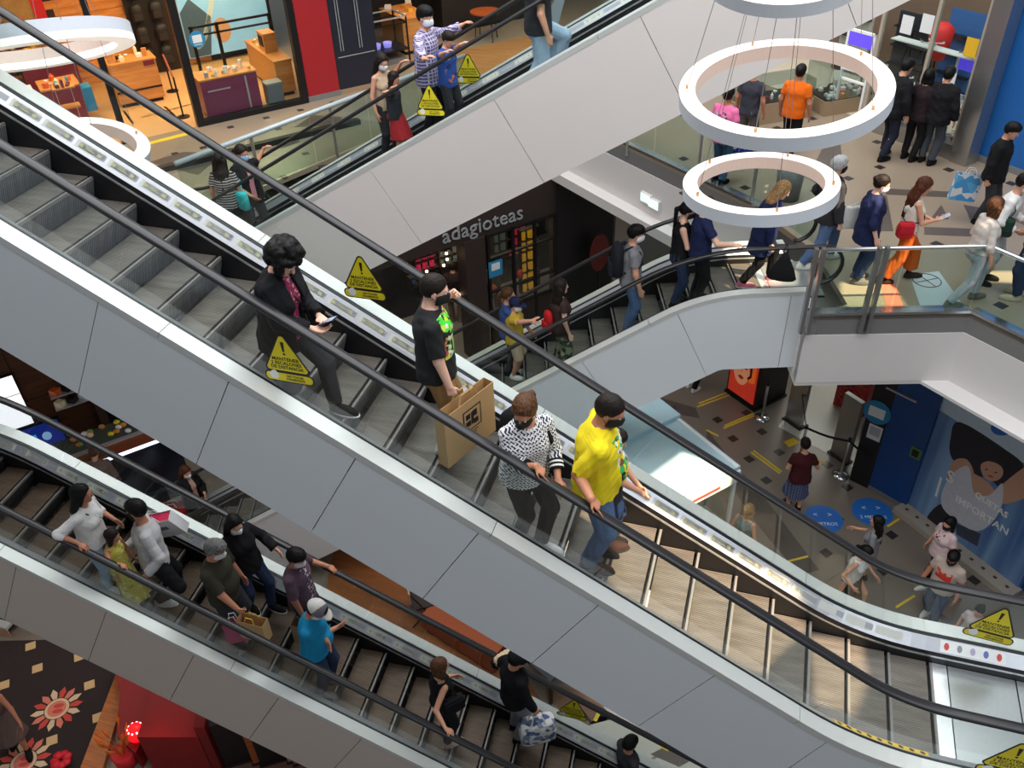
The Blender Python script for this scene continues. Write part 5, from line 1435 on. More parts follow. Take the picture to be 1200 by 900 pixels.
for i in range(4): mb = MB(); mb.tube([(0.28 * cos(i * pi / 2), 0.28 * sin(i * pi / 2), 0.7), (0.34 * cos(i * pi / 2), 0.34 * sin(i * pi / 2), 0)], 0.014, 6); mb.build('leg', m_framek, tb)
struct(bx(A, 'ceiling', m_fascia_w, (3.3, 14), (0.1, 4.6), (3.2, 3.3)))
light('shop_lamp', 'AREA', A(6.6, 1.0, 3.0), 80, (1.0, 0.72, 0.42), (4.0, 1.6), rot=(0, 0, A.a))
light('shop_lamp', 'AREA', A(9.5, -0.6, 3.0), 45, (1.0, 0.74, 0.46), (3.0, 1.6), rot=(0, 0, A.a))
mb = MB(); mb.prism([tuple(A(t, d)[:2]) for t, d in ((6.6, -0.9), (12, -0.9), (12, 1.2), (6.6, 1.2))], L2 - 0.01, L2 + 0.004); mb.build('floor_band', wood('warm_light_floor_tone', (150, 104, 62), (186, 136, 88), 1.2, 0.35), floor_l)  # warm light on the stone floor put in as a brown band

# --- electronics shop at the upper right and the blue wall
G = Fr(at(1131, 193, L2), 140.0); G.o[2] = L2         # t runs away to the upper left, d towards the corridor's back
G.n = -G.n
struct(mb := bx(Fr(G.o, -40), 'trim_14', m_steel, (-0.28, 0.06), (-0.1, 0.25), (0, 3.3)))
BW = Fr(at(1140, 187, L2), -40.0); BW.o[2] = L2
struct(bx(BW, 'wall_right', m_blue, (0.02, 5), (0.02, 0.3), (0.12, 3.4))); struct(bx(BW, 'baseboard_right', m_fascia_g, (0.02, 5), (0.0, 0.3), (0, 0.12)))
pn = bx(BW, 'window_reflection_panel', M('pale_blue_reflection', (70, 140, 206), 0.5), (0.55, 0.95), (0.008, 0.02), (1.75, 2.2)); tag(pn, 'pale blue square window reflection painted on the tall blue wall', 'sign')  # window reflection put in as a flat pale blue panel
S = Fr(at(1131, 193, L2), -40.0); S.o[2] = L2         # t negative runs to the upper left; d into the shop
sw_ = ft(S, 'shop_window', 'tall glass shop window with steel mullions where three people look in', 'window', -0.3, 0)
bx(S, 'sill', m_steel, (-2.1, 0), (-0.05, 0.35), (0, 0.28), sw_); bx(S, 'glass_pane', m_shopglass, (-2.1, 0), (0, 0.012), (0.28, 3.2), sw_)
for t in (-2.1, -1.0, -0.06): bx(S, 'mullion', M('pale_mullion', (186, 176, 160), 0.4, 0.3), (t, t + 0.06), (-0.03, 0.05), (0.0, 3.2), sw_)
bx(S, 'shelf', m_whi, (-1.9, -0.1), (0.1, 0.34), (1.0, 1.02), sw_); bx(S, 'shelf', m_whi, (-1.9, -0.1), (0.1, 0.34), (1.75, 1.77), sw_)
struct(bx(S, 'wall_back', M('brown_back_wall', (112, 90, 76), 0.6, 0, 0.15, 3), (-9, 0.3), (3.6, 3.8), (0, 3.2)))
mb = MB(); mb.prism([tuple(S(t, d)[:2]) for t, d in ((-9, 0.36), (0.3, 0.36), (0.3, 3.6), (-9, 3.6))], L2 - 0.01, L2 + 0.003); struct(mb.build('floor', M('pale_shop_floor', (214, 204, 184), 0.3, 0, 0.04)))
def drone(fr, t, d, z, label, m):
    r = ft(fr, 'drone', label, 'drone', t, d, z, 'drones in the window'); mb = MB(); mb.ball((0, 0, 0.05), (0.09, 0.06, 0.035), 10); mb.build('body', m, r, True)
    for sx in (1, -1):
        for sy in (1, -1):
            mb = MB(); mb.tube([(0, 0, 0.05), (0.15 * sx, 0.12 * sy, 0.07)], 0.012, 6); mb.cyl((0.15 * sx, 0.12 * sy, 0.06), 0.018, 0.04, 8); mb.build('arm', m, r)
            mb = MB(); mb.box((0.15 * sx, 0.12 * sy, 0.105), (0.16, 0.02, 0.005), 0.5 * sx); mb.build('rotor_blade', m_framek, r)
for di_, (t, z, m) in enumerate(((-0.6, 1.02, m_white), (-1.3, 1.02, m_framek), (-1.85, 1.02, m_white), (-0.6, 1.77, m_silver), (-1.4, 1.77, m_white), (-0.7, 0.28, m_white), (-1.5, 0.28, m_framek))):
    drone(S, t, 0.22, z, 'small drone in the tall shop window, ' + ('right end of the middle shelf', 'middle of the middle shelf', 'left end of the middle shelf', 'right on the top shelf', 'left on the top shelf', 'right on the sill', 'left on the sill')[di_], m)
goods(S, 14, (-2.3, -0.4), (0.12, 0.3), 0.28, 'on the sill of the tall shop window', 'gadgets on the window sill', mats=[m_white, m_yelg, m_pinkg, m_silver])
def gate(fr, t, d, label):
    g = ft(fr, 'security_gate', label, 'gate', t, d)
    for a in (0, 0.62): bx(fr, 'post', m_whi, (a, a + 0.05), (0, 0.05), (0, 1.75), g)
    bx(fr, 'bar', m_whi, (0.05, 0.62), (0, 0.05), (0.75, 0.79), g); bx(fr, 'bar', m_whi, (0.05, 0.62), (0, 0.05), (0.95, 0.99), g); bx(fr, 'bar', m_whi, (0, 0.67), (0, 0.05), (1.70, 1.75), g)
    bx(fr, 'light_panel', M('violet_panel', (92, 70, 220), 0.5, emit=0.7), (0.05, 0.62), (0.01, 0.04), (1.45, 1.70), g)
gate(S, -3.2, 0.1, 'white anti-theft gate with a violet panel behind the tallest window shopper'); gate(S, -0.95, 0.4, 'white anti-theft gate beside the steel pillar')
gd = ft(S, 'gadget_stand', 'black folding rack of dark gadgets just inside the shop', 'rack', -2.6, 1.0)
for a in (0, 0.5):
    mb = MB(); mb.tube([(a, 0, 0), (a, 0.35, 1.6)], 0.016, 6); mb.build('leg', m_framek, gd)
    mb = MB(); mb.tube([(a, 0.6, 0), (a, 0.35, 1.6)], 0.016, 6); mb.build('leg', m_framek, gd)
for z in (0.5, 0.9, 1.3): bx(S, 'shelf', m_framek, (0, 0.5), (0.2, 0.5), (z, z + 0.03), gd)
for i, (t, d, h, m) in enumerate(((-3.9, 2.6, 1.5, m_navy), (-2.9, 2.9, 1.7, M('blue_jacket_display', (44, 84, 140), 0.7)), (-1.6, 2.9, 1.6, m_maroon), (-0.7, 2.6, 1.45, M('cream_board', (226, 206, 160), 0.6)), (-5.2, 2.4, 1.5, M('grey_board', (150, 156, 150), 0.6)))):
    q = ft(S, 'display_rack', ('navy', 'blue', 'maroon', 'cream', 'grey')[i] + ' display rack inside the electronics shop', 'rack', t, d); bx(S, 'panel', m, (0, 0.8), (0.1, 0.16), (0.1, h), q); bx(S, 'base', m_framek, (0, 0.8), (0, 0.4), (0, 0.1), q)
    for k in range(3): bx(S, 'shelf', m_framek, (0.02, 0.78), (-0.05, 0.12), (0.4 + 0.4 * k, 0.43 + 0.4 * k), q)
for j, (t_, z_, m_) in enumerate(((-1.85, 2.1, m_paper), (-1.45, 2.2, m_paper), (-0.5, 2.0, m_yelg), (-0.75, 1.35, m_paper), (-1.3, 0.6, m_teal))):
    mb = MB(); mb.box((0, 0, 0), (0.24, 0.006, 0.32)); tag(mb.build('notice_sheet', m_, None, False, S(t_, -0.012, z_), S.a), ('white notice sheet at the left of the tall shop window', 'second white notice sheet beside the first on the tall shop window', 'yellow notice sheet high on the tall shop window', 'white notice sheet low on the right half of the tall shop window', 'teal notice sheet near the sill of the tall shop window')[j], 'sign')
jk = ft(S, 'jacket_stand', 'red jacket on a stand at the back of the electronics shop', 'clothing', -2.5, 2.2); mb = MB(); mb.lathe((0, 0, 0), [(0.16, 0.9), (0.22, 1.2), (0.24, 1.5), (0.10, 1.62)], 12); mb.build('jacket', M('red_jacket', (190, 30, 30), 0.7), jk, True); mb = MB(); mb.cyl((0, 0, 0), 0.02, 0.95, 8); mb.cyl((0, 0, 0), 0.16, 0.02, 12); mb.build('stand', m_framek, jk)
bk_ = ft(S, 'bicycle_stand', 'yellow green scooter parked inside the electronics shop', 'scooter', -3.9, 0.9)
for x_ in (0.0, 0.75):
    mb = MB(); mb.tube([(x_ + 0.14 * cos(a), 0, 0.14 + 0.14 * sin(a)) for a in [2 * pi * i / 16 for i in range(17)]], 0.025, 6); mb.build('wheel', m_framek, bk_)
mb = MB(); mb.box((0.38, 0, 0.17), (0.6, 0.14, 0.04)); mb.build('deck', M('lime', (180, 206, 40), 0.5), bk_); mb = MB(); mb.tube([(0.72, 0, 0.15), (0.62, 0, 0.95)], 0.02, 6); mb.tube([(0.62, -0.22, 0.95), (0.62, 0.22, 0.95)], 0.016, 6); mb.build('handlebar', m_framek, bk_)
# glass cases on wooden plinths seen through the big ring
D = Fr(at(965, 137, L2), 35); D.o[2] = L2
def case(fr, label, t, d, h1, h2, wm):
    q = ft(fr, 'glass_case', label, 'display case', t[0], d[0]); L, W_ = t[1] - t[0], d[1] - d[0]
    bx(fr, 'plinth', wm, (0, L), (0, W_), (0, h1), q); bx(fr, 'deck', m_dark, (0.03, L - 0.03), (0.03, W_ - 0.03), (h1, h1 + 0.02), q)
    for a in ((0, L, 0, 0.012), (0, L, W_ - 0.012, W_), (0, 0.012, 0, W_), (L - 0.012, L, 0, W_)): bx(fr, 'glass_pane', m_shopglass, a[:2], a[2:], (h1 + 0.02, h2), q)
    bx(fr, 'glass_top', m_shopglass, (0, L), (0, W_), (h2, h2 + 0.012), q)
m_caseW = M('taupe_plinth', (158, 134, 108), 0.5, 0, 0.06)
case(D, 'glass display case on a taupe plinth right of the man in orange', (0, 1.3), (0.0, 0.8), 0.30, 0.95, m_caseW)
case(D, 'dark glass display case on a taupe plinth left of the man in orange', (-1.9, -0.25), (0.1, 0.8), 0.42, 0.8, m_caseW)
goods(D, 26, (0.1, 1.2), (0.06, 0.74), 0.32, 'in the right glass case', 'goods in the glass case', mats=[m_white, m_white, m_orange, m_silver])
goods(D, 16, (-1.85, -0.35), (0.15, 0.72), 0.44, 'in the dark glass case', 'red packs in the dark case', mats=[M('red_pack', (150, 44, 40), 0.5), m_maroon, m_white])
cb = ft(D, 'planter_bin', 'grey round litter bin behind the blond woman', 'bin', *D.td(922, 232)); mb = MB(); mb.lathe((0, 0, 0), [(0.2, 0), (0.24, 0.6), (0.2, 0.6), (0.18, 0.1)], 18); mb.build('body', m_fascia_g, cb, True)
light('shop_lamp', 'AREA', S(-3, 1.8, 3.0), 60, (1.0, 0.93, 0.82), (5.0, 1.6), rot=(0, 0, S.a)); light('mall_area_light', 'AREA', S(-4, -2, 3.2), 45, (1.0, 0.92, 0.8), (5.0, 2.0), rot=(0, 0, S.a))

# --- tea shop on the lowest level
T_ = Fr(at(590, 407, L1), 49.0); T_.o[2] = L1
tl, zl = T_.hit(566, 262)
struct(bx(T_, 'wall_front', m_dark, (-6, 2.4), (0.0, 0.25), (zl - 0.32, zl + 0.9)))
text_o = thing('shop_sign', 'pale grey lettering adagioteas across the dark shop front', 'sign', T_(tl, -0.01, zl), T_.a)
ta, za = T_.hit(508, 280); tb_, zb_ = T_.hit(629, 240)
text('lettering', 'adagioteas', 0.50, M('grey_letter', (150, 152, 154), 0.5), text_o, frame((0.0, -0.012, -0.02), (1, 0, 0), (0, 0, 1)), 0.012, space=1.0)
tsh = {}
def tz(x, y, d=0): return T_.hit(x, y, d)
# pillar, window grid
ta, _ = tz(556, 330); bx_ = struct(bx(T_, 'trim_15', m_dark, (ta - 0.22, ta + 0.30), (-0.05, 0.35), (0, zl - 0.3)))
wl, wr = tz(574, 330)[0], tz(651, 300)[0]; wz1 = tz(574, 303)[1]; wz0 = tz(575, 343)[1]; wzb = tz(575, 366)[1]
tw = ft(T_, 'shop_window', 'dark gridded shop window full of yellow and pink tins', 'window', wl, 0)
for z in (wzb, wz0, wz1, zl - 0.34): bx(T_, 'bar', m_framek, (0, wr - wl), (-0.04, 0.04), (z - 0.02, z + 0.02), tw)
for k in (0, 0.36, 0.68, 1.0): bx(T_, 'mullion', m_framek, ((wr - wl) * k - 0.03, (wr - wl) * k + 0.03), (-0.04, 0.04), (0.4, zl - 0.3), tw)
bx(T_, 'glass_pane', m_shopglass, (0, wr - wl), (-0.005, 0.005), (0.4, zl - 0.3), tw); bx(T_, 'apron', m_dark, (0, wr - wl), (-0.03, 0.1), (0, wzb - 0.02), tw)
struct(bx(T_, 'wall_front', m_black2, (wr + 0.02, wr + 1.7), (-0.02, 0.3), (0, 5.0)))
struct(bx(T_, 'wall_side', M('beige_pilaster', (170, 158, 150), 0.6), (wr + 1.75, wr + 2.3), (-0.05, 0.35), (0, 5.2)))
struct(bx(T_, 'wall_back', m_black2, (-6, wr + 1.7), (2.6, 2.8), (0, 5.0)))
def tins(fr, t, d, z, rows, cols, mats, label, group, s=0.11, emit=0):
    rk_ = ft(fr, 'tin_shelf', 'dark shelf holding ' + group, 'shelf', t - 0.1, d - 0.02, z - 0.05)
    W_ = cols * s * 1.25 + 0.1
    for r in range(rows + 1): bx(fr, 'board', m_dark, (0, W_), (0, 0.16), (r * s * 1.7 - 0.02 + 0.03, r * s * 1.7 + 0.03), rk_)
    for a in (0, W_): bx(fr, 'upright', m_dark, (a - 0.01, a + 0.01), (0, 0.16), (0, rows * s * 1.7 + 0.05), rk_)
    for r in range(rows):
        for c in range(cols):
            mb = MB(); mb.lathe((0, 0, 0), [(s * 0.42, 0), (s * 0.42, s), (s * 0.36, s * 1.1)], 10); tag(mb.build('tin', mats[(r + c) % len(mats)] if len(mats) > 1 else mats[0], None, True, fr(t + c * s * 1.25, d + 0.07, z + r * s * 1.7)), label + ', ' + ordinal(r) + ' row up, ' + ordinal(c) + ' along', 'tin', group)
ty, zy = tz(613, 330, 1.0); 
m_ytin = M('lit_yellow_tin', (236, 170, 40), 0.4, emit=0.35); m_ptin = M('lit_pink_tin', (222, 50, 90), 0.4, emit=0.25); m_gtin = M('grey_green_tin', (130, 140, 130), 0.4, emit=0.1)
def tinat(x, y, d, rows, cols, m, nm, s):
    t, z = tz(x, y, d); tins(T_, t, d, z, rows, cols, [m], nm + ' tin in the tea shop window', nm + ' tins', s)
tinat(616, 342, 0.7, 6, 2, m_ytin, 'yellow', 0.17); tinat(600, 300, 0.9, 3, 3, m_ptin, 'pink', 0.15); tinat(583, 296, 0.8, 4, 2, m_gtin, 'grey green', 0.16)
sg, zs = tz(581, 315, -0.06); q = thing('notice_sign', 'blue notice with a white sheet on the tea shop window', 'sign', T_(sg, -0.05, zs), T_.a); mb = MB(); mb.box((0, 0, 0), (0.36, 0.015, 0.40)); mb.build('board', m_disc, q); mb = MB(); mb.box((0, -0.01, 0.06), (0.22, 0.006, 0.18)); mb.build('paper', m_paper, q)
for x, y, m, nm in ((580, 340, m_orange, 'orange'), (593, 345, m_cream, 'cream'), (600, 343, m_framek, 'black'), (611, 322, M('red_plate', (220, 60, 50), 0.4), 'red')):
    t, z = tz(x, y, 0.25); mb = MB(); mb.lathe((0, 0, 0), [(0.05, -0.12), (0.08, -0.02), (0.07, 0.06), (0.02, 0.12)], 12); tag(mb.build('teapot', m, None, True, T_(t, 0.3, z)), nm + ' teapot standing in the dark gridded tea shop window', 'teapot')
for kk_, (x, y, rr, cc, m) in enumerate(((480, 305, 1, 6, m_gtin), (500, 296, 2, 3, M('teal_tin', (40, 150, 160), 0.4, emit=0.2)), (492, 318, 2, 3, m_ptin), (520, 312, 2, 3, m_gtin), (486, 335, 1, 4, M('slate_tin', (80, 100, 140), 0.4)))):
    t, z = tz(x, y, 0.5); nm = ('upper grey', 'teal', 'crimson', 'lower grey', 'slate blue')[kk_]; tins(T_, t, 0.5, z, rr, cc, [m], nm + ' tin on the open shelves', nm + ' tins on the open shelves', 0.14)
m_bulb = M('bulb', (255, 214, 170), 0.4, emit=6)
for i, (x, y) in enumerate(((524, 304), (520, 311), (500, 318), (523, 297), (540, 300), (538, 345))):
    t, z = tz(x, y, 0.35); b_ = thing('pendant_bulb', ('glowing bulb in the tea shop entrance, ' + ('upper middle', 'centre', 'lowest left', 'topmost', 'upper right', 'low by the boy in black')[i]), 'lamp', T_(t, 0.35, z), 0, 'bulbs in the tea shop'); mb = MB(); mb.ball((0, 0, 0), 0.035, 8); mb.build('bulb', m_bulb, b_, True); mb = MB(); mb.tube([(0, 0, 0.03), (0, 0, 0.8)], 0.005, 4); mb.build('cord', m_framek, b_)
light('shop_lamp', 'AREA', T_(0.3, 1.2, 3.6), 30, (1.0, 0.75, 0.5), (3, 1.5), rot=(0, 0, T_.a)); light('shop_lamp', 'AREA', T_(-2.6, 1.0, 3.6), 26, (1.0, 0.75, 0.55), (3, 1.5), rot=(0, 0, T_.a))
t, z = tz(704, 297, -0.4); q = thing('oval_sign', 'dark red oval sign behind the backpack', 'sign', T_(t, -0.35, z), T_.a); mb = MB(); mb.sweep([[(0.28 * cos(a), y, 0.5 * sin(a)) for a in [2 * pi * i / 20 for i in range(20)]] for y in (0.02, -0.02)]); mb.build('board', M('dark_red_board', (112, 38, 34), 0.5), q); mb = MB(); mb.tube([(0, 0, -0.5), (0, 0, -z)], 0.03, 8); mb.build('post', m_framek, q)
# ------------------------------------------------------------------ lowest level, right: ad box, queue posts, black and blue wall, poster
U = Fr(at(884, 482, L1), -40); U.o[2] = L1
def base_t(fr, x, y): return fr.td(x, y)[0]
tl_ = U.td(848, 460)[0]; V = Fr(U.o, 49); V.o[2] = L1; tr_ = V.td(927, 469)[0]
adb = ft(U, 'advertising_box', 'black box with a glowing red poster of a woman\'s face', 'advertising stand', 0, 0)
L_ = -tl_; mb = MB(); mb.box((-L_ / 2, tr_ / 2, 0.95), (L_, tr_, 1.9)); mb.build('body', m_black2, adb); mb = MB(); mb.box((-L_ / 2, tr_ / 2, 0.03), (L_ + 0.06, tr_ + 0.06, 0.06)); mb.build('plinth', m_framek, adb)
tA, zA = U.hit(857, 455); tB, zB = U.hit(884, 470); zlo = min(zA, zB); wA = L_ * 0.86
ad = MB(); ad.box((-L_ / 2, -0.015, 0.95), (wA, 0.03, 1.6)); ad = ad.build('poster', M('lit_red_poster', (206, 58, 40), 0.5, 0, 0.25, 5, emit=0.30, emitc=(216, 60, 40)), adb)
def shp(pts, mat, y=-0.034, parent=ad, nm='print_shape', cx=-L_ / 2, sx=wA / 1.0, sz=1.15, cz=0.70):
    mb = MB(); mb.slab([(cx + (p[0] - 0.5) * sx, y, cz + (p[1] - 0.5) * sz) for p in pts], (0, -1, 0), 0.003); return mb.build(nm, mat, parent)
fc = M('poster_skin', (222, 150, 110), 0.5, 0, 0.1, 8, emit=0.3); fk = M('poster_dark', (60, 24, 22), 0.5); fr_ = M('poster_lips', (170, 30, 34), 0.5, emit=0.2); fo = M('poster_orange', (236, 110, 40), 0.5, emit=0.3)
shp([(0.42 + 0.30 * cos(a), 0.62 + 0.33 * sin(a)) for a in [2 * pi * i / 18 for i in range(18)]], fc)
shp([(0.70, 0.95), (0.95, 0.9), (0.95, 0.5), (0.72, 0.45), (0.80, 0.7)], fo)
for cx_, cz_ in ((0.30, 0.70), (0.56, 0.72)): shp([(cx_ + 0.075 * cos(a), cz_ + 0.026 * sin(a)) for a in [2 * pi * i / 10 for i in range(10)]], fk, -0.038); 
for cx_, cz_ in ((0.30, 0.77), (0.56, 0.80)): shp([(cx_ - 0.10, cz_), (cx_, cz_ + 0.03), (cx_ + 0.10, cz_), (cx_, cz_ + 0.012)], fk, -0.038)
shp([(0.40, 0.58), (0.46, 0.58), (0.44, 0.68)], fo, -0.038); shp([(0.43 + 0.10 * cos(a), 0.47 + 0.04 * sin(a)) for a in [2 * pi * i / 10 for i in range(10)]], fr_, -0.038)
shp([(0.70, 0.98), (0.76, 0.62), (0.66, 0.54), (0.70, 0.50), (0.82, 0.60), (0.80, 0.98)], fk, -0.038)
# queue posts and belts
tops = []
for x, y, lb in ((893, 490, 'beside the black advertising box'), (936, 541, 'with a yellow floor sticker at its foot'), (985, 557, 'beside the black panel')):
    w = at(x, y, L1); q = thing('queue_post', 'chrome queue post ' + lb, 'queue post', w)
    mb = MB(); mb.lathe((0, 0, 0), [(0.17, 0), (0.17, 0.02), (0.06, 0.05), (0.03, 0.06)], 18); mb.build('base', m_chrome, q, True); mb = MB(); mb.cyl((0, 0, 0.05), 0.03, 0.87, 12); mb.build('pole', m_steel, q, True); mb = MB(); mb.cyl((0, 0, 0.90), 0.036, 0.08, 12); mb.build('head', m_framek, q)
    tops.append(w + [0, 0, 0.94])
def belt(a, b, label):
    a, b = np.asarray(a), np.asarray(b); d = b - a; mb = MB(); n = unit(np.array([-d[1], d[0], 0])) * 0.004
    pts = [a + d * i / 6 - np.array([0, 0, 0.05 * sin(pi * i / 6)]) for i in range(7)]
    mb.sweep([[p + n, p - n, p - n - [0, 0, 0.055], p + n - [0, 0, 0.055]] for p in pts]); o = mb.build('queue_belt', m_framek); tag(o, label, 'belt')
belt(tops[0] + [0.6, 1.0, 0], tops[1], 'black belt from the gate to the post with the yellow floor sticker'); belt(tops[1], tops[2], 'black belt between the two front queue posts'); belt(tops[2], tops[2] + uB * 0.55 + [0, 0, 0], 'short black belt from the last post to the black panel')
for x, y, lb in ((930, 496, 'steel shop gate panel under the bridge'), (984, 536, 'steel shop gate panel in front of the red counter')):
    w = at(x, y, L1); q = thing('gate_panel', lb, 'gate', w, A50); mb = MB(); mb.box((0, 0, 0.8), (0.10, 0.42, 1.55)); mb.build('panel', m_steel, q); mb = MB(); mb.box((0, 0, 0.02), (0.2, 0.5, 0.04)); mb.build('foot', m_dark, q)
mb = MB(); mb.prism(px([(946, 452), (912, 500), (1000, 548), (1010, 500), (1040, 430), (960, 420)], L1), L1 - 0.01, L1 + 0.003); struct(mb.build('floor', M('white_shop_floor', (206, 208, 196), 0.3, 0, 0.03)))
cw = at(976, 473, L1); ce = at(1010, 490, L1); rc = thing('counter', 'red counter with a pattern of curved lines under the bridge', 'counter', cw, atan2(*(ce - cw)[[1, 0]]))
Lc = np.linalg.norm(ce - cw); mb = MB(); mb.box((Lc / 2, 0.3, 0.45), (Lc, 0.6, 0.9)); bo = mb.build('body', M('counter_red', (190, 36, 44), 0.4), rc); mb = MB(); mb.box((Lc / 2, 0.3, 0.92), (Lc + 0.04, 0.64, 0.04)); mb.build('top', m_framek, rc)
for i in range(6):
    r = 0.16 + 0.11 * i
    for cx_ in (0.0, Lc * 0.75): 
        pts = [(min(max(cx_ + r * cos(a), 0.01), Lc - 0.01), -0.006, 0.05 + r * sin(a)) for a in [pi * k / 14 for k in range(15)] if 0.05 + r * sin(a) < 0.88 and 0 < cx_ + r * cos(a) < Lc]
        if len(pts) > 2: mb = MB(); mb.tube(pts, 0.012, 4); mb.build('stripe', m_maroon if cx_ == 0 else m_orange, bo)
goods(Fr(cw, math.degrees(atan2(*(ce - cw)[[1, 0]]))), 8, (0.05, Lc - 0.05), (0.1, 0.5), 0.94, 'on top of the red counter', 'packs on the red counter', mats=[m_yelg, m_white, m_orange])
# black panel and blue wall, then the poster wall
kb, db, de = at(995, 562, L1), at(1017, 572.5, L1), at(1060, 597, L1)
X1 = Fr(kb, math.degrees(atan2(*(db - kb)[[1, 0]]))); X1.o[2] = L1; lk_ = np.linalg.norm(db - kb)
bp_ = struct(bx(X1, 'wall_right', m_black2, (0, lk_), (0, 0.35), (0, 4.4)))
t, z = X1.hit(1028, 483); q = thing('notice_disc', 'blue round notice with a white sheet on the black panel', 'sign', X1(t, -0.005, z), X1.a); mb = MB(); mb.sweep([[(0.26 * cos(a), y, 0.26 * sin(a)) for a in [2 * pi * i / 24 for i in range(24)]] for y in (0, -0.012)]); mb.build('disc', m_disc, q); mb = MB(); mb.box((0, -0.014, 0.0), (0.3, 0.006, 0.22)); mb.build('paper', m_paper, q)
t, z = X1.hit(1025, 507); q = thing('notice_sheet', 'white sheet of paper stuck below the blue notice', 'sign', X1(t, -0.005, z), X1.a); mb = MB(); mb.box((0, 0, 0), (0.26, 0.006, 0.34)); mb.build('sheet', m_paper, q); mb = MB(); mb.box((0, -0.004, 0.03), (0.2, 0.003, 0.2)); mb.build('print', M('grey_print', (170, 172, 176), 0.7), q)
X2 = Fr(db, math.degrees(atan2(*(de - db)[[1, 0]]))); X2.o[2] = L1; lb_ = np.linalg.norm(de - db)
struct(bx(X2, 'wall_right', M('deep_blue_paint', (22, 66, 128), 0.35, 0, 0.05, 3), (0, lb_), (0, 0.3), (0.1, 4.4))); struct(bx(X2, 'baseboard_right', m_fascia_g, (0, lb_), (-0.02, 0.3), (0, 0.1)))
t, z = X2.hit(1073, 531); q = thing('door_control', 'black door control on a green plate on the blue wall', 'switch', X2(t, -0.005, z), X2.a); mb = MB(); mb.box((0, 0, 0), (0.2, 0.012, 0.24)); mb.build('plate', M('green_plate', (80, 130, 60), 0.5), q); mb = MB(); mb.box((0, -0.012, 0), (0.12, 0.02, 0.14)); mb.build('button', m_blk, q)
t, z = X2.hit(1057, 462); q = thing('door_closer', 'pale closer bar near the top of the blue wall', 'bar', X2(t, -0.02, z), X2.a); mb = MB(); mb.box((0, 0, 0), (lb_ * 0.75, 0.03, 0.035)); mb.build('bar', m_silver, q)
pe = at(1192, 694, L1)
X3 = Fr(at(1062, 594, L1), math.degrees(atan2(*(pe - at(1062, 594, L1))[[1, 0]]))); X3.o[2] = L1; lp = float((pe - X3.o) @ X3.u)
pw = struct(bx(X3, 'wall_right', M('poster_back_wall', (70, 110, 160), 0.5, 0, 0.05), (0, lp), (0.02, 0.3), (0, 4.6)))
po = ft(X3, 'poster', 'huge pale blue poster of a woman in a white dress with raised arms', 'poster', 0, 0, 0.0)
H_ = 4.4
def bg_mat():
    m, nt, b = NT('poster_blue_stripes'); tc = nd(nt, 'ShaderNodeTexCoord'); nz = nd(nt, 'ShaderNodeTexNoise'); mp = nd(nt, 'ShaderNodeMapping'); mp.inputs['Scale'].default_value = (2.2, 1, 0.12)
    lk(nt, tc.outputs['Object'], mp.inputs[0]); lk(nt, mp.outputs[0], nz.inputs['Vector']); nz.inputs['Scale'].default_value = 1.5
    cr = nd(nt, 'ShaderNodeValToRGB'); cr.color_ramp.elements[0].position = 0.35; cr.color_ramp.elements[1].position = 0.66; cr.color_ramp.elements[0].color = lin((66, 104, 158)); cr.color_ramp.elements[1].color = lin((132, 168, 206))
    lk(nt, nz.outputs['Fac'], cr.inputs[0]); lk(nt, cr.outputs[0], b.inputs['Base Color']); b.inputs['Roughness'].default_value = 0.4; return m
mb = MB(); mb.box((lp / 2, 0.0, H_ / 2 + 0.1), (lp - 0.04, 0.03, H_)); bo = mb.build('board', bg_mat(), po)
def hx(x, y):
    t, z = X3.hit(x, y); return (t, -0.018, z)
def smooth(pts, k=4):
    out = []; n = len(pts); q = [np.array(p, float) for p in pts]
    for i in range(n):
        a, b, c, d = q[i - 1], q[i], q[(i + 1) % n], q[(i + 2) % n]
        for j in range(k):
            t = j / k; out.append(tuple(0.5 * (2 * b + (c - a) * t + (2 * a - 5 * b + 4 * c - d) * t * t + (3 * b - a - 3 * c + d) * t ** 3)))
    return out
def pshape(pts, mat, dy=0.0, nm='print_shape', k=4):
    mb = MB(); mb.slab([(p[0], p[1] - dy, p[2]) for p in [hx(*q) for q in (smooth(pts) if k and len(pts) > 4 else pts)]], (0, -1, 0), 0.002); return mb.build(nm, mat, bo)
ph_, ps_, pd_, pl_ = M('poster_hair', (34, 32, 40), 0.5, 0, 0.3, 8), M('poster_skin_tone', (196, 150, 126), 0.5, 0, 0.06), M('poster_dress', (198, 200, 212), 0.5, 0, 0.12, 14), M('poster_band', (190, 210, 226), 0.5)
pshape([(1100, 479), (1105, 461), (1200, 516), (1230, 534), (1230, 560), (1200, 542)], pl_, 0.0005, 'print_shape', 0)
pshape([(1126, 494), (1180, 527), (1200, 545), (1196, 568), (1180, 578), (1160, 560), (1140, 556), (1116, 536), (1115, 512)], ph_, 0.001)
pshape([(1118, 540), (1134, 538), (1142, 556), (1128, 566), (1112, 560)], ps_, 0.002); pshape([(1170, 572), (1200, 548), (1215, 545), (1215, 575), (1180, 590), (1160, 584)], ps_, 0.002)
pshape([(1150, 545), (1160, 540), (1174, 546), (1176, 556), (1168, 563), (1155, 560)], ps_, 0.003)
pshape([(1136, 552), (1160, 566), (1166, 580), (1144, 582), (1138, 566)], ps_, 0.0025)
pshape([(1116, 556), (1136, 546), (1142, 576), (1160, 580), (1176, 566), (1172, 600), (1146, 622), (1110, 600), (1104, 580)], pd_, 0.004)
pshape([(1088, 604), (1104, 590), (1118, 604), (1112, 618), (1092, 612)], ph_, 0.001); pshape([(1120, 612), (1150, 625), (1146, 640), (1122, 626)], M('poster_skirt', (60, 66, 86), 0.5, 0, 0.2, 10), 0.001)
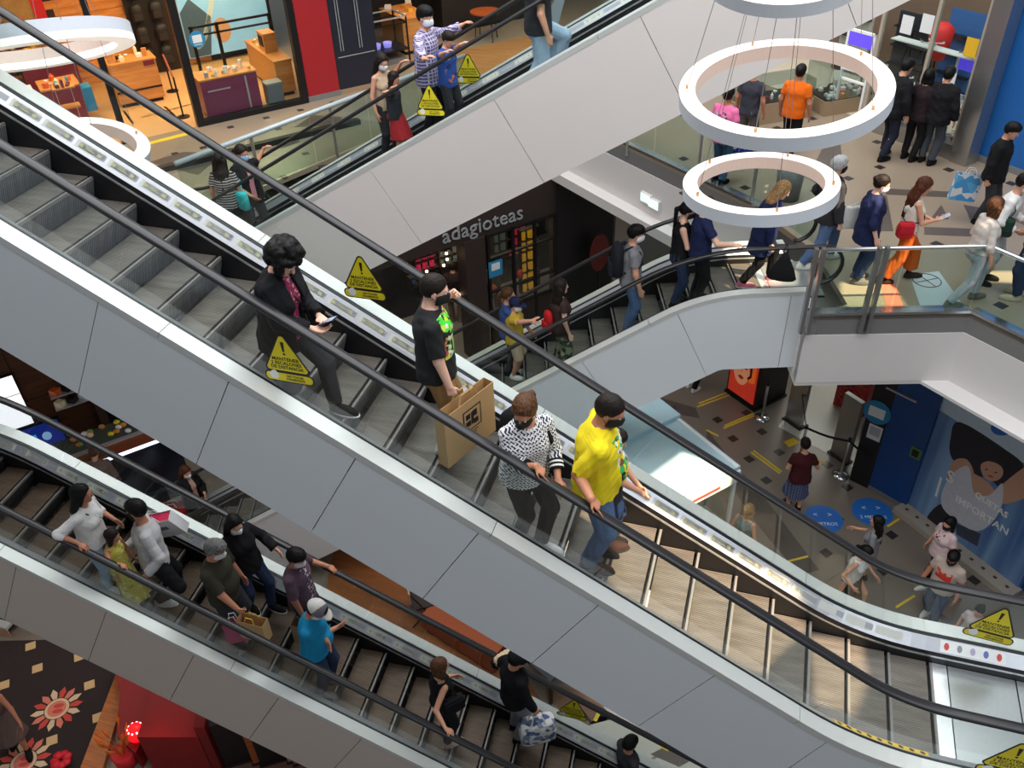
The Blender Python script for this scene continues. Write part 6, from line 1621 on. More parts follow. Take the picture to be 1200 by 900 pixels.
for a in ((1157, 549.5), (1168, 553)): pshape([(a[0] - 2.4, a[1]), (a[0], a[1] - 1), (a[0] + 2.4, a[1] + 1), (a[0], a[1] + 1)], ph_, 0.005)
pshape([(1158, 556), (1162, 556.5), (1166, 559), (1162, 559)], M('poster_lip', (150, 60, 60), 0.5), 0.005)
pshape([(1163 + 13 * cos(a) + 12, 497 + 9 * sin(a) + 4) for a in [2 * pi * i / 20 for i in range(20)]], m_disc2, 0.002)
def ptext(s, x, y, x2, y2, size):
    a, b = np.array(hx(x, y)), np.array(hx(x2, y2)); text('lettering', s, size, m_whi, bo, frame(a + [0, -0.008, 0], b - a, (0, 0, 1)), 0.001, 'LEFT', bold=0.004)
ptext('|', 1098, 566, 1104, 570, 0.5); ptext('S', 1110, 556, 1120, 562, 0.36); ptext('QUETAS', 1144, 578, 1180, 603, 0.17); ptext('IMPORTAN', 1121, 583, 1174, 618, 0.21)
mb = MB(); mb.box((lp / 2, -0.16, 0.06), (lp + 0.1, 0.34, 0.12)); pl0 = mb.build('trim_16', M('terrazzo_plinth', (168, 158, 146), 0.5, 0, 0.12, 30), None, False, X3(0, 0), X3.a); struct(pl0)
for i in range(10): mb = MB(); mb.box((lp * (i + 0.5) / 10, -0.16, 0.122), (0.06, 0.05, 0.006)); mb.build('inlay', m_inset, pl0)
struct(bx(X3, 'wall_right', m_blue, (lp + 0.02, lp + 3), (0.1, 0.4), (0, 4.6)))
# floor stickers
for x, y, s in (('disc', (965, 608), 1.0), ('disc', (1022, 600), 1.05)):
    c = at(*y, L1); mb = MB(); mb.cyl((0, 0, -0.01), 0.36 * s, 0.014, 28, 0); d = mb.build('floor_sticker', m_disc2, floor_1, True, c)
    for p in d.data.polygons: p.use_smooth = False
    text('lettering', '2 METROS', 0.11, m_whi, d, frame((0.02, -0.14, 0.0062), (1, 0.25, 0), (0, 1, 0)), 0.0005); text('lettering', '<    >', 0.16, m_whi, d, frame((-0.02, 0.1, 0.0062), (1, 0.25, 0), (0, 1, 0)), 0.0005)
inset(floor_1, ((918, 518), (930, 513), (937, 519), (925, 524)), L1, m_tape_y, 'floor_sticker')
light('shop_lamp', 'AREA', at(985, 440, L1) + [0, 1.5, 3.4], 70, (1.0, 0.98, 0.9), (2.5, 2.5), rot=(0, 0, 0))

# ------------------------------------------------------------------ kiosk with a pale roof on the lowest level
ZR = L1 + 2.35
Kf = Fr(at(868, 546, ZR), -41); Kf.o[2] = L1
tkl = Kf.td(772, 466, 2.35)[0]
kd = -2.5
kk = ft(Kf, 'kiosk', 'kiosk with a glossy pale blue flat roof below the bridge', 'kiosk', 0, 0)
m_roofk = M('pale_blue_roof', (176, 206, 218), 0.22, 0, 0.03, 1.0)
tn = Kf.td(801, 488, 2.35)[0]
mb = MB(); mb.box((tn / 2, kd / 2, 2.29), (-tn, -kd, 0.12)); rf = mb.build('roof', m_roofk, kk)
mb = MB(); mb.box(((tn + tkl) / 2 - 0.3, kd / 2, 2.36), (tn - tkl + 0.6, -kd, 0.14)); mb.build('roof_step', m_roofk, kk)
mb = MB(); mb.box((tn / 2, -0.06, 2.355), (-tn, 0.06, 0.02)); mb.build('roof_edge', m_whi, kk)
text('lettering', 'experi', 0.42, M('roof_letters', (205, 222, 230), 0.4), rf, frame((-1.75, -1.15, 2.352), (-0.4, -0.92, 0), (0.92, -0.4, 0)), 0.001)
mb = MB(); mb.box((0.0, kd / 2, 2.15), (0.05, -kd, 0.24)); mb.build('fascia', m_whi, kk); mb = MB(); mb.box((0.03, kd / 2 + 0.4, 2.12), (0.012, 0.8, 0.05)); mb.build('red_strip', M('red_strip', (210, 70, 60), 0.5), kk)
for d in (-0.06, kd * 0.5, kd + 0.06): mb = MB(); mb.box((-0.03, d, 1.0), (0.06, 0.06, 2.1)); mb.build('post', m_whi, kk)
mb = MB(); mb.box((-0.35, kd / 2, 0.45), (0.6, -kd, 0.9)); mb.build('counter_front', m_whi, kk); mb = MB(); mb.box((-0.04, kd * 0.35, 0.45), (0.02, 0.8, 0.5)); mb.build('dark_panel', m_blk, kk)
mb = MB(); mb.box((-0.02, kd / 2, 1.5), (0.012, -kd, 1.1)); mb.build('glass_pane', m_shopglass, kk)
goods(Kf, 8, (-0.55, -0.15), (kd + 0.1, -0.1), 0.9, 'on the white kiosk counter', 'items on the kiosk counter', smax=0.16)

# ------------------------------------------------------------------ lowest level, left: food counter and wall with screens
O = Fr(at(225, 600, L1), 49); O.o[2] = L1
fcn = ft(O, 'food_counter', 'steel fronted food counter with trays under strip lights', 'counter', -3.2, 0.95)
m_steelk = M('dark_mirror_steel', (70, 74, 86), 0.18, 0.85, 0.1, 3)
mb = MB(); mb.slab([(0, 0, 1.2), (3.45, 0, 1.2), (3.45, -0.35, 0.0), (0, -0.35, 0.0)], (0, -1, 0.3), 0.05); mb.build('front', m_steelk, fcn)
bx(O, 'light_strip', M('cool_strip_light', (220, 228, 255), 0.4, emit=2.2), (1.9, 3.4), (-0.02, 0.05), (1.2, 1.23), fcn)
bx(O, 'top', M('rust_counter_top', (126, 64, 36), 0.4), (0, 3.45), (0.05, 0.42), (1.18, 1.22), fcn); bx(O, 'rail', m_silver, (0, 3.45), (0.42, 0.5), (1.20, 1.26), fcn); bx(O, 'body', m_black2, (0, 3.45), (0.0, 1.2), (0, 1.17), fcn); bx(O, 'tray', M('tray_green', (70, 78, 70), 0.4), (0, 3.45), (0.52, 1.15), (1.17, 1.20), fcn)
fr2 = random.Random(9)
fds = []
for i in range(26):
    x, y = fr2.uniform(1.7, 3.4) - 3.2, fr2.uniform(0.55, 1.12) + 0.95; m = fr2.choice([M('lemon', (226, 206, 40), 0.5), M('cake_orange', (226, 140, 60), 0.5), m_cream, M('greens', (110, 150, 80), 0.6), m_white, M('roll', (200, 130, 60), 0.6)])
    mb = MB(); mb.ball((0, 0, 0.04), (0.07, 0.06, 0.045), 9); fds.append((mb.build('pastry', m, None, True, O(x, y, 1.2)), m))
for i, (o, m) in enumerate(sorted(fds, key=lambda q: imgx(q[0].location))):
    tag(o, {'lemon': 'yellow', 'cake_orange': 'orange', 'cream_goods': 'cream', 'greens': 'green', 'white_plastic': 'white', 'roll': 'brown'}[m.name] + ' piece of food on the counter tray, ' + ordinal(i) + ' from the left', 'food', 'food on the counter tray')
for k, (z, mm) in enumerate(((1.55, m_cream), (1.85, m_orange))):
    sh_ = ft(O, 'food_shelf', ('lower', 'upper')[k] + ' shelf of snacks behind the food counter', 'shelf', -1.6, 2.6, z); bx(O, 'board', m_silver, (0, 1.9), (0, 0.3), (0, 0.03), sh_)
    for j in range(8): mb = MB(); mb.box((0, 0, 0.06), (0.16, 0.14, 0.11)); tag(mb.build('snack_pack', [mm, m_framek, m_white][j % 3], None, False, O(-1.48 + j * 0.23, 2.72, z + 0.03)), ordinal(j) + ' snack pack along the ' + ('lower', 'upper')[k] + ' shelf behind the food counter', 'snack', ('lower', 'upper')[k] + ' row of snack packs')
wb = struct(bx(O, 'wall_back', M('brown_wall_panels', (84, 56, 42), 0.5, 0, 0.2, 3), (-8, -0.9), (3.35, 3.5), (0, 5.6)))
for i in range(6):
    for j in range(3): mb = MB(); mb.box((0, 0, 0), (1.13, 0.03, 1.5)); mb.build('wall_panel', wood('brown_panel_wood', (86, 52, 34), (112, 74, 50), 1.5, 0.4), wb, False, (2.95 - i * 1.15, -0.085 - 0.004 * ((i + j) % 2), 0.8 + j * 1.53))
struct(bx(O, 'wall_back', m_black2, (-0.9, 6), (3.35, 3.5), (0, 5.6))); struct(bx(O, 'wall_side', M('brown_wall_end', (78, 58, 50), 0.5), (-0.92, -0.75), (2.9, 3.4), (0, 5.6)))
wsn = Fr(O(0, 3.22), 49)
def quad_on(fr, pts, d=0): return [(lambda t, z: (t, z))(*fr.hit(x, y, d)) for x, y in pts]
q1 = quad_on(wsn, [(16, 438), (37, 484)]); tR = sum(p[0] for p in q1) / 2
zt, zb2 = wsn.hit(16, 438)[1], wsn.hit(8, 507)[1]
mscr = M('white_screen', (250, 248, 255), 0.4, emit=1.1)
for i in range(2):
    q = ft(wsn, 'screen', ('nearer', 'farther')[i] + ' white glowing menu screen on the brown wall', 'screen', tR - 1.5 * (i + 1) + 0.02, 0, zb2); hh = zt - zb2
    bx(wsn, 'panel', m_framek, (0, 1.46), (0, 0.06), (0, hh), q); bx(wsn, 'display', mscr, (0.02, 1.44), (-0.006, 0), (0.02, hh * 0.62), q); bx(wsn, 'display', mscr, (0.02, 1.44), (-0.006, 0), (hh * 0.635, hh - 0.02), q)
tb0, zz0 = wsn.hit(2, 511); tb1, zz1 = wsn.hit(66, 486); 
q = ft(wsn, 'screen', 'blue information screen below the white menu screens', 'screen', tb0 - 0.02, -0.02, zz0 - 0.62)
W0 = wsn.hit(66, 486)[0] - tb0
bx(wsn, 'panel', m_framek, (-0.03, W0 + 0.03), (0, 0.06), (-0.03, 0.63), q); bx(wsn, 'display', M('blue_screen', (24, 44, 130), 0.4, emit=0.6), (0, W0), (-0.006, 0), (0, 0.6), q); bx(wsn, 'bar', M('bright_blue_bar', (60, 150, 236), 0.4, emit=0.8), (W0 * 0.08, W0 * 0.55), (-0.010, -0.006), (0.28, 0.40), q); bx(wsn, 'bar', M('white_line', (190, 200, 236), 0.4, emit=0.5), (W0 * 0.08, W0 * 0.4), (-0.010, -0.006), (0.47, 0.50), q); bx(wsn, 'bar', M('white_line', (190, 200, 236), 0.4), (W0 * 0.08, W0 * 0.36), (-0.010, -0.006), (0.14, 0.17), q)
mb = MB(); mb.ball((W0 * 0.72, -0.008, 0.28), (0.09, 0.004, 0.11), 10); mb.build('picture', M('light_blue_blob', (150, 196, 240), 0.4, emit=0.5), q)
mb = MB(); mb.prism(px([(392, 640), (420, 640), (600, 770), (640, 830), (560, 830), (380, 700)], L1), L1 - 0.01, L1 + 0.004); wf = mb.build('floor_wood', wood('amber_floor_wood', (112, 66, 36), (150, 92, 50), 1.1, 0.35, (1, 5, 5)), floor_1)
ch = thing('chair', 'small dark folding chair on the wooden floor behind the lower escalator', 'chair', at(496, 722, L1), 0.6)
mb = MB(); mb.box((0, 0, 0.45), (0.4, 0.4, 0.03)); mb.build('seat', m_dark, ch); mb = MB(); mb.box((-0.2, 0, 0.75), (0.03, 0.4, 0.25)); mb.build('backrest', M('tan_backrest', (170, 140, 110), 0.6), ch)
for a in (0.18, -0.18):
    mb = MB(); mb.tube([(0.2, a, 0), (-0.2, a, 0.86)], 0.013, 6); mb.build('leg', m_framek, ch); mb = MB(); mb.tube([(-0.22, a, 0), (0.18, a, 0.45)], 0.013, 6); mb.build('leg', m_framek, ch)
sf = thing('bench', 'rust orange bench behind the lower escalator near the person with the tote', 'bench', at(548, 752, L1), radians(-20)); mb = MB(); mb.box((0, 0, 0.24), (1.5, 0.5, 0.4)); mb.build('seat', M('rust_upholstery', (150, 72, 34), 0.7), sf); mb = MB(); mb.box((0, 0.28, 0.45), (1.5, 0.1, 0.8)); mb.build('backrest', M('rust_upholstery', (150, 72, 34), 0.7), sf)
dk = thing('dark_table', 'dark table behind the person with the tote bag', 'table', at(640, 790, L1), radians(-30)); mb = MB(); mb.box((0, 0, 0.72), (1.0, 0.8, 0.05)); mb.build('tabletop', M('slate_top', (44, 50, 56), 0.3), dk)
for a in ((0.42, 0.32), (-0.42, 0.32), (0.42, -0.32), (-0.42, -0.32)): mb = MB(); mb.box((a[0], a[1], 0.35), (0.05, 0.05, 0.7)); mb.build('leg', m_framek, dk)
inset(floor_1, ((640, 800), (690, 812), (720, 842), (690, 850), (640, 820)), L1, M('brown_floor_mat', (120, 88, 64), 0.6), 'floor_mat'); inset(floor_1, ((715, 820), (790, 872), (760, 890), (690, 850)), L1, M('pale_tile', (190, 186, 176), 0.25, 0, 0.03), 'floor_tile'); inset(floor_1, ((793, 874), (850, 910), (800, 920), (764, 892)), L1, M('pale_tile', (190, 186, 176), 0.25), 'floor_tile'); inset(floor_1, ((762, 884), (782, 874), (812, 890), (796, 899)), L1, m_band, 'floor_inset', 0.005)
tape(floor_1, (697, 845), (703, 833), L1 + 0.006, 0.06, m_tape_y); tape(floor_1, (774, 873), (784, 878), L1 + 0.006, 0.08, m_tape_y); tape(floor_1, (678, 828), (693, 847), L1 + 0.006, 0.04, m_blk)

# ------------------------------------------------------------------ lowest level, bottom left: dark carpet with suns, wooden edge, red booth
def carpet_poly(): return px([(-40, 752), (56, 750), (139, 788), (97, 905), (-40, 960)], L1)
mb = MB(); mb.prism(carpet_poly(), L1 - 0.01, L1 + 0.006); cp = mb.build('carpet', M('dark_brown_carpet', (44, 33, 31), 0.95, 0, 0.35, 60, bump=0.3)); tag(cp, 'dark brown carpet with pale diamonds and red sun flowers', 'carpet')
m_sunr, m_sunp, m_suno = M('sun_red', (196, 70, 60), 0.9), M('sun_pink', (214, 120, 100), 0.9), M('sun_cream', (214, 186, 150), 0.9)
for x, y in ((44, 783.5), (105, 803), (115, 841), (61, 868), (93, 770), (36, 757.5), (5, 803)):
    c = at(x, y, L1); mb = MB(); mb.box((0, 0, 0.003), (0.16, 0.16, 0.012)); mb.build('diamond_inlay', M('inlay_cream', (206, 170, 120), 0.9), cp, False, (c[0], c[1], L1 + 0.002), radians(40))
for x, y in ((67, 831), (28, 893)):
    c = at(x, y, L1); s = 0.40; sn = MB(); z = 0.014
    for i in range(14):
        a = 2 * pi * i / 14 + 0.1; p = lambda r, b: (r * cos(a + b), r * sin(a + b), z)
        sn.slab([p(0.50 * s, -0.16), p(0.78 * s, -0.17), p(1.0 * s, 0), p(0.78 * s, 0.17), p(0.50 * s, 0.16)], (0, 0, 1), 0.004, (0, 2, 1)[i % 3])
    sn.slab([(0.47 * s * cos(a), 0.47 * s * sin(a), z) for a in [2 * pi * i / 20 for i in range(20)]], (0, 0, 1), 0.004, 2); sn.slab([(0.36 * s * cos(a), 0.36 * s * sin(a), z + 0.002) for a in [2 * pi * i / 20 for i in range(20)]], (0, 0, 1), 0.002, 1)
    for b in (0.12, -0.12): sn.slab([((0.05 + 0.2 * cos(a)) * s, (b + 0.10 * sin(a)) * s, z + 0.004) for a in [2 * pi * i / 12 for i in range(12)]], (0, 0, 1), 0.002, 0)
    sn.build('sun_motif', [m_sunr, m_sunp, m_suno], cp, False, (c[0], c[1], L1), 0.5)
ed = px([(138, 796), (147, 820), (122, 910), (97, 905)], L1); mb = MB(); mb.prism(ed, L1, L1 + 0.12); tag(mb.build('wooden_kerb', wood('amber_kerb_wood', (150, 80, 36), (186, 112, 56), 2, 0.4)), 'amber wooden kerb between the carpet and the red booth', 'kerb')
bt = thing('booth', 'deep red upholstered booth seat glowing in red light', 'booth', at(205, 850, L1), 0.0)
m_boo = M('deep_red_upholstery', (132, 16, 18), 0.6, 0, 0.12, 5)
bc = at(205, 850, L1)
def bp(x, y, z): return at(x, y, L1 + z) - bc
mb = MB(); mb.prism([tuple(bp(x, y, 0.0)[:2]) for x, y in ((140, 792), (205, 812), (190, 860), (168, 900), (146, 880), (150, 830))], 0, 0.42); mb.build('seat', m_boo, bt)
mb = MB(); mb.prism([tuple(bp(x, y, 0.0)[:2]) for x, y in ((205, 800), (262, 832), (252, 905), (182, 905), (196, 860), (205, 830))], 0, 0.95); mb.build('backrest', m_boo, bt)
mb = MB(); mb.prism([tuple(bp(x, y, 0.0)[:2]) for x, y in ((262, 832), (272, 838), (262, 905), (250, 905))], 0, 1.2); mb.build('side_panel', M('dark_red_panel', (110, 14, 16), 0.6), bt)
for i, (x, m, w_) in enumerate(((285, m_black2, 0.5), (306, wood('amber_kerb_wood', (150, 80, 36), (186, 112, 56)), 0.22), (322, m_black2, 0.4), (340, m_silver, 0.06), (356, wood('amber_kerb_wood', (150, 80, 36), (186, 112, 56)), 0.3), (384, m_dark, 0.5))):
    q = thing('wall_post', ('black post beside the red booth', 'amber wooden post beside the black one', 'black post right of the amber one', 'thin silver post below the lower escalator', 'brown wooden post right of the silver one', 'dark brown post lowest below the escalator')[i], 'post', at(x, 890, L1), 0.6); mb = MB(); mb.box((0, 0, 0.55), (w_, 0.12, 1.1)); mb.build('shaft', m, q); mb = MB(); mb.box((0, 0, 0.02), (w_ + 0.04, 0.16, 0.04)); mb.build('foot', m_dark, q)
rl_ = thing('lamp', 'round red glowing lamp with white dots behind the dried grasses', 'lamp', at(160, 858, L1 + 0.55)); mb = MB(); mb.ball((0, 0, 0), 0.15, 16); mb.build('globe', M('red_globe', (230, 20, 30), 0.4, emit=1.2), rl_, True)
for i in range(10): a = 2 * pi * i / 10; mb = MB(); mb.ball((0.12 * cos(a) * 0.8, 0.12 * sin(a) * 0.8, 0.10), 0.018, 6); mb.build('light_dot', M('lamp_dot', (255, 220, 220), 0.4, emit=3), rl_)
mb = MB(); mb.cyl((0, 0, -0.5), 0.03, 0.36, 8); mb.build('stem', m_framek, rl_)
pg = thing('dried_grasses', 'orange dried grasses in a red dotted pot beside the booth', 'plant', at(148, 890, L1 + 0.1)); mb = MB(); mb.lathe((0, 0, -0.1), [(0.14, 0), (0.18, 0.3), (0.15, 0.3)], 14); mb.build('pot', M('red_pot', (200, 30, 40), 0.5), pg, True)
gr_ = random.Random(5)
for i in range(16):
    a, l = gr_.uniform(0, 6.28), gr_.uniform(0.35, 0.62); e = np.array([0.22 * cos(a), 0.22 * sin(a), 0.2 + l]); mb = MB(); mb.tube([(0, 0, 0.1), e * [0.5, 0.5, 0.62], e], [0.006, 0.006, 0.004], 5); mb.build('stalk', M('orange_stalk', (206, 106, 40), 0.7), pg)
    mb = MB(); mb.tube([e - unit(e) * 0.16, e - unit(e) * 0.06, e + unit(e) * 0.05], [0.008, 0.028, 0.004], 6); mb.build('seed_head', M('orange_seed', (226, 132, 50), 0.8), pg)
rb_ = thing('red_flower', 'crimson artificial flower at the bottom edge by the carpet', 'flower', at(73, 893, L1 + 0.1)); mb = MB()
for i in range(7): a = 2 * pi * i / 7; mb.ball((0.09 * cos(a), 0.09 * sin(a), 0.05 + 0.02 * (i % 2)), (0.075, 0.075, 0.04), 8)
mb.build('petals', M('crimson_petal', (206, 20, 40), 0.6), rb_, True); mb = MB(); mb.cyl((0, 0, -0.1), 0.02, 0.14, 6); mb.build('stem', m_framek, rb_)
light('booth_lamp', 'POINT', tuple(at(172, 850, L1 + 1.4)), 5, (1.0, 0.16, 0.10), 0.12); light('booth_lamp', 'POINT', tuple(at(235, 870, L1 + 1.6)), 5, (1.0, 0.14, 0.10), 0.15)
light('mall_area_light', 'AREA', tuple(at(60, 790, L1) + [0, 0, 3.2]), 16, (1.0, 0.75, 0.5), (1.5, 1.5), rot=(0, 0, 0))  # added warm fill towards the lower escalator's side panel, not a fixture
# end of another escalator, low at the left edge
_f5 = at(28, 751, L1); _c5 = _f5 + np.array([0, YO, 0])
E5 = Esc((_c5[0] - 1.9, _c5[1], L1), pi, 1.75, 1.5 * K, 'foot of another escalator at the lower left edge')
E5.build(0.2, panel_mat=M('warm_light_tint_panel', (206, 150, 116), 0.5))  # warm light put into the side panel colour
# ------------------------------------------------------------------ the people and what they carry
def stand(e, x, y, hz, ywant=0.0, fwd=0.0):
    "where somebody on an escalator stands whose head (hz above the tread) is seen at a pixel"
    u = np.array([cos(e.az), sin(e.az), 0]); n = np.array([-u[1], u[0], 0]); best = None
    for i, (s0, z) in enumerate(e.steps):
        w = at(x, y, e.C[2] + z + hz) - e.C; sx, yy = w @ u + fwd, w @ n
        off = max(0, s0 + 0.03 - sx, sx - s0 - RUN + 0.03)
        cost = off * 3 + abs(yy - ywant)
        if best is None or cost < best[0]: best = (cost, s0, z, sx, yy)
    _, s0, z, sx, yy = best
    sx = min(max(sx, s0 + 0.03), s0 + RUN - 0.03) if z not in (0.0, e.rise) else sx
    yy = min(max(yy, -STEPW / 2 + 0.17), STEPW / 2 - 0.17)
    return e.C + u * sx + n * yy + np.array([0, 0, z])
def onfloor(x, y, hz, z): p = at(x, y, z + hz); return np.array([p[0], p[1], z])
def rail(e, x, y, sd):
    q, _ = esc_at(e, x, y, sd); return e.world(q, sd * YG, 0.98 * K + 0.035)
def coords(nt):
    tc = nd(nt, 'ShaderNodeTexCoord'); sp = nd(nt, 'ShaderNodeSeparateXYZ'); lk(nt, tc.outputs['Object'], sp.inputs[0]); return tc, sp
def mth(nt, op, a, b=None):
    n = nd(nt, 'ShaderNodeMath', operation=op)
    for i, v in enumerate((a, b)):
        if v is None: continue
        if hasattr(v, 'default_value') or hasattr(v, 'links'): lk(nt, v, n.inputs[i])
        else: n.inputs[i].default_value = v
    return n.outputs[0]
def print_tee(name, base, cols, zr, yr, scale=22, thr=0.25, back=False):
    "plain shirt with a printed patch on its front"
    m = spots(name, base, cols, scale, 0.85, thr); nt = m.node_tree; b = nt.nodes['Principled BSDF']
    tc, sp = coords(nt); src = b.inputs['Base Color'].links[0].from_socket
    ax = mth(nt, 'LESS_THAN', sp.outputs['X'], -0.02) if back else mth(nt, 'GREATER_THAN', sp.outputs['X'], 0.02)
    k = mth(nt, 'MULTIPLY', ax, mth(nt, 'MULTIPLY', mth(nt, 'GREATER_THAN', sp.outputs['Z'], zr[0]), mth(nt, 'LESS_THAN', sp.outputs['Z'], zr[1])))
    k = mth(nt, 'MULTIPLY', k, mth(nt, 'MULTIPLY', mth(nt, 'GREATER_THAN', sp.outputs['Y'], yr[0]), mth(nt, 'LESS_THAN', sp.outputs['Y'], yr[1])))
    mx = nd(nt, 'ShaderNodeMix', data_type='RGBA'); lk(nt, k, mx.inputs['Factor']); mx.inputs['A'].default_value = lin(base); lk(nt, src, mx.inputs['B'])
    lk(nt, mx.outputs['Result'], b.inputs['Base Color']); return m
def lines(name, base, ln, fr, wd, axes='YZ', base2=None):
    "cloth with woven lines along the given axes"
    if name in MATS: return MATS[name]
    m, nt, b = NT(name); tc, sp = coords(nt); acc = None
    for a in axes:
        f = mth(nt, 'FRACT', mth(nt, 'MULTIPLY', sp.outputs[a], fr)); k = mth(nt, 'LESS_THAN', f, wd)
        acc = k if acc is None else mth(nt, 'MAXIMUM', acc, k)
    mx = nd(nt, 'ShaderNodeMix', data_type='RGBA'); lk(nt, acc, mx.inputs['Factor']); mx.inputs['A'].default_value = lin(base); mx.inputs['B'].default_value = lin(ln)
    lk(nt, mx.outputs['Result'], b.inputs['Base Color']); b.inputs['Roughness'].default_value = 0.85; MATS[name] = m; return m
def jacquard(name):
    m, nt, b = NT(name); tc, sp = coords(nt)
    w1 = mth(nt, 'SINE', mth(nt, 'ADD', mth(nt, 'MULTIPLY', sp.outputs['Y'], 230.0), mth(nt, 'MULTIPLY', mth(nt, 'SINE', mth(nt, 'MULTIPLY', sp.outputs['Z'], 190.0)), 1.9)))
    w2 = mth(nt, 'SINE', mth(nt, 'ADD', mth(nt, 'MULTIPLY', sp.outputs['Z'], 260.0), mth(nt, 'MULTIPLY', sp.outputs['X'], 180.0)))
    k = mth(nt, 'GREATER_THAN', mth(nt, 'ADD', w1, mth(nt, 'MULTIPLY', w2, 0.8)), -0.25)
    mx = nd(nt, 'ShaderNodeMix', data_type='RGBA'); lk(nt, k, mx.inputs['Factor']); mx.inputs['A'].default_value = lin((40, 44, 62)); mx.inputs['B'].default_value = lin((232, 230, 232))
    lk(nt, mx.outputs['Result'], b.inputs['Base Color']); b.inputs['Roughness'].default_value = 0.85; return m
cl = cloth
BLACK, CHAR, WHITE_, NAVY = cl('black', (24, 24, 27)), cl('charcoal', (52, 52, 56)), cl('white', (226, 224, 222)), cl('navy', (32, 40, 76))
JEAN, JEAND, JEANL = cl('denim', (84, 108, 146), 0.25), cl('dark_denim', (44, 56, 84), 0.2), cl('pale_denim', (150, 172, 192), 0.2)
KHAKI, GREY, GREYL, BEIGE = cl('khaki', (150, 116, 74)), cl('grey', (128, 128, 132)), cl('light_grey', (190, 188, 190)), cl('beige', (200, 174, 146))
SHW, SHB, SHBR, SHG = cl('white_leather', (228, 226, 222), 0.04), cl('black_leather', (22, 20, 20)), cl('brown_leather', (58, 38, 34)), cl('grey_shoe', (110, 104, 100))
RUST, OLIVE, TURQ, MAUVE = cl('rust', (196, 92, 34)), cl('olive', (58, 56, 46)), cl('turquoise', (28, 142, 190)), cl('mauve', (92, 68, 84))

def paper_bag(label, top, yaw, w, h, d, mat, tilt=0.0, lean=0.0, handle=0.12, hm=None, group=None, lining=None):
    q = thing('paper_bag', label, 'bag', top, radians(yaw), group)
    q.rotation_euler = (tilt, lean, radians(yaw))
    mb = MB(); t = 0.004; z0, z1 = -handle - h, -handle
    for a, b in (((0, d / 2 - t / 2), (w, t)), ((0, -d / 2 + t / 2), (w, t)), ((w / 2 - t / 2, 0), (t, d - 2 * t)), ((-w / 2 + t / 2, 0), (t, d - 2 * t))): mb.box((a[0], a[1], (z0 + z1) / 2), (b[0], b[1], h))
    mb.box((0, 0, z0 + t / 2), (w - 2 * t, d - 2 * t, t)); bo = mb.build('body', mat, q)
    for sy in (1, -1):
        mb = MB(); mb.tube([(-w * 0.2, sy * (d / 2 - 0.006), z1 - 0.03), (-w * 0.12, sy * d * 0.3, z1 + handle * 0.8), (w * 0.12, sy * d * 0.3, z1 + handle * 0.8), (w * 0.2, sy * (d / 2 - 0.006), z1 - 0.03)], 0.005, 6); mb.build('handle', hm or m_whi, q)
    if lining: mb = MB(); mb.box((0, 0, z1 - 0.03), (w - 0.02, d - 0.02, 0.02)); mb.build('tissue', lining, q)
    q['z'] = 0; del q['z']
    return q, bo, (w, h, d, z0, z1)
def rucksack(p, label, mat, sc=1.0, z=0.27, back=-0.19, strap=True, accent=None):
    c = p['B'](back, 0, z); q = thing('backpack', label, 'bag', p['tow'](c), p['ya'])
    mb = MB(); mb.sweep([[(0.085 * sc * r * cos(a), 0.15 * sc * r * sin(a), (h - 0.2) * sc) for a in [2 * pi * i / 16 for i in range(16)]] for h, r in ((0, 0.75), (0.04, 1), (0.3, 1.0), (0.40, 0.85), (0.45, 0.4))]); mb.build('body', mat, q, True)
    mb = MB(); mb.box((-0.085 * sc, 0, -0.08 * sc), (0.05 * sc, 0.21 * sc, 0.17 * sc)); mb.build('pocket', accent or mat, q)
    if strap:
        for i, sg in ((0, 1), (1, -1)):
            s_ = p['s']; pts = [p['B'](back + 0.05, sg * 0.08, z + 0.18), p['B'](-0.02, sg * 0.095, 0.535), p['B'](0.10, sg * 0.10, 0.44), p['B'](0.14, sg * 0.115, 0.28), p['B'](0.03, sg * 0.165, 0.16), p['B'](back + 0.05, sg * 0.12, z - 0.14)]
            mb = MB(); mb.tube([v - c for v in pts], 0.017, 6); mb.build('strap', mat, q)
    return q
def shoulder_bag(p, label, mat, side=-1, z=0.02, w=0.24, h=0.18, d=0.09, cross=True, fx=0.0, sr=0.010, sm=None):
    c = p['B'](fx, side * 0.23, z); q = thing('shoulder_bag', label, 'bag', p['tow'](c), p['ya'])
    mb = MB(); mb.sweep([[(w / 2 * r * np.sign(cos(a)) * abs(cos(a)) ** 0.5, d / 2 * r * np.sign(sin(a)) * abs(sin(a)) ** 0.5, zz) for a in [2 * pi * i / 16 for i in range(16)]] for zz, r in ((-h / 2, 0.86), (-h / 2 + 0.02, 1), (h / 2 - 0.03, 0.94), (h / 2, 0.8))]); mb.build('body', mat, q, True)
    mb = MB(); mb.box((0, side * (d / 2 + 0.004), h * 0.12), (w * 0.8, 0.012, h * 0.55)); mb.build('flap', mat, q)
    o = -side if cross else side
    f = [c + [0, 0, h / 2], p['B'](0.15, side * 0.14, 0.16), p['B'](0.16, side * 0.02, 0.32), p['B'](0.09, o * 0.09, 0.47), p['B'](-0.01, o * 0.10, 0.53), p['B'](-0.12, o * 0.05, 0.42), p['B'](-0.15, side * 0.06, 0.22), c + [-0.02, 0, h / 2]]
    if not cross: f = [c + p['ft'] * 0.06 + [0, 0, h / 2], p['B'](0.10, side * 0.17, 0.36), p['B'](0.0, side * 0.125, 0.51), p['B'](-0.10, side * 0.16, 0.36), c - p['ft'] * 0.06 + [0, 0, h / 2]]
    mb = MB(); mb.tube([v - c for v in f], sr, 6); mb.build('strap', sm or mat, q)
    return q
def grip(p, i, f=0.085): a = p['arms'][i]; return p['tow'](a[2] + a[3] * f)
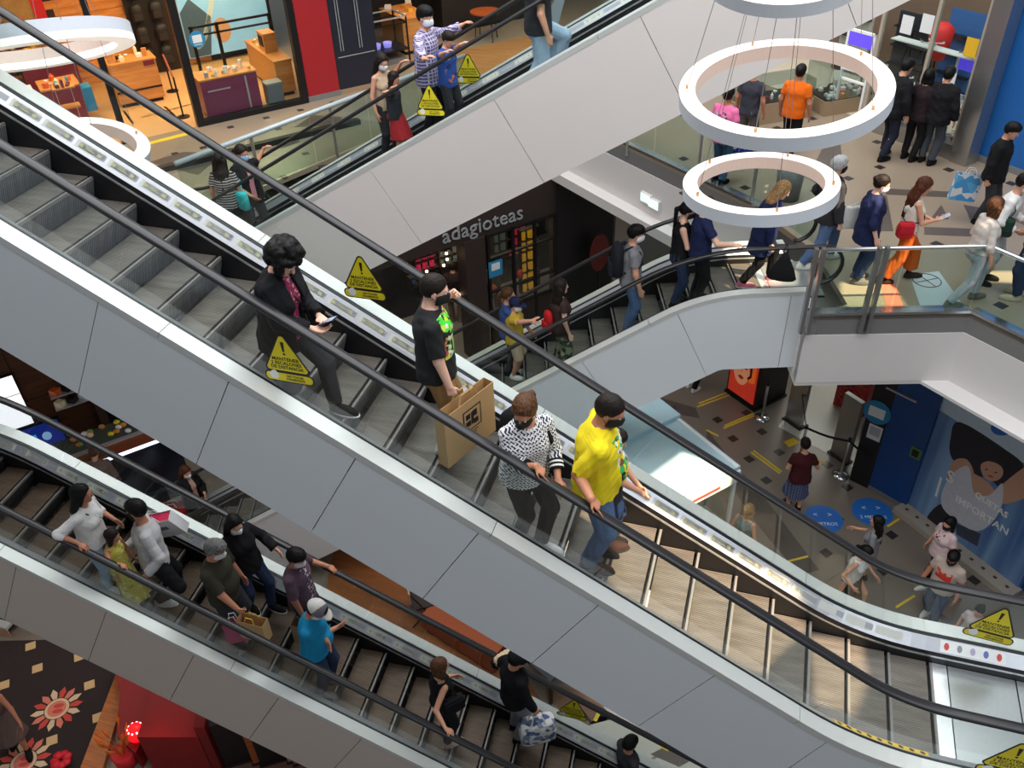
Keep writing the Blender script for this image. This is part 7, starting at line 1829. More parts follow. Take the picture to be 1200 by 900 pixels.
def phone(p, i, label, col=m_blk, up=0.03):
    a = p['arms'][i]; w = grip(p, i, 0.11) + [0, 0, up]; q = thing('phone', label, 'phone', w, p['ya']); mb = MB(); R = roty(-0.5); mb.box((0.02, 0, 0), (0.15, 0.075, 0.009), R=R); mb.build('body', col, q); mb = MB(); mb.box(tuple(np.array([0.02, 0, 0]) + R @ np.array([0, 0, 0.0055])), (0.138, 0.066, 0.002), R=R); mb.build('screen', M('phone_screen', (150, 170, 200), 0.2, emit=0.2), q); return q
down1 = E1.az - pi        # everybody on the first escalator rides towards +x
dR1, dR2, dR3, dR4 = (1, 0, -0.577), (cos(_a2 - pi), sin(_a2 - pi), -0.577), (cos(E3.az), sin(E3.az), 0.577), (cos(E4.az), sin(E4.az), 0.577)
y2, y3, y4 = 3.85, 6.35, 18.0

# ---- long escalator
p = person('woman with black curly hair and a magenta scarf looking at her phone', stand(E1, 303, 258, 1.50, 0.0), -8, 1.63, 'f', 1.06, 0.008, lean=7, head=(0, 34, 0), hands=(('l', 0.33, 0.07, 1.07), ('l', 0.34, -0.05, 1.03)), hpose=('up', 'up'),
           top='jacket', topm=BLACK, inner=spots('magenta_print', (122, 26, 62), [(170, 60, 100), (200, 150, 160)], 70, 0.85, 0.72), bottom='trousers', botm=CHAR, shoem=SHB, sole=m_whi, hair='curly', hairc='black', tone='light', feet=((0.30, 0.12, -0.206, 0), (-0.22, -0.10, 0.0, -8)))
phone(p, 0, 'dark phone in the hands of the woman with the magenta scarf')
shoulder_bag(p, 'brown shoulder bag behind the woman with the magenta scarf', cl('dark_brown', (66, 46, 36)), 1, -0.10, 0.34, 0.26, 0.10, True, -0.12)
p = person('boy in a black T-shirt with a neon print, holding a kraft paper bag', stand(E1, 513, 343, 1.50, -0.15), 24, 1.62, 'm', 1.12, 0.008, head=(-2, 14, 0), hands=(('w', rail(E1, 543, 352, -1) + [-0.10, -0.06, 0.05]), ('l', 0.10, -0.27, 0.80)), hpose=('grip', 'grip'), hdir=((0.6, 0.3, 0.3), None),
           top='tee', topm=print_tee('neon_print_tee', (20, 20, 22), [(70, 220, 60), (200, 220, 50), (225, 225, 220), (200, 90, 80), (70, 220, 60)], (0.98, 1.34), (-0.16, 0.12), 30, 0.22), bottom='shorts', botm=KHAKI, shoem=SHW, hair='buzz', hairc='dark', mask='black', tone='light', sleeve=0.85, feet=((0.05, 0.10, 0, 4), (0.0, -0.10, 0, -6)))
kraft = M('kraft_paper', (190, 152, 104), 0.75, 0, 0.06, 12, bump=0.15)
q, bo, (w, h, d, z0, z1) = paper_bag('kraft paper bag with a black framed emblem held by the boy in black', grip(p, 1, 0.07) + [0.07, 0.06, 0.02], 68, 0.58, 0.50, 0.10, kraft, 0.0, 0.0, 0.09, kraft)
for sx, sz, mm, th in ((0.21, 0.21, m_blk, 0.002), (0.185, 0.185, kraft, 0.003)): mb = MB(); mb.box((0.02, -d / 2 - th / 2, (z0 + z1) / 2 + 0.06), (sx, th, sz)); mb.build('emblem', mm, bo)
mb = MB()
for a, b, c, e_ in ((-0.03, 0.10, 0.05, 0.05), (0.05, 0.10, 0.05, 0.06), (-0.03, 0.03, 0.06, 0.05), (0.06, 0.02, 0.05, 0.05), (0.02, 0.065, 0.03, 0.12)): mb.box((a, -d / 2 - 0.0035, (z0 + z1) / 2 + b), (c, 0.002, e_))
mb.build('emblem', m_blk, bo)
for k, l in ((0.07, 0.12), (0.095, 0.08)): mb = MB(); mb.box((0.02, -d / 2 - 0.001, (z0 + z1) / 2 - k), (l, 0.002, 0.010)); mb.build('print_line', M('brown_ink', (90, 64, 44), 0.7), bo)
p = person('woman in a black and white patterned sweater pointing down along the handrail', stand(E1, 612, 470, 1.50, 0.08), -50, 1.63, 'f', 1.12, 0.008, lean=7, head=(-42, 14, 0), hands=(('l', 0.30, 0.16, 0.98), ('w', rail(E1, 630, 556, 1) + [-0.04, 0.02, 0.05])), hpose=('flat', 'point'), hdir=(None, (0.75, -0.1, -0.55)), twist=0,
           top='long', topm=jacquard('jacquard_knit'), sleeve=1.62, bottom='trousers', botm=lines('black_track_pants', (22, 22, 24), (22, 22, 24), 1, 0.1), shoem=SHW, sole=m_whi, hair='pony', hairc='brown', mask='black', tone='tan', feet=((0.12, 0.10, 0, 40), (0.02, -0.10, 0, 36)))
for i in (0, 1):
    h_, k_, a_, _ = p['legs'][i]; sd_ = np.array([0, (0.085, -0.085)[i], 0]); mb = MB(); mb.tube([h_ * 0.8 + k_ * 0.2 + sd_ * 1.15, k_ + sd_ * 0.85, a_ + sd_ * 0.62 + [0, 0, 0.06]], 0.008, 6); mb.build('side_stripe', WHITE_, p['o'])
for i in (0, 1):
    a = p['arms'][i]; e_ = a[1] + (a[2] - a[1]) * 0.60; dv = unit(a[2] - a[1])
    for k, mm in ((0, BLACK), (0.016, WHITE_), (0.032, BLACK), (0.048, WHITE_), (0.064, BLACK)): mb = MB(); mb.tube([e_ - dv * (0.055 - k), e_ - dv * (0.055 - k - 0.015)], 0.0555, 14); mb.build('cuff_band', mm, p['o'])
shoulder_bag(p, 'black crossbody bag on a wide strap worn by the woman in the patterned sweater', BLACK, 1, 0.02, 0.26, 0.2, 0.09, False, -0.02, 0.022)
rucksack(p, 'black backpack behind the woman in the patterned sweater', BLACK, 0.85, 0.24, -0.2, False)
p4 = person('man in a bright yellow T-shirt with a black mask, hand on the near handrail', stand(E1, 701, 480, 1.62, 0.05), 14, 1.76, 'm', 1.22, 0.008, belly=0.5, lean=2, head=(-14, 20, 0), elbow=(None, (-0.5, -0.3, -1.0)), hands=(('l', 0.12, 0.30, 0.90), ('w', rail(E1, 703, 594, 1) + [-0.05, 0.02, 0.07])), hpose=('relax', 'point'), hdir=(None, (0.7, -0.15, -0.6)),
            top='tee', topm=print_tee('yellow_print_tee', (232, 208, 16), [(30, 150, 70), (30, 30, 34), (226, 226, 226), (120, 70, 60), (40, 170, 90)], (1.02, 1.42), (-0.14, 0.14), 26, 0.2), bottom='trousers', botm=JEAN, shoem=SHBR, sole=m_blk, hair='buzz', hairc='dark', mask='black', tone='tan', sleeve=0.9, hem=-0.06, feet=((0.10, 0.11, 0, 4), (-0.03, -0.11, 0, -10)))
person('child half hidden behind the man in yellow, reaching a hand forward', stand(E1, 716, 519, 1.18, -0.22), 0, 1.30, 'm', 1.0, 0.009, head=(0, 10, 0), hands=(('l', 0.30, 0.10, 0.95), ('l', 0.34, -0.02, 0.98)), hpose=('relax', 'flat'), top='tee', topm=CHAR, bottom='trousers', botm=JEAND, shoem=SHB, hair='short', hairc='dark', tone='mid')

# ---- lower escalator
p = person('woman in a white blouse with long black hair kissing the man in the grey sweatshirt', stand(E2, 84, 584, 1.48, 0.10), y2 + 8, 1.60, 'f', 1.05, 0.011, lean=6, head=(18, 4, 0), hands=(('l', 0.22, 0.2, 1.0), ('w', rail(E2, 96, 646, 1) + [-0.05, 0.01, 0.05])), hpose=('relax', 'rail'), hdir=(None, dR2), top='long', topm=WHITE_, sleeve=1.35, bottom='trousers', botm=JEANL, shoem=SHW, hair='long', hairc='black', mask=None, tone='tan')
shoulder_bag(p, 'small black bag on a thin strap across the white blouse', BLACK, 1, 0.04, 0.2, 0.14, 0.06, True, 0.1, 0.008)
p7 = person('man in a grey sweatshirt leaning back up to kiss the woman in white', stand(E2, 148, 596, 1.46, -0.14), 180 + y2 + 38, 1.74, 'm', 1.08, 0.011, lean=-3, head=(-34, 10, 8), hands=(('l', 0.10, 0.34, 0.98), ('l', 0.26, -0.1, 1.06)), hpose=('grip', 'relax'), top='long', topm=GREYL, bottom='trousers', botm=BLACK, shoem=SHW, sole=m_whi, hair='short', hairc='black', mask='black', tone='tan', feet=((0.10, 0.11, 0, 150), (-0.12, -0.11, -0.206, 170)))
mb = MB(); c = p7['B'](0.135, -0.02, 0.20); R7 = p7['Rt']; mb.box(tuple(c), (0.012, 0.24, 0.09), R=R7); lb = mb.build('chest_panel', GREY, p7['o'])
text('lettering', 'PUM', 0.085, m_blk, lb, frame(tuple(c + R7[:, 0] * 0.008), tuple(R7[:, 1]), tuple(R7[:, 2])), 0.001, space=1.6, bold=0.003)
q, bo, (w, h, d, z0, z1) = paper_bag('white paper bag with a grey label held by the man in the grey sweatshirt', at(172, 602, p7['pos'][2] + 1.06), 12, 0.46, 0.36, 0.14, M('white_bag_paper', (226, 224, 226), 0.5), 0.30, -0.3, 0.12, m_whi, None, m_pinkg)
mb = MB(); mb.box((0.02, -d / 2 - 0.001, (z0 + z1) / 2 + 0.02), (0.17, 0.003, 0.07)); mb.build('label_plate', M('grey_label', (100, 100, 104), 0.5), bo)
p = person('little girl in a long yellow flowered dress, hand on the near handrail', stand(E2, 126, 632, 1.05, 0.24), y2 - 6, 1.18, 'f', 1.0, 0.010, lean=4, head=(20, 14, 0), hands=(None, ('w', rail(E2, 146, 664, 1) + [-0.05, 0.02, 0.04])), hpose=('relax', 'rail'), hdir=(None, dR2), top='tank', topm=(fy := spots('yellow_flowered', (206, 190, 84), [(150, 150, 70), (226, 214, 150)], 34, 0.85, 0.8)), bottom='long_skirt', botm=fy, shoem=SHW, hair='bob', hairc='dark', tone='tan')
p = person('grey haired man in a dark olive T-shirt carrying paper bags', stand(E2, 246, 645, 1.58, 0.14), y2, 1.72, 'm', 1.12, 0.011, belly=0.3, head=(10, 22, 0), hands=(None, ('l', 0.28, -0.22, 0.92)), hpose=('relax', 'grip'), top='tee', topm=OLIVE, sleeve=0.9, bottom='shorts', botm=CHAR, shoem=SHB, hair='short', hairc='grey', mask='white', tone='tan')
paper_bag('brown paper bag carried by the grey haired man', grip(p, 1) + [0.10, 0, 0], 0, 0.34, 0.30, 0.13, kraft, 0, 0, 0.08, M('yellow_cord', (226, 196, 60), 0.7)); paper_bag('magenta paper bag carried by the grey haired man', grip(p, 1) + [-0.14, -0.03, -0.02], 30, 0.24, 0.32, 0.10, M('magenta_paper', (190, 50, 110), 0.5), 0, 0, 0.14, m_whi)
p = person('woman in a black coat with long black hair beside the grey haired man', stand(E2, 272, 612, 1.48, -0.20), y2 - 30, 1.62, 'f', 1.05, 0.011, head=(0, 16, 0), hands=(('l', 0.24, 0.34, 1.02), ('l', 0.1, -0.25, 0.85)), top='jacket', topm=BLACK, bottom='trousers', botm=JEAND, shoem=SHB, sole=m_whi, hair='long', hairc='black', mask='white', tone='mid', feet=((0.22, 0.10, 0, 20), (-0.02, -0.1, 0, 0)))
p = person('man in a dark mauve patterned shirt holding the far handrail', stand(E2, 342, 652, 1.58, -0.10), y2, 1.70, 'm', 1.06, 0.011, head=(-6, 20, 0), hands=(('w', rail(E2, 392, 666, -1) + [-0.06, -0.02, 0.05]), ('l', 0.10, -0.24, 0.82)), hpose=('rail', 'grip'), hdir=(dR2, None), top='tee', topm=print_tee('mauve_print', (92, 68, 84), [(190, 180, 186), (60, 40, 60)], (0.9, 1.4), (-0.05, 0.05), 40, 0.5), sleeve=0.9, bottom='trousers', botm=JEAND, shoem=SHB, hair='short', hairc='black', mask='white', tone='tan')
paper_bag('tan paper bag beside the man in the dark mauve shirt', grip(p, 1) + [0.02, -0.03, 0], 0, 0.36, 0.34, 0.14, M('tan_paper', (150, 120, 92), 0.7), 0, 0, 0.05, kraft)
p = person('man in a turquoise T-shirt and a white and grey cap with folded arms', stand(E2, 358, 712, 1.55, 0.10), y2 + 4, 1.68, 'm', 1.12, 0.011, belly=0.6, lean=4, head=(-4, 34, 0), hands=(('l', 0.22, -0.10, 1.13), ('l', 0.24, 0.12, 1.10)), hpose=('chest', 'chest'), top='tee', topm=TURQ, sleeve=0.85, bottom='trousers', botm=JEAND, shoem=SHG, hair='short', hairc='dark', cap=[cl('cap_white', (222, 218, 212)), cl('cap_grey', (120, 116, 124))], mask='white', tone='tan')
p = person('woman in a black tank top seen from behind, hand on the near handrail', stand(E2, 513, 784, 1.47, 0.06), y2 + 42, 1.60, 'f', 1.0, 0.011, head=(0, 6, 0), hands=(('l', 0.22, 0.1, 1.15), ('w', rail(E2, 531, 856, 1) + [-0.06, 0.02, 0.05])), hpose=('relax', 'rail'), hdir=(None, dR2), top='tank', topm=BLACK, bottom='trousers', botm=BLACK, shoem=cl('pink_shoe', (206, 176, 172)), sole=m_whi, hair='bob', hairc='brown', tone='mid')
shoulder_bag(p, 'black shoulder bag of the woman in the black tank top', BLACK, -1, 0.16, 0.30, 0.24, 0.11, False, 0.06)
p14 = person('person in a black sweater and dark cap with a patterned tote, riding away', stand(E2, 603, 768, 1.60, -0.12), y2 + 40, 1.73, 'm', 1.12, 0.011, head=(-22, 16, 0), hands=(('l', 0.16, 0.34, 1.1), ('l', 0.12, -0.30, 0.86)), hpose=('relax', 'grip'), top='long', topm=BLACK, bottom='trousers', botm=GREY, shoem=SHB, hair='short', hairc='black', cap=[BLACK], tone='mid')
q = thing('tote_bag', 'bulky white and blue patterned tote carried by the person in the black sweater', 'bag', grip(p14, 1) - [0, 0, 0.02], radians(30)); mb = MB(); mb.sweep([[(0.23 * r * np.sign(cos(a)) * abs(cos(a)) ** 0.4, 0.11 * r * np.sign(sin(a)) * abs(sin(a)) ** 0.4, z) for a in [2 * pi * i / 20 for i in range(20)]] for z, r in ((-0.50, 0.9), (-0.48, 1), (-0.3, 1.04), (-0.14, 0.95), (-0.12, 0.8))]); mb.build('body', spots('tote_pattern', (206, 206, 206), [(120, 134, 160), (230, 230, 228), (70, 90, 130)], 16, 0.7, 0.35), q, True)
for sy in (1, -1): mb = MB(); mb.tube([(-0.1, sy * 0.08, -0.14), (-0.05, sy * 0.02, 0), (0.05, sy * 0.02, 0), (0.1, sy * 0.08, -0.14)], 0.01, 6); mb.build('handle', m_whi, q)
fc_ = p14['B'](0.06, 0.30, 0.26); q = thing('fur_wrap', 'rolled cream fur jacket under the arm of the person in black', 'clothing', p14['tow'](fc_), p14['ya'])
f = Field((-0.25, -0.15, -0.3), (0.25, 0.15, 0.2), 0.012); f.add(Cone((-0.1, 0, 0.06), (0.12, 0.02, 0.08), 0.085, 0.08), 0, 0.03); f.ripple(0.006, 60, 2); link('roll', f.mesh('roll', cl('cream_fur', (214, 190, 160), 0.2)), q)
f = Field((-0.25, -0.15, -0.4), (0.25, 0.2, 0.1), 0.012); f.add(Cone((-0.05, 0, -0.02), (-0.03, 0.03, -0.28), 0.08, 0.06), 0, 0.03); f.ripple(0.010, 70, 6); link('fringe', f.mesh('fringe', spots('grey_fur', (150, 136, 126), [(90, 80, 76), (190, 176, 164)], 60, 0.9, 0.5)), q)

# ---- upper escalator behind
p = person('woman in a black and white striped top with long dark hair on the upper escalator', stand(E3, 257, 190, 1.46, -0.18), y3 + 100, 1.58, 'f', 1.0, 0.013, head=(0, 8, 0), top='tee', topm=lines('striped_knit', (26, 24, 26), (190, 180, 178), 26, 0.4, 'Z'), bottom='trousers', botm=BLACK, shoem=SHW, hair='long', hairc='dark', tone='tan')
p = person('woman with a pale blue mask and a pink shirt holding the upper escalator handrail', stand(E3, 283, 180, 1.50, 0.10), y3 - 30, 1.62, 'f', 1.15, 0.012, head=(10, 10, 0), hands=(('w', rail(E3, 318, 183, 1) + [-0.05, 0, 0.04]), ('l', 0.25, -0.12, 0.98)), hpose=('rail', 'relax'), hdir=(dR3, None), top='jacket', inner=cl('rose', (206, 140, 150)), topm=BLACK, sleeve=0.6, bottom='trousers', botm=CHAR, shoem=SHW, hair='pony', hairc='dark', mask='blue', tone='tan')
shoulder_bag(p, 'turquoise bag carried by the woman with the pale blue mask', cl('teal_bag', (70, 190, 190)), -1, 0.0, 0.3, 0.28, 0.12, False, 0.12)
p = person('long haired girl with a white mask behind a child on the upper escalator', stand(E3, 446, 72, 1.40, 0.12), y3 - 30, 1.52, 'f', 1.0, 0.012, head=(-8, 20, 0), hands=(('w', rail(E3, 478, 84, 1) + [-0.05, 0, 0.04]), None), hpose=('rail', 'relax'), hdir=(dR3, None), top='tank', topm=BEIGE, bottom='trousers', botm=CHAR, shoem=SHW, hair='long', hairc='dark', mask='white', tone='mid')
p = person('small child with a red sweater tied round the waist leaning on the handrail', stand(E3, 449, 95, 1.06, -0.22), y3 + 10, 1.18, 'm', 1.05, 0.011, head=(-20, 20, 0), hands=(('w', rail(E3, 455, 107, -1) + [0.05, 0.03, 0.02]), ('w', rail(E3, 449, 111, -1) + [-0.02, 0, 0.02])), hpose=('rail', 'rail'), hdir=(dR3, dR3), top='tee', topm=CHAR, bottom='skirt', botm=cl('red_knit', (190, 50, 56)), shoem=SHG, hair='bob', hairc='dark', tone='mid')
pm = person('man in a purple and white plaid shirt with a white mask on the upper escalator', stand(E3, 496, 22, 1.62, 0.05), y3 - 10, 1.76, 'm', 1.08, 0.011, head=(-14, 6, 0), hands=(('w', rail(E3, 548, 40, 1) + [-0.04, 0, 0.04]), ('w', rail(E3, 500, 78, -1) + [-0.03, 0.02, 0.04])), hpose=('rail', 'rail'), hdir=(dR3, dR3), top='long', topm=lines('plaid', (92, 84, 132), (196, 186, 206), 22, 0.30, 'YZ'), hem=-0.16, bottom='trousers', botm=BLACK, shoem=SHB, hair='short', hairc='black', mask='white', tone='mid')
p = person('boy in a blue T-shirt hanging on the handrail beside the man in plaid', stand(E3, 522, 49, 1.20, -0.20), y3 - 24, 1.34, 'm', 1.0, 0.011, head=(0, 24, 0), hands=(('w', rail(E3, 546, 46, -1) + [0, 0.02, 0.02]), ('w', rail(E3, 522, 62, -1) + [-0.02, 0.02, 0.02])), hpose=('rail', 'rail'), hdir=(dR3, dR3), top='tee', topm=print_tee('blue_boy_tee', (40, 80, 160), [(40, 80, 160), (196, 110, 70), (30, 50, 110)], (0.7, 1.05), (-0.12, 0.12), 18, 0.5), bottom='trousers', botm=CHAR, shoem=SHG, hair='short', hairc='dark', tone='mid')
p = person('person in pale blue jeans cut off by the top edge on the upper escalator', stand(E3, 632, 34, 0.90, -0.10), y3 + 20, 1.72, 'm', 1.15, 0.013, top='tee', topm=CHAR, bottom='wide', botm=JEANL, shoem=SHW, hair='short', hairc='dark', feet=((0.22, 0.16, 0.206, 5), (-0.14, -0.12, 0, -5)))

# ---- escalator to the bridge
p = person('man in a grey T-shirt with a black backpack on the escalator to the bridge', stand(E4, 742, 276, 1.62, 0.0), y4, 1.76, 'm', 1.04, 0.012, head=(-6, 8, 0), hands=(None, ('l', 0.10, -0.26, 0.86)), top='tee', topm=GREY, bottom='trousers', botm=JEAN, shoem=SHG, hair='short', hairc='black', mask='white', tone='mid')
rucksack(p, 'black backpack on the man in the grey T-shirt', cl('black_pack', (34, 36, 42)), 1.15, 0.28, -0.21)
p = person('woman with very long dark hair and camouflage trousers on the escalator to the bridge', stand(E4, 656, 338, 1.50, 0.0), y4 + 20, 1.62, 'f', 1.05, 0.012, top='tee', topm=cl('brown_top', (60, 44, 40)), sleeve=0.4, bottom='wide', botm=spots('camouflage', (60, 70, 52), [(120, 128, 96), (40, 46, 38), (150, 150, 124)], 16, 0.85, 0.35), shoem=SHW, hair='long', hairc='dark', tone='light')
rucksack(p, 'red backpack on the woman with camouflage trousers', cl('red_pack_cloth', (178, 30, 34)), 0.72, 0.12, -0.20, False)
p = person('child in a mustard T-shirt and navy cap reaching forward on the escalator', stand(E4, 602, 358, 1.36, -0.15), y4 - 12, 1.48, 'm', 1.1, 0.012, head=(-14, 10, 0), hands=(('l', 0.28, 0.2, 0.9), ('w', rail(E4, 648, 378, -1) + [0, 0, 0.05])), hpose=('relax', 'flat'), hdir=(None, dR4), top='tee', topm=cl('mustard', (196, 166, 60)), bottom='shorts', botm=BEIGE, shoem=SHW, hair='short', hairc='dark', cap=[NAVY], mask='white', tone='mid')
p = person('person with brown hair and blue sleeves behind the child in mustard', stand(E4, 594, 347, 1.46, 0.22), y4, 1.58, 'f', 1.0, 0.013, hands=(None, ('l', 0.40, -0.08, 1.1)), hpose=('relax', 'flat'), top='long', topm=cl('blue_sleeve', (60, 84, 140)), bottom='trousers', botm=CHAR, shoem=SHB, hair='pony', hairc='brown', tone='mid')
p26 = person('woman in a black sleeveless top with a pink bundle at the top of the escalator', stand(E4, 802, 246, 1.56, 0.08), y4 - 8, 1.66, 'f', 1.1, 0.012, head=(0, 14, 0), hands=(('l', 0.28, 0.05, 1.10), ('l', 0.30, -0.10, 1.02)), hpose=('chest', 'chest'), top='tank', topm=BLACK, bottom='trousers', botm=JEAND, shoem=SHB, hair='pony', hairc='black', mask='black', tone='light')
q = thing('bundle', 'shiny pink bundle held by the woman in the black sleeveless top', 'bag', p26['tow'](p26['B'](0.27, 0.04, 0.36)), p26['ya']); f = Field((-.15, -.15, -.15), (.15, .15, .15), 0.012); f.add(Ell((0, 0, 0), (0.10, 0.11, 0.12)), 0, 0); f.ripple(0.012, 40, 3); link('cloth', f.mesh('cloth', M('pink_satin', (206, 60, 150), 0.35, 0, 0.2)), q)
p = person('person in a navy T-shirt with a hand along the handrail behind the lowest ring', stand(E4, 834, 263, 1.52, -0.12), y4 + 8, 1.66, 'm', 1.08, 0.012, hands=(None, ('w', rail(E4, 866, 284, -1) + [-0.06, 0, 0.04])), hpose=('relax', 'rail'), hdir=(None, (1, 0.3, 0)), top='tee', topm=NAVY, bottom='trousers', botm=BLACK, shoem=SHB, hair='short', hairc='brown', tone='light')
p = person('blond woman in a long navy jacket seen through the lowest ring', stand(E4, 905, 218, 1.57, 0.05), y4 - 4, 1.68, 'f', 1.08, 0.012, lean=8, head=(0, 22, 0), top='jacket', inner=WHITE_, topm=NAVY, hem=-0.38, bottom='trousers', botm=BLACK, shoem=cl('pink_trainer', (216, 120, 140)), sole=m_whi, hair='long', hairc='blond', tone='light', feet=((0.22, 0.10, 0, 5), (-0.24, -0.10, 0, -5)))
ph = person('white haired man in dark clothes and jeans stepping off the escalator', onfloor(982, 192, 1.62, L2), y4 + 8, 1.76, 'm', 1.06, 0.012, hands=(('l', 0.1, 0.28, 0.95), ('l', 0.05, -0.30, 0.86)), hpose=('relax', 'grip'), top='jacket', topm=CHAR, bottom='trousers', botm=JEAN, shoem=SHW, hair='short', hairc='white', mask='black', tone='light', feet=((0.25, 0.1, 0, 5), (-0.30, -0.1, 0, -5)))
q = thing('cloth_bag', 'drooping black cloth bag hanging over the handrail by the white haired man', 'bag', at(921, 296, L2 + 0.92)); mb = MB(); mb.sweep([[(0.19 * r * cos(a), 0.07 * r * sin(a), z) for a in [2 * pi * i / 16 for i in range(16)]] for z, r in ((-0.42, 0.95), (-0.40, 1.05), (-0.25, 0.8), (-0.1, 0.4), (0, 0.15))]); mb.build('body', BLACK, q, True); mb = MB(); mb.tube([(-0.03, 0, 0), (0, 0, 0.14), (0.03, 0, 0)], 0.01, 6); mb.build('handle', BLACK, q)
p = person('woman in a loose navy top with glasses and a white tote on the bridge', onfloor(1029, 217, 1.53, L2), 14, 1.66, 'f', 1.2, 0.012, head=(-6, 14, 0), hands=(None, ('l', 0.05, -0.28, 0.88)), top='long', topm=NAVY, hem=-0.22, sleeve=1.4, bottom='trousers', botm=JEAND, shoem=SHG, hair='bun', hairc='dark', mask='white', glasses=True, tone='light')
shoulder_bag(p, 'white cloth tote behind the woman in the loose navy top', cl('tote_white', (206, 206, 204)), 1, 0.05, 0.32, 0.34, 0.08, False, -0.16)
p = person('woman in orange trousers and a white top walking with a phone', onfloor(1078, 217, 1.52, L2), 12, 1.66, 'f', 1.0, 0.011, head=(-10, 20, 0), hands=(('l', 0.3, 0.1, 1.05), ('l', 0.32, -0.1, 1.12)), hpose=('up', 'up'), top='tank', topm=cl('cream_top', (226, 218, 206)), bottom='wide', botm=RUST, shoem=SHBR, hair='long', hairc='auburn', tone='mid', feet=((0.24, 0.09, 0, 4), (-0.24, -0.09, 0, -4)))
phone(p, 1, 'phone held up by the woman in orange trousers', m_whi)
shoulder_bag(p, 'red crossbody bag of the woman in orange trousers', cl('red_bag', (186, 34, 46)), -1, 0.10, 0.24, 0.22, 0.12, True, -0.12, 0.007, BLACK)
p = person('woman in a pale grey top and grey trousers walking at the right', onfloor(1166, 240, 1.52, L2), 20, 1.64, 'f', 1.05, 0.012, top='long', topm=cl('stone', (206, 198, 190)), hem=0.02, sleeve=1.3, bottom='trousers', botm=cl('pale_grey_cotton', (176, 176, 182)), shoem=SHG, hair='bob', hairc='brown', tone='mid', feet=((0.2, 0.1, 0, 4), (-0.26, -0.1, 0, -4)))
p = person('person in white with dark hair and a green bag at the right edge', onfloor(1188, 212, 1.58, L2), -20, 1.70, 'm', 1.0, 0.013, lean=10, hands=(('l', 0.3, 0.1, 1.0), ('l', 0.25, -0.2, 1.0)), top='long', topm=WHITE_, bottom='trousers', botm=GREYL, shoem=SHB, hair='short', hairc='black', mask='white', tone='mid')
shoulder_bag(p, 'dark green bag of the person in white', cl('dark_green', (40, 62, 50)), -1, 0.12, 0.3, 0.26, 0.14, False, 0.05)
person('person in jeans mostly outside the right edge on the bridge floor', onfloor(1236, 228, 1.60, L2), 170, 1.72, 'm', 1.0, 0.015, top='tee', topm=NAVY, bottom='trousers', botm=JEAND, shoem=cl('beige_shoe', (186, 170, 150)), hair='short', hairc='dark')
p = person('person in a black jacket with headphones and a paper bag by the blue wall', onfloor(1182, 152, 1.57, L2), -24, 1.68, 'm', 1.02, 0.012, head=(0, 16, 0), hands=(None, ('l', -0.02, -0.28, 0.82)), hpose=('relax', 'grip'), top='jacket', topm=BLACK, bottom='trousers', botm=CHAR, shoem=SHB, hair='short', hairc='black', tone='mid')
q, bo, (w, h, d, z0, z1) = paper_bag('white paper bag with a pale blue map print by the blue wall', at(1139, 203, L2 + 0.80) + [0, 0, 0.10], 10, 0.40, 0.44, 0.12, spots('map_print', (222, 222, 224), [(90, 170, 220), (222, 222, 224), (70, 150, 210)], 8, 0.5, 0.45), 0, 0.1, 0.12)
p = person('tallest shopper in a black hoodie looking into the tall shop window', onfloor(1058, 80, 1.68, L2), 40, 1.82, 'm', 1.02, 0.013, lean=4, head=(0, 10, 0), top='jacket', topm=BLACK, bottom='trousers', botm=cl('blue_black', (34, 38, 50)), shoem=SHB, hair='short', hairc='black', tone='mid', feet=((0.12, 0.1, 0, 10), (-0.1, -0.1, 0, 0)))
p = person('middle window shopper in a dark plum top and black beret', onfloor(1087, 92, 1.52, L2), 56, 1.66, 'f', 1.12, 0.013, head=(0, 8, 0), top='long', topm=cl('plum_black', (40, 28, 32)), bottom='trousers', botm=BLACK, shoem=SHB, hair='bob', hairc='black', tone='mid')
p = person('window shopper in a black padded jacket and washed black jeans', onfloor(1111, 90, 1.60, L2), 60, 1.74, 'm', 1.16, 0.013, top='jacket', topm=BLACK, bottom='trousers', botm=cl('washed_black', (64, 68, 76), 0.3), shoem=SHB, hair='short', hairc='black', tone='mid')
p = person('man in an orange T-shirt seen through the big ring', onfloor(938, 84, 1.60, L2), 70, 1.72, 'm', 1.14, 0.013, top='tee', topm=cl('orange', (232, 106, 24)), bottom='trousers', botm=BLACK, shoem=SHB, hair='short', hairc='black', tone='tan', feet=((0.1, 0.12, 0, 0), (-0.2, -0.12, 0, 0)))
p = person('person in a pink T-shirt with dark lettering on the back, seen through the rings', onfloor(853, 113, 1.58, L2), 60, 1.70, 'm', 1.1, 0.013, top='tee', topm=print_tee('pink_tee', (240, 116, 170), [(60, 50, 70), (200, 190, 200)], (1.08, 1.34), (-0.12, 0.12), 34, 0.3, True), bottom='trousers', botm=JEAN, shoem=SHB, hair='short', hairc='black', tone='tan')
paper_bag('blue plastic bag beside the person in pink', at(868, 170, L2 + 0.7), 40, 0.34, 0.36, 0.12, M('blue_plastic', (40, 60, 170), 0.4), 0, 0, 0.08, m_whi)
p = person('person in a dark top and plaid shorts behind the person in pink', onfloor(884, 84, 1.58, L2), 70, 1.70, 'm', 1.0, 0.014, top='tee', topm=cl('slate_top', (60, 60, 70)), bottom='shorts', botm=lines('plaid_shorts', (60, 56, 62), (120, 112, 112), 26, 0.25, 'YZ'), shoem=SHB, hair='short', hairc='black', tone='tan')

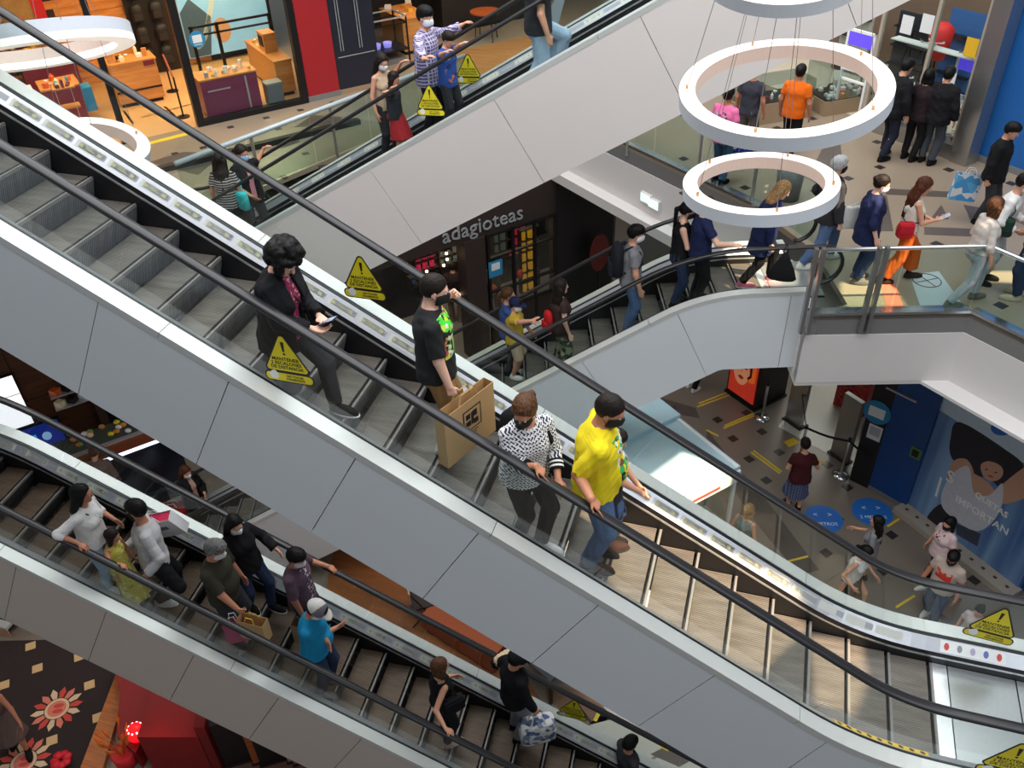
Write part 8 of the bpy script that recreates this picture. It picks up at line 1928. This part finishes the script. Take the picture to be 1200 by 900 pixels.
# ---- lowest level
p = person('person in a maroon top with a blue plaid shirt round the waist', onfloor(945, 526, 1.56, L1), 100, 1.68, 'f', 1.1, 0.015, lean=6, head=(0, 14, 0), hands=(('l', 0.2, 0.15, 1.1), ('l', 0.25, -0.2, 1.15)), top='tee', topm=cl('maroon', (74, 30, 34)), bottom='skirt', botm=lines('blue_plaid', (46, 58, 96), (110, 120, 150), 20, 0.25, 'YZ'), shoem=SHB, hair='short', hairc='dark', tone='mid')
p = person('woman in a black dress striding on the lowest floor', onfloor(1009, 641, 1.50, L1), -28, 1.62, 'f', 1.05, 0.014, lean=6, head=(0, 10, 0), hands=(('l', 0.3, 0.2, 1.0), ('l', 0.15, -0.3, 1.0)), top='tank', topm=WHITE_, bottom='long_skirt', botm=BLACK, shoem=SHW, hair='pony', hairc='black', mask='white', tone='mid', feet=((0.3, 0.1, 0, 0), (-0.3, -0.1, 0, 0)))
p = person('girl with a black ponytail and a grey backpack on the lowest floor', onfloor(1029, 613, 1.48, L1), 165, 1.60, 'f', 0.95, 0.014, hands=(('l', 0.1, 0.2, 0.9), ('l', 0.35, -0.15, 1.15)), top='tee', topm=GREY, bottom='shorts', botm=cl('denim_shorts', (110, 116, 124)), shoem=SHB, hair='long', hairc='black', tone='mid')
p = person('woman in a pale pink T-shirt and black leggings walking by the poster', onfloor(1115, 612, 1.52, L1), -150, 1.64, 'f', 1.08, 0.014, head=(10, 12, 0), top='tee', topm=print_tee('pale_pink_tee', (224, 196, 198), [(130, 40, 50), (224, 196, 198)], (1.15, 1.3), (-0.07, 0.07), 30, 0.4), bottom='trousers', botm=BLACK, shoem=SHW, hair='bob', hairc='black', mask='black', tone='mid', feet=((0.16, 0.1, 0, 0), (-0.35, -0.1, 0.05, 0)))
p = person('bearded man in a beige T-shirt with a red print carrying a brown bag', onfloor(1118, 652, 1.58, L1), -125, 1.72, 'm', 1.12, 0.014, head=(10, 16, 0), hands=(None, ('l', 0.1, -0.3, 0.86)), hpose=('relax', 'grip'), top='tee', topm=print_tee('red_print_tee', (186, 168, 156), [(220, 60, 44), (220, 60, 44), (190, 50, 40)], (1.14, 1.32), (-0.13, 0.13), 14, 0.15), bottom='trousers', botm=JEAND, shoem=SHW, hair='short', hairc='black', mask='black', tone='tan', feet=((0.12, 0.1, 0, 0), (-0.1, -0.1, 0, 0)))
paper_bag('large brown paper bag of the man with the red print, seen through the glass', at(1113, 690, L1 + 0.62), -30, 0.44, 0.40, 0.16, M('dark_kraft', (150, 108, 78), 0.7), 0, 0, 0.14, kraft)
p = person('small person in white behind the warning triangle at the lower right', onfloor(1148, 716, 1.24, L1), -120, 1.36, 'f', 1.0, 0.014, head=(0, 10, 0), top='tee', topm=cl('pale_rose', (206, 190, 190)), bottom='trousers', botm=JEAN, shoem=SHW, hair='pony', hairc='black', tone='mid')
p = person('woman with blond hair and a grey green dress seen through the escalator glass', onfloor(876, 600, 1.50, L1), 60, 1.62, 'f', 1.05, 0.014, head=(0, 10, 0), top='tank', topm=cl('grey_green', (112, 128, 124)), bottom='long_skirt', botm=cl('grey_green', (112, 128, 124)), shoem=SHB, hair='bob', hairc='blond', tone='mid')
p = person('dark figure with an orange carrier bag at the tea shop entrance', onfloor(530, 314, 1.56, L1), 110, 1.68, 'm', 1.08, 0.015, head=(0, 10, 0), top='jacket', topm=cl('dark_brown_coat', (44, 34, 34)), bottom='trousers', botm=cl('dark_beige', (110, 90, 78)), shoem=SHG, hair='short', hairc='dark', tone='mid')
paper_bag('orange paper bag hanging beside the dark pillar of the tea shop', at(553, 352, L1 + 0.9), 49, 0.22, 0.4, 0.10, M('orange_paper', (226, 84, 40), 0.6), 0, 0, 0.08, m_whi)
p = person('shopper in grey standing deeper in the tea shop entrance', onfloor(545, 318, 1.56, L1) + [0.5, 0.6, 0], 150, 1.70, 'm', 1.0, 0.016, top='long', topm=cl('grey_brown', (84, 72, 70)), bottom='trousers', botm=CHAR, shoem=SHB, hair='short', hairc='black', tone='mid')
p = person('person under the bridge beside the kiosk of whom only the legs show', onfloor(818, 388, 1.60, L1), 60, 1.72, 'm', 1.0, 0.015, top='long', topm=CHAR, bottom='trousers', botm=BLACK, shoem=SHW, hair='short', hairc='black')
p = person('person in a taupe jacket before the food counter behind the lower escalator', onfloor(108, 537, 1.54, L1), 120, 1.66, 'm', 1.05, 0.014, lean=10, head=(0, 20, 0), top='jacket', topm=cl('taupe', (112, 92, 84)), bottom='trousers', botm=CHAR, shoem=SHB, hair='short', hairc='auburn', tone='mid')
p = person('auburn haired woman with a white mask before the food counter', onfloor(216, 552, 1.50, L1), -20, 1.62, 'f', 1.08, 0.013, head=(0, 16, 0), hands=(('l', 0.3, 0.1, 1.1), ('l', 0.3, -0.05, 1.05)), top='jacket', inner=cl('peach', (190, 150, 130)), topm=BLACK, bottom='trousers', botm=BLACK, shoem=SHB, hair='half', hairc='auburn', mask='white', tone='mid')
paper_bag('bright red paper bag behind the lower escalator near the auburn haired woman', at(200, 588, L1 + 0.75), 30, 0.46, 0.34, 0.18, M('red_paper', (206, 32, 30), 0.5), 0, 0, 0.1, m_whi)
p = person('person at the lower left edge standing on the dark carpet', onfloor(-16, 815, 1.3, L1), -40, 1.66, 'f', 1.0, 0.015, lean=14, hands=(('l', 0.34, 0.25, 0.8), ('l', 0.30, -0.15, 0.75)), top='tank', topm=cl('taupe_dress', (96, 80, 74)), bottom='skirt', botm=cl('taupe_dress', (96, 80, 74)), shoem=SHB, hair='bob', hairc='dark', tone='tan', feet=((0.25, 0.1, 0, 0), (-0.1, -0.1, 0, 0)))
p = person('dark haired person below the lower escalator, almost only the head showing', onfloor(737, 872, 1.54, L1), 40, 1.64, 'm', 1.0, 0.015, top='long', topm=CHAR, bottom='trousers', botm=CHAR, shoem=SHB, hair='short', hairc='black', tone='mid')
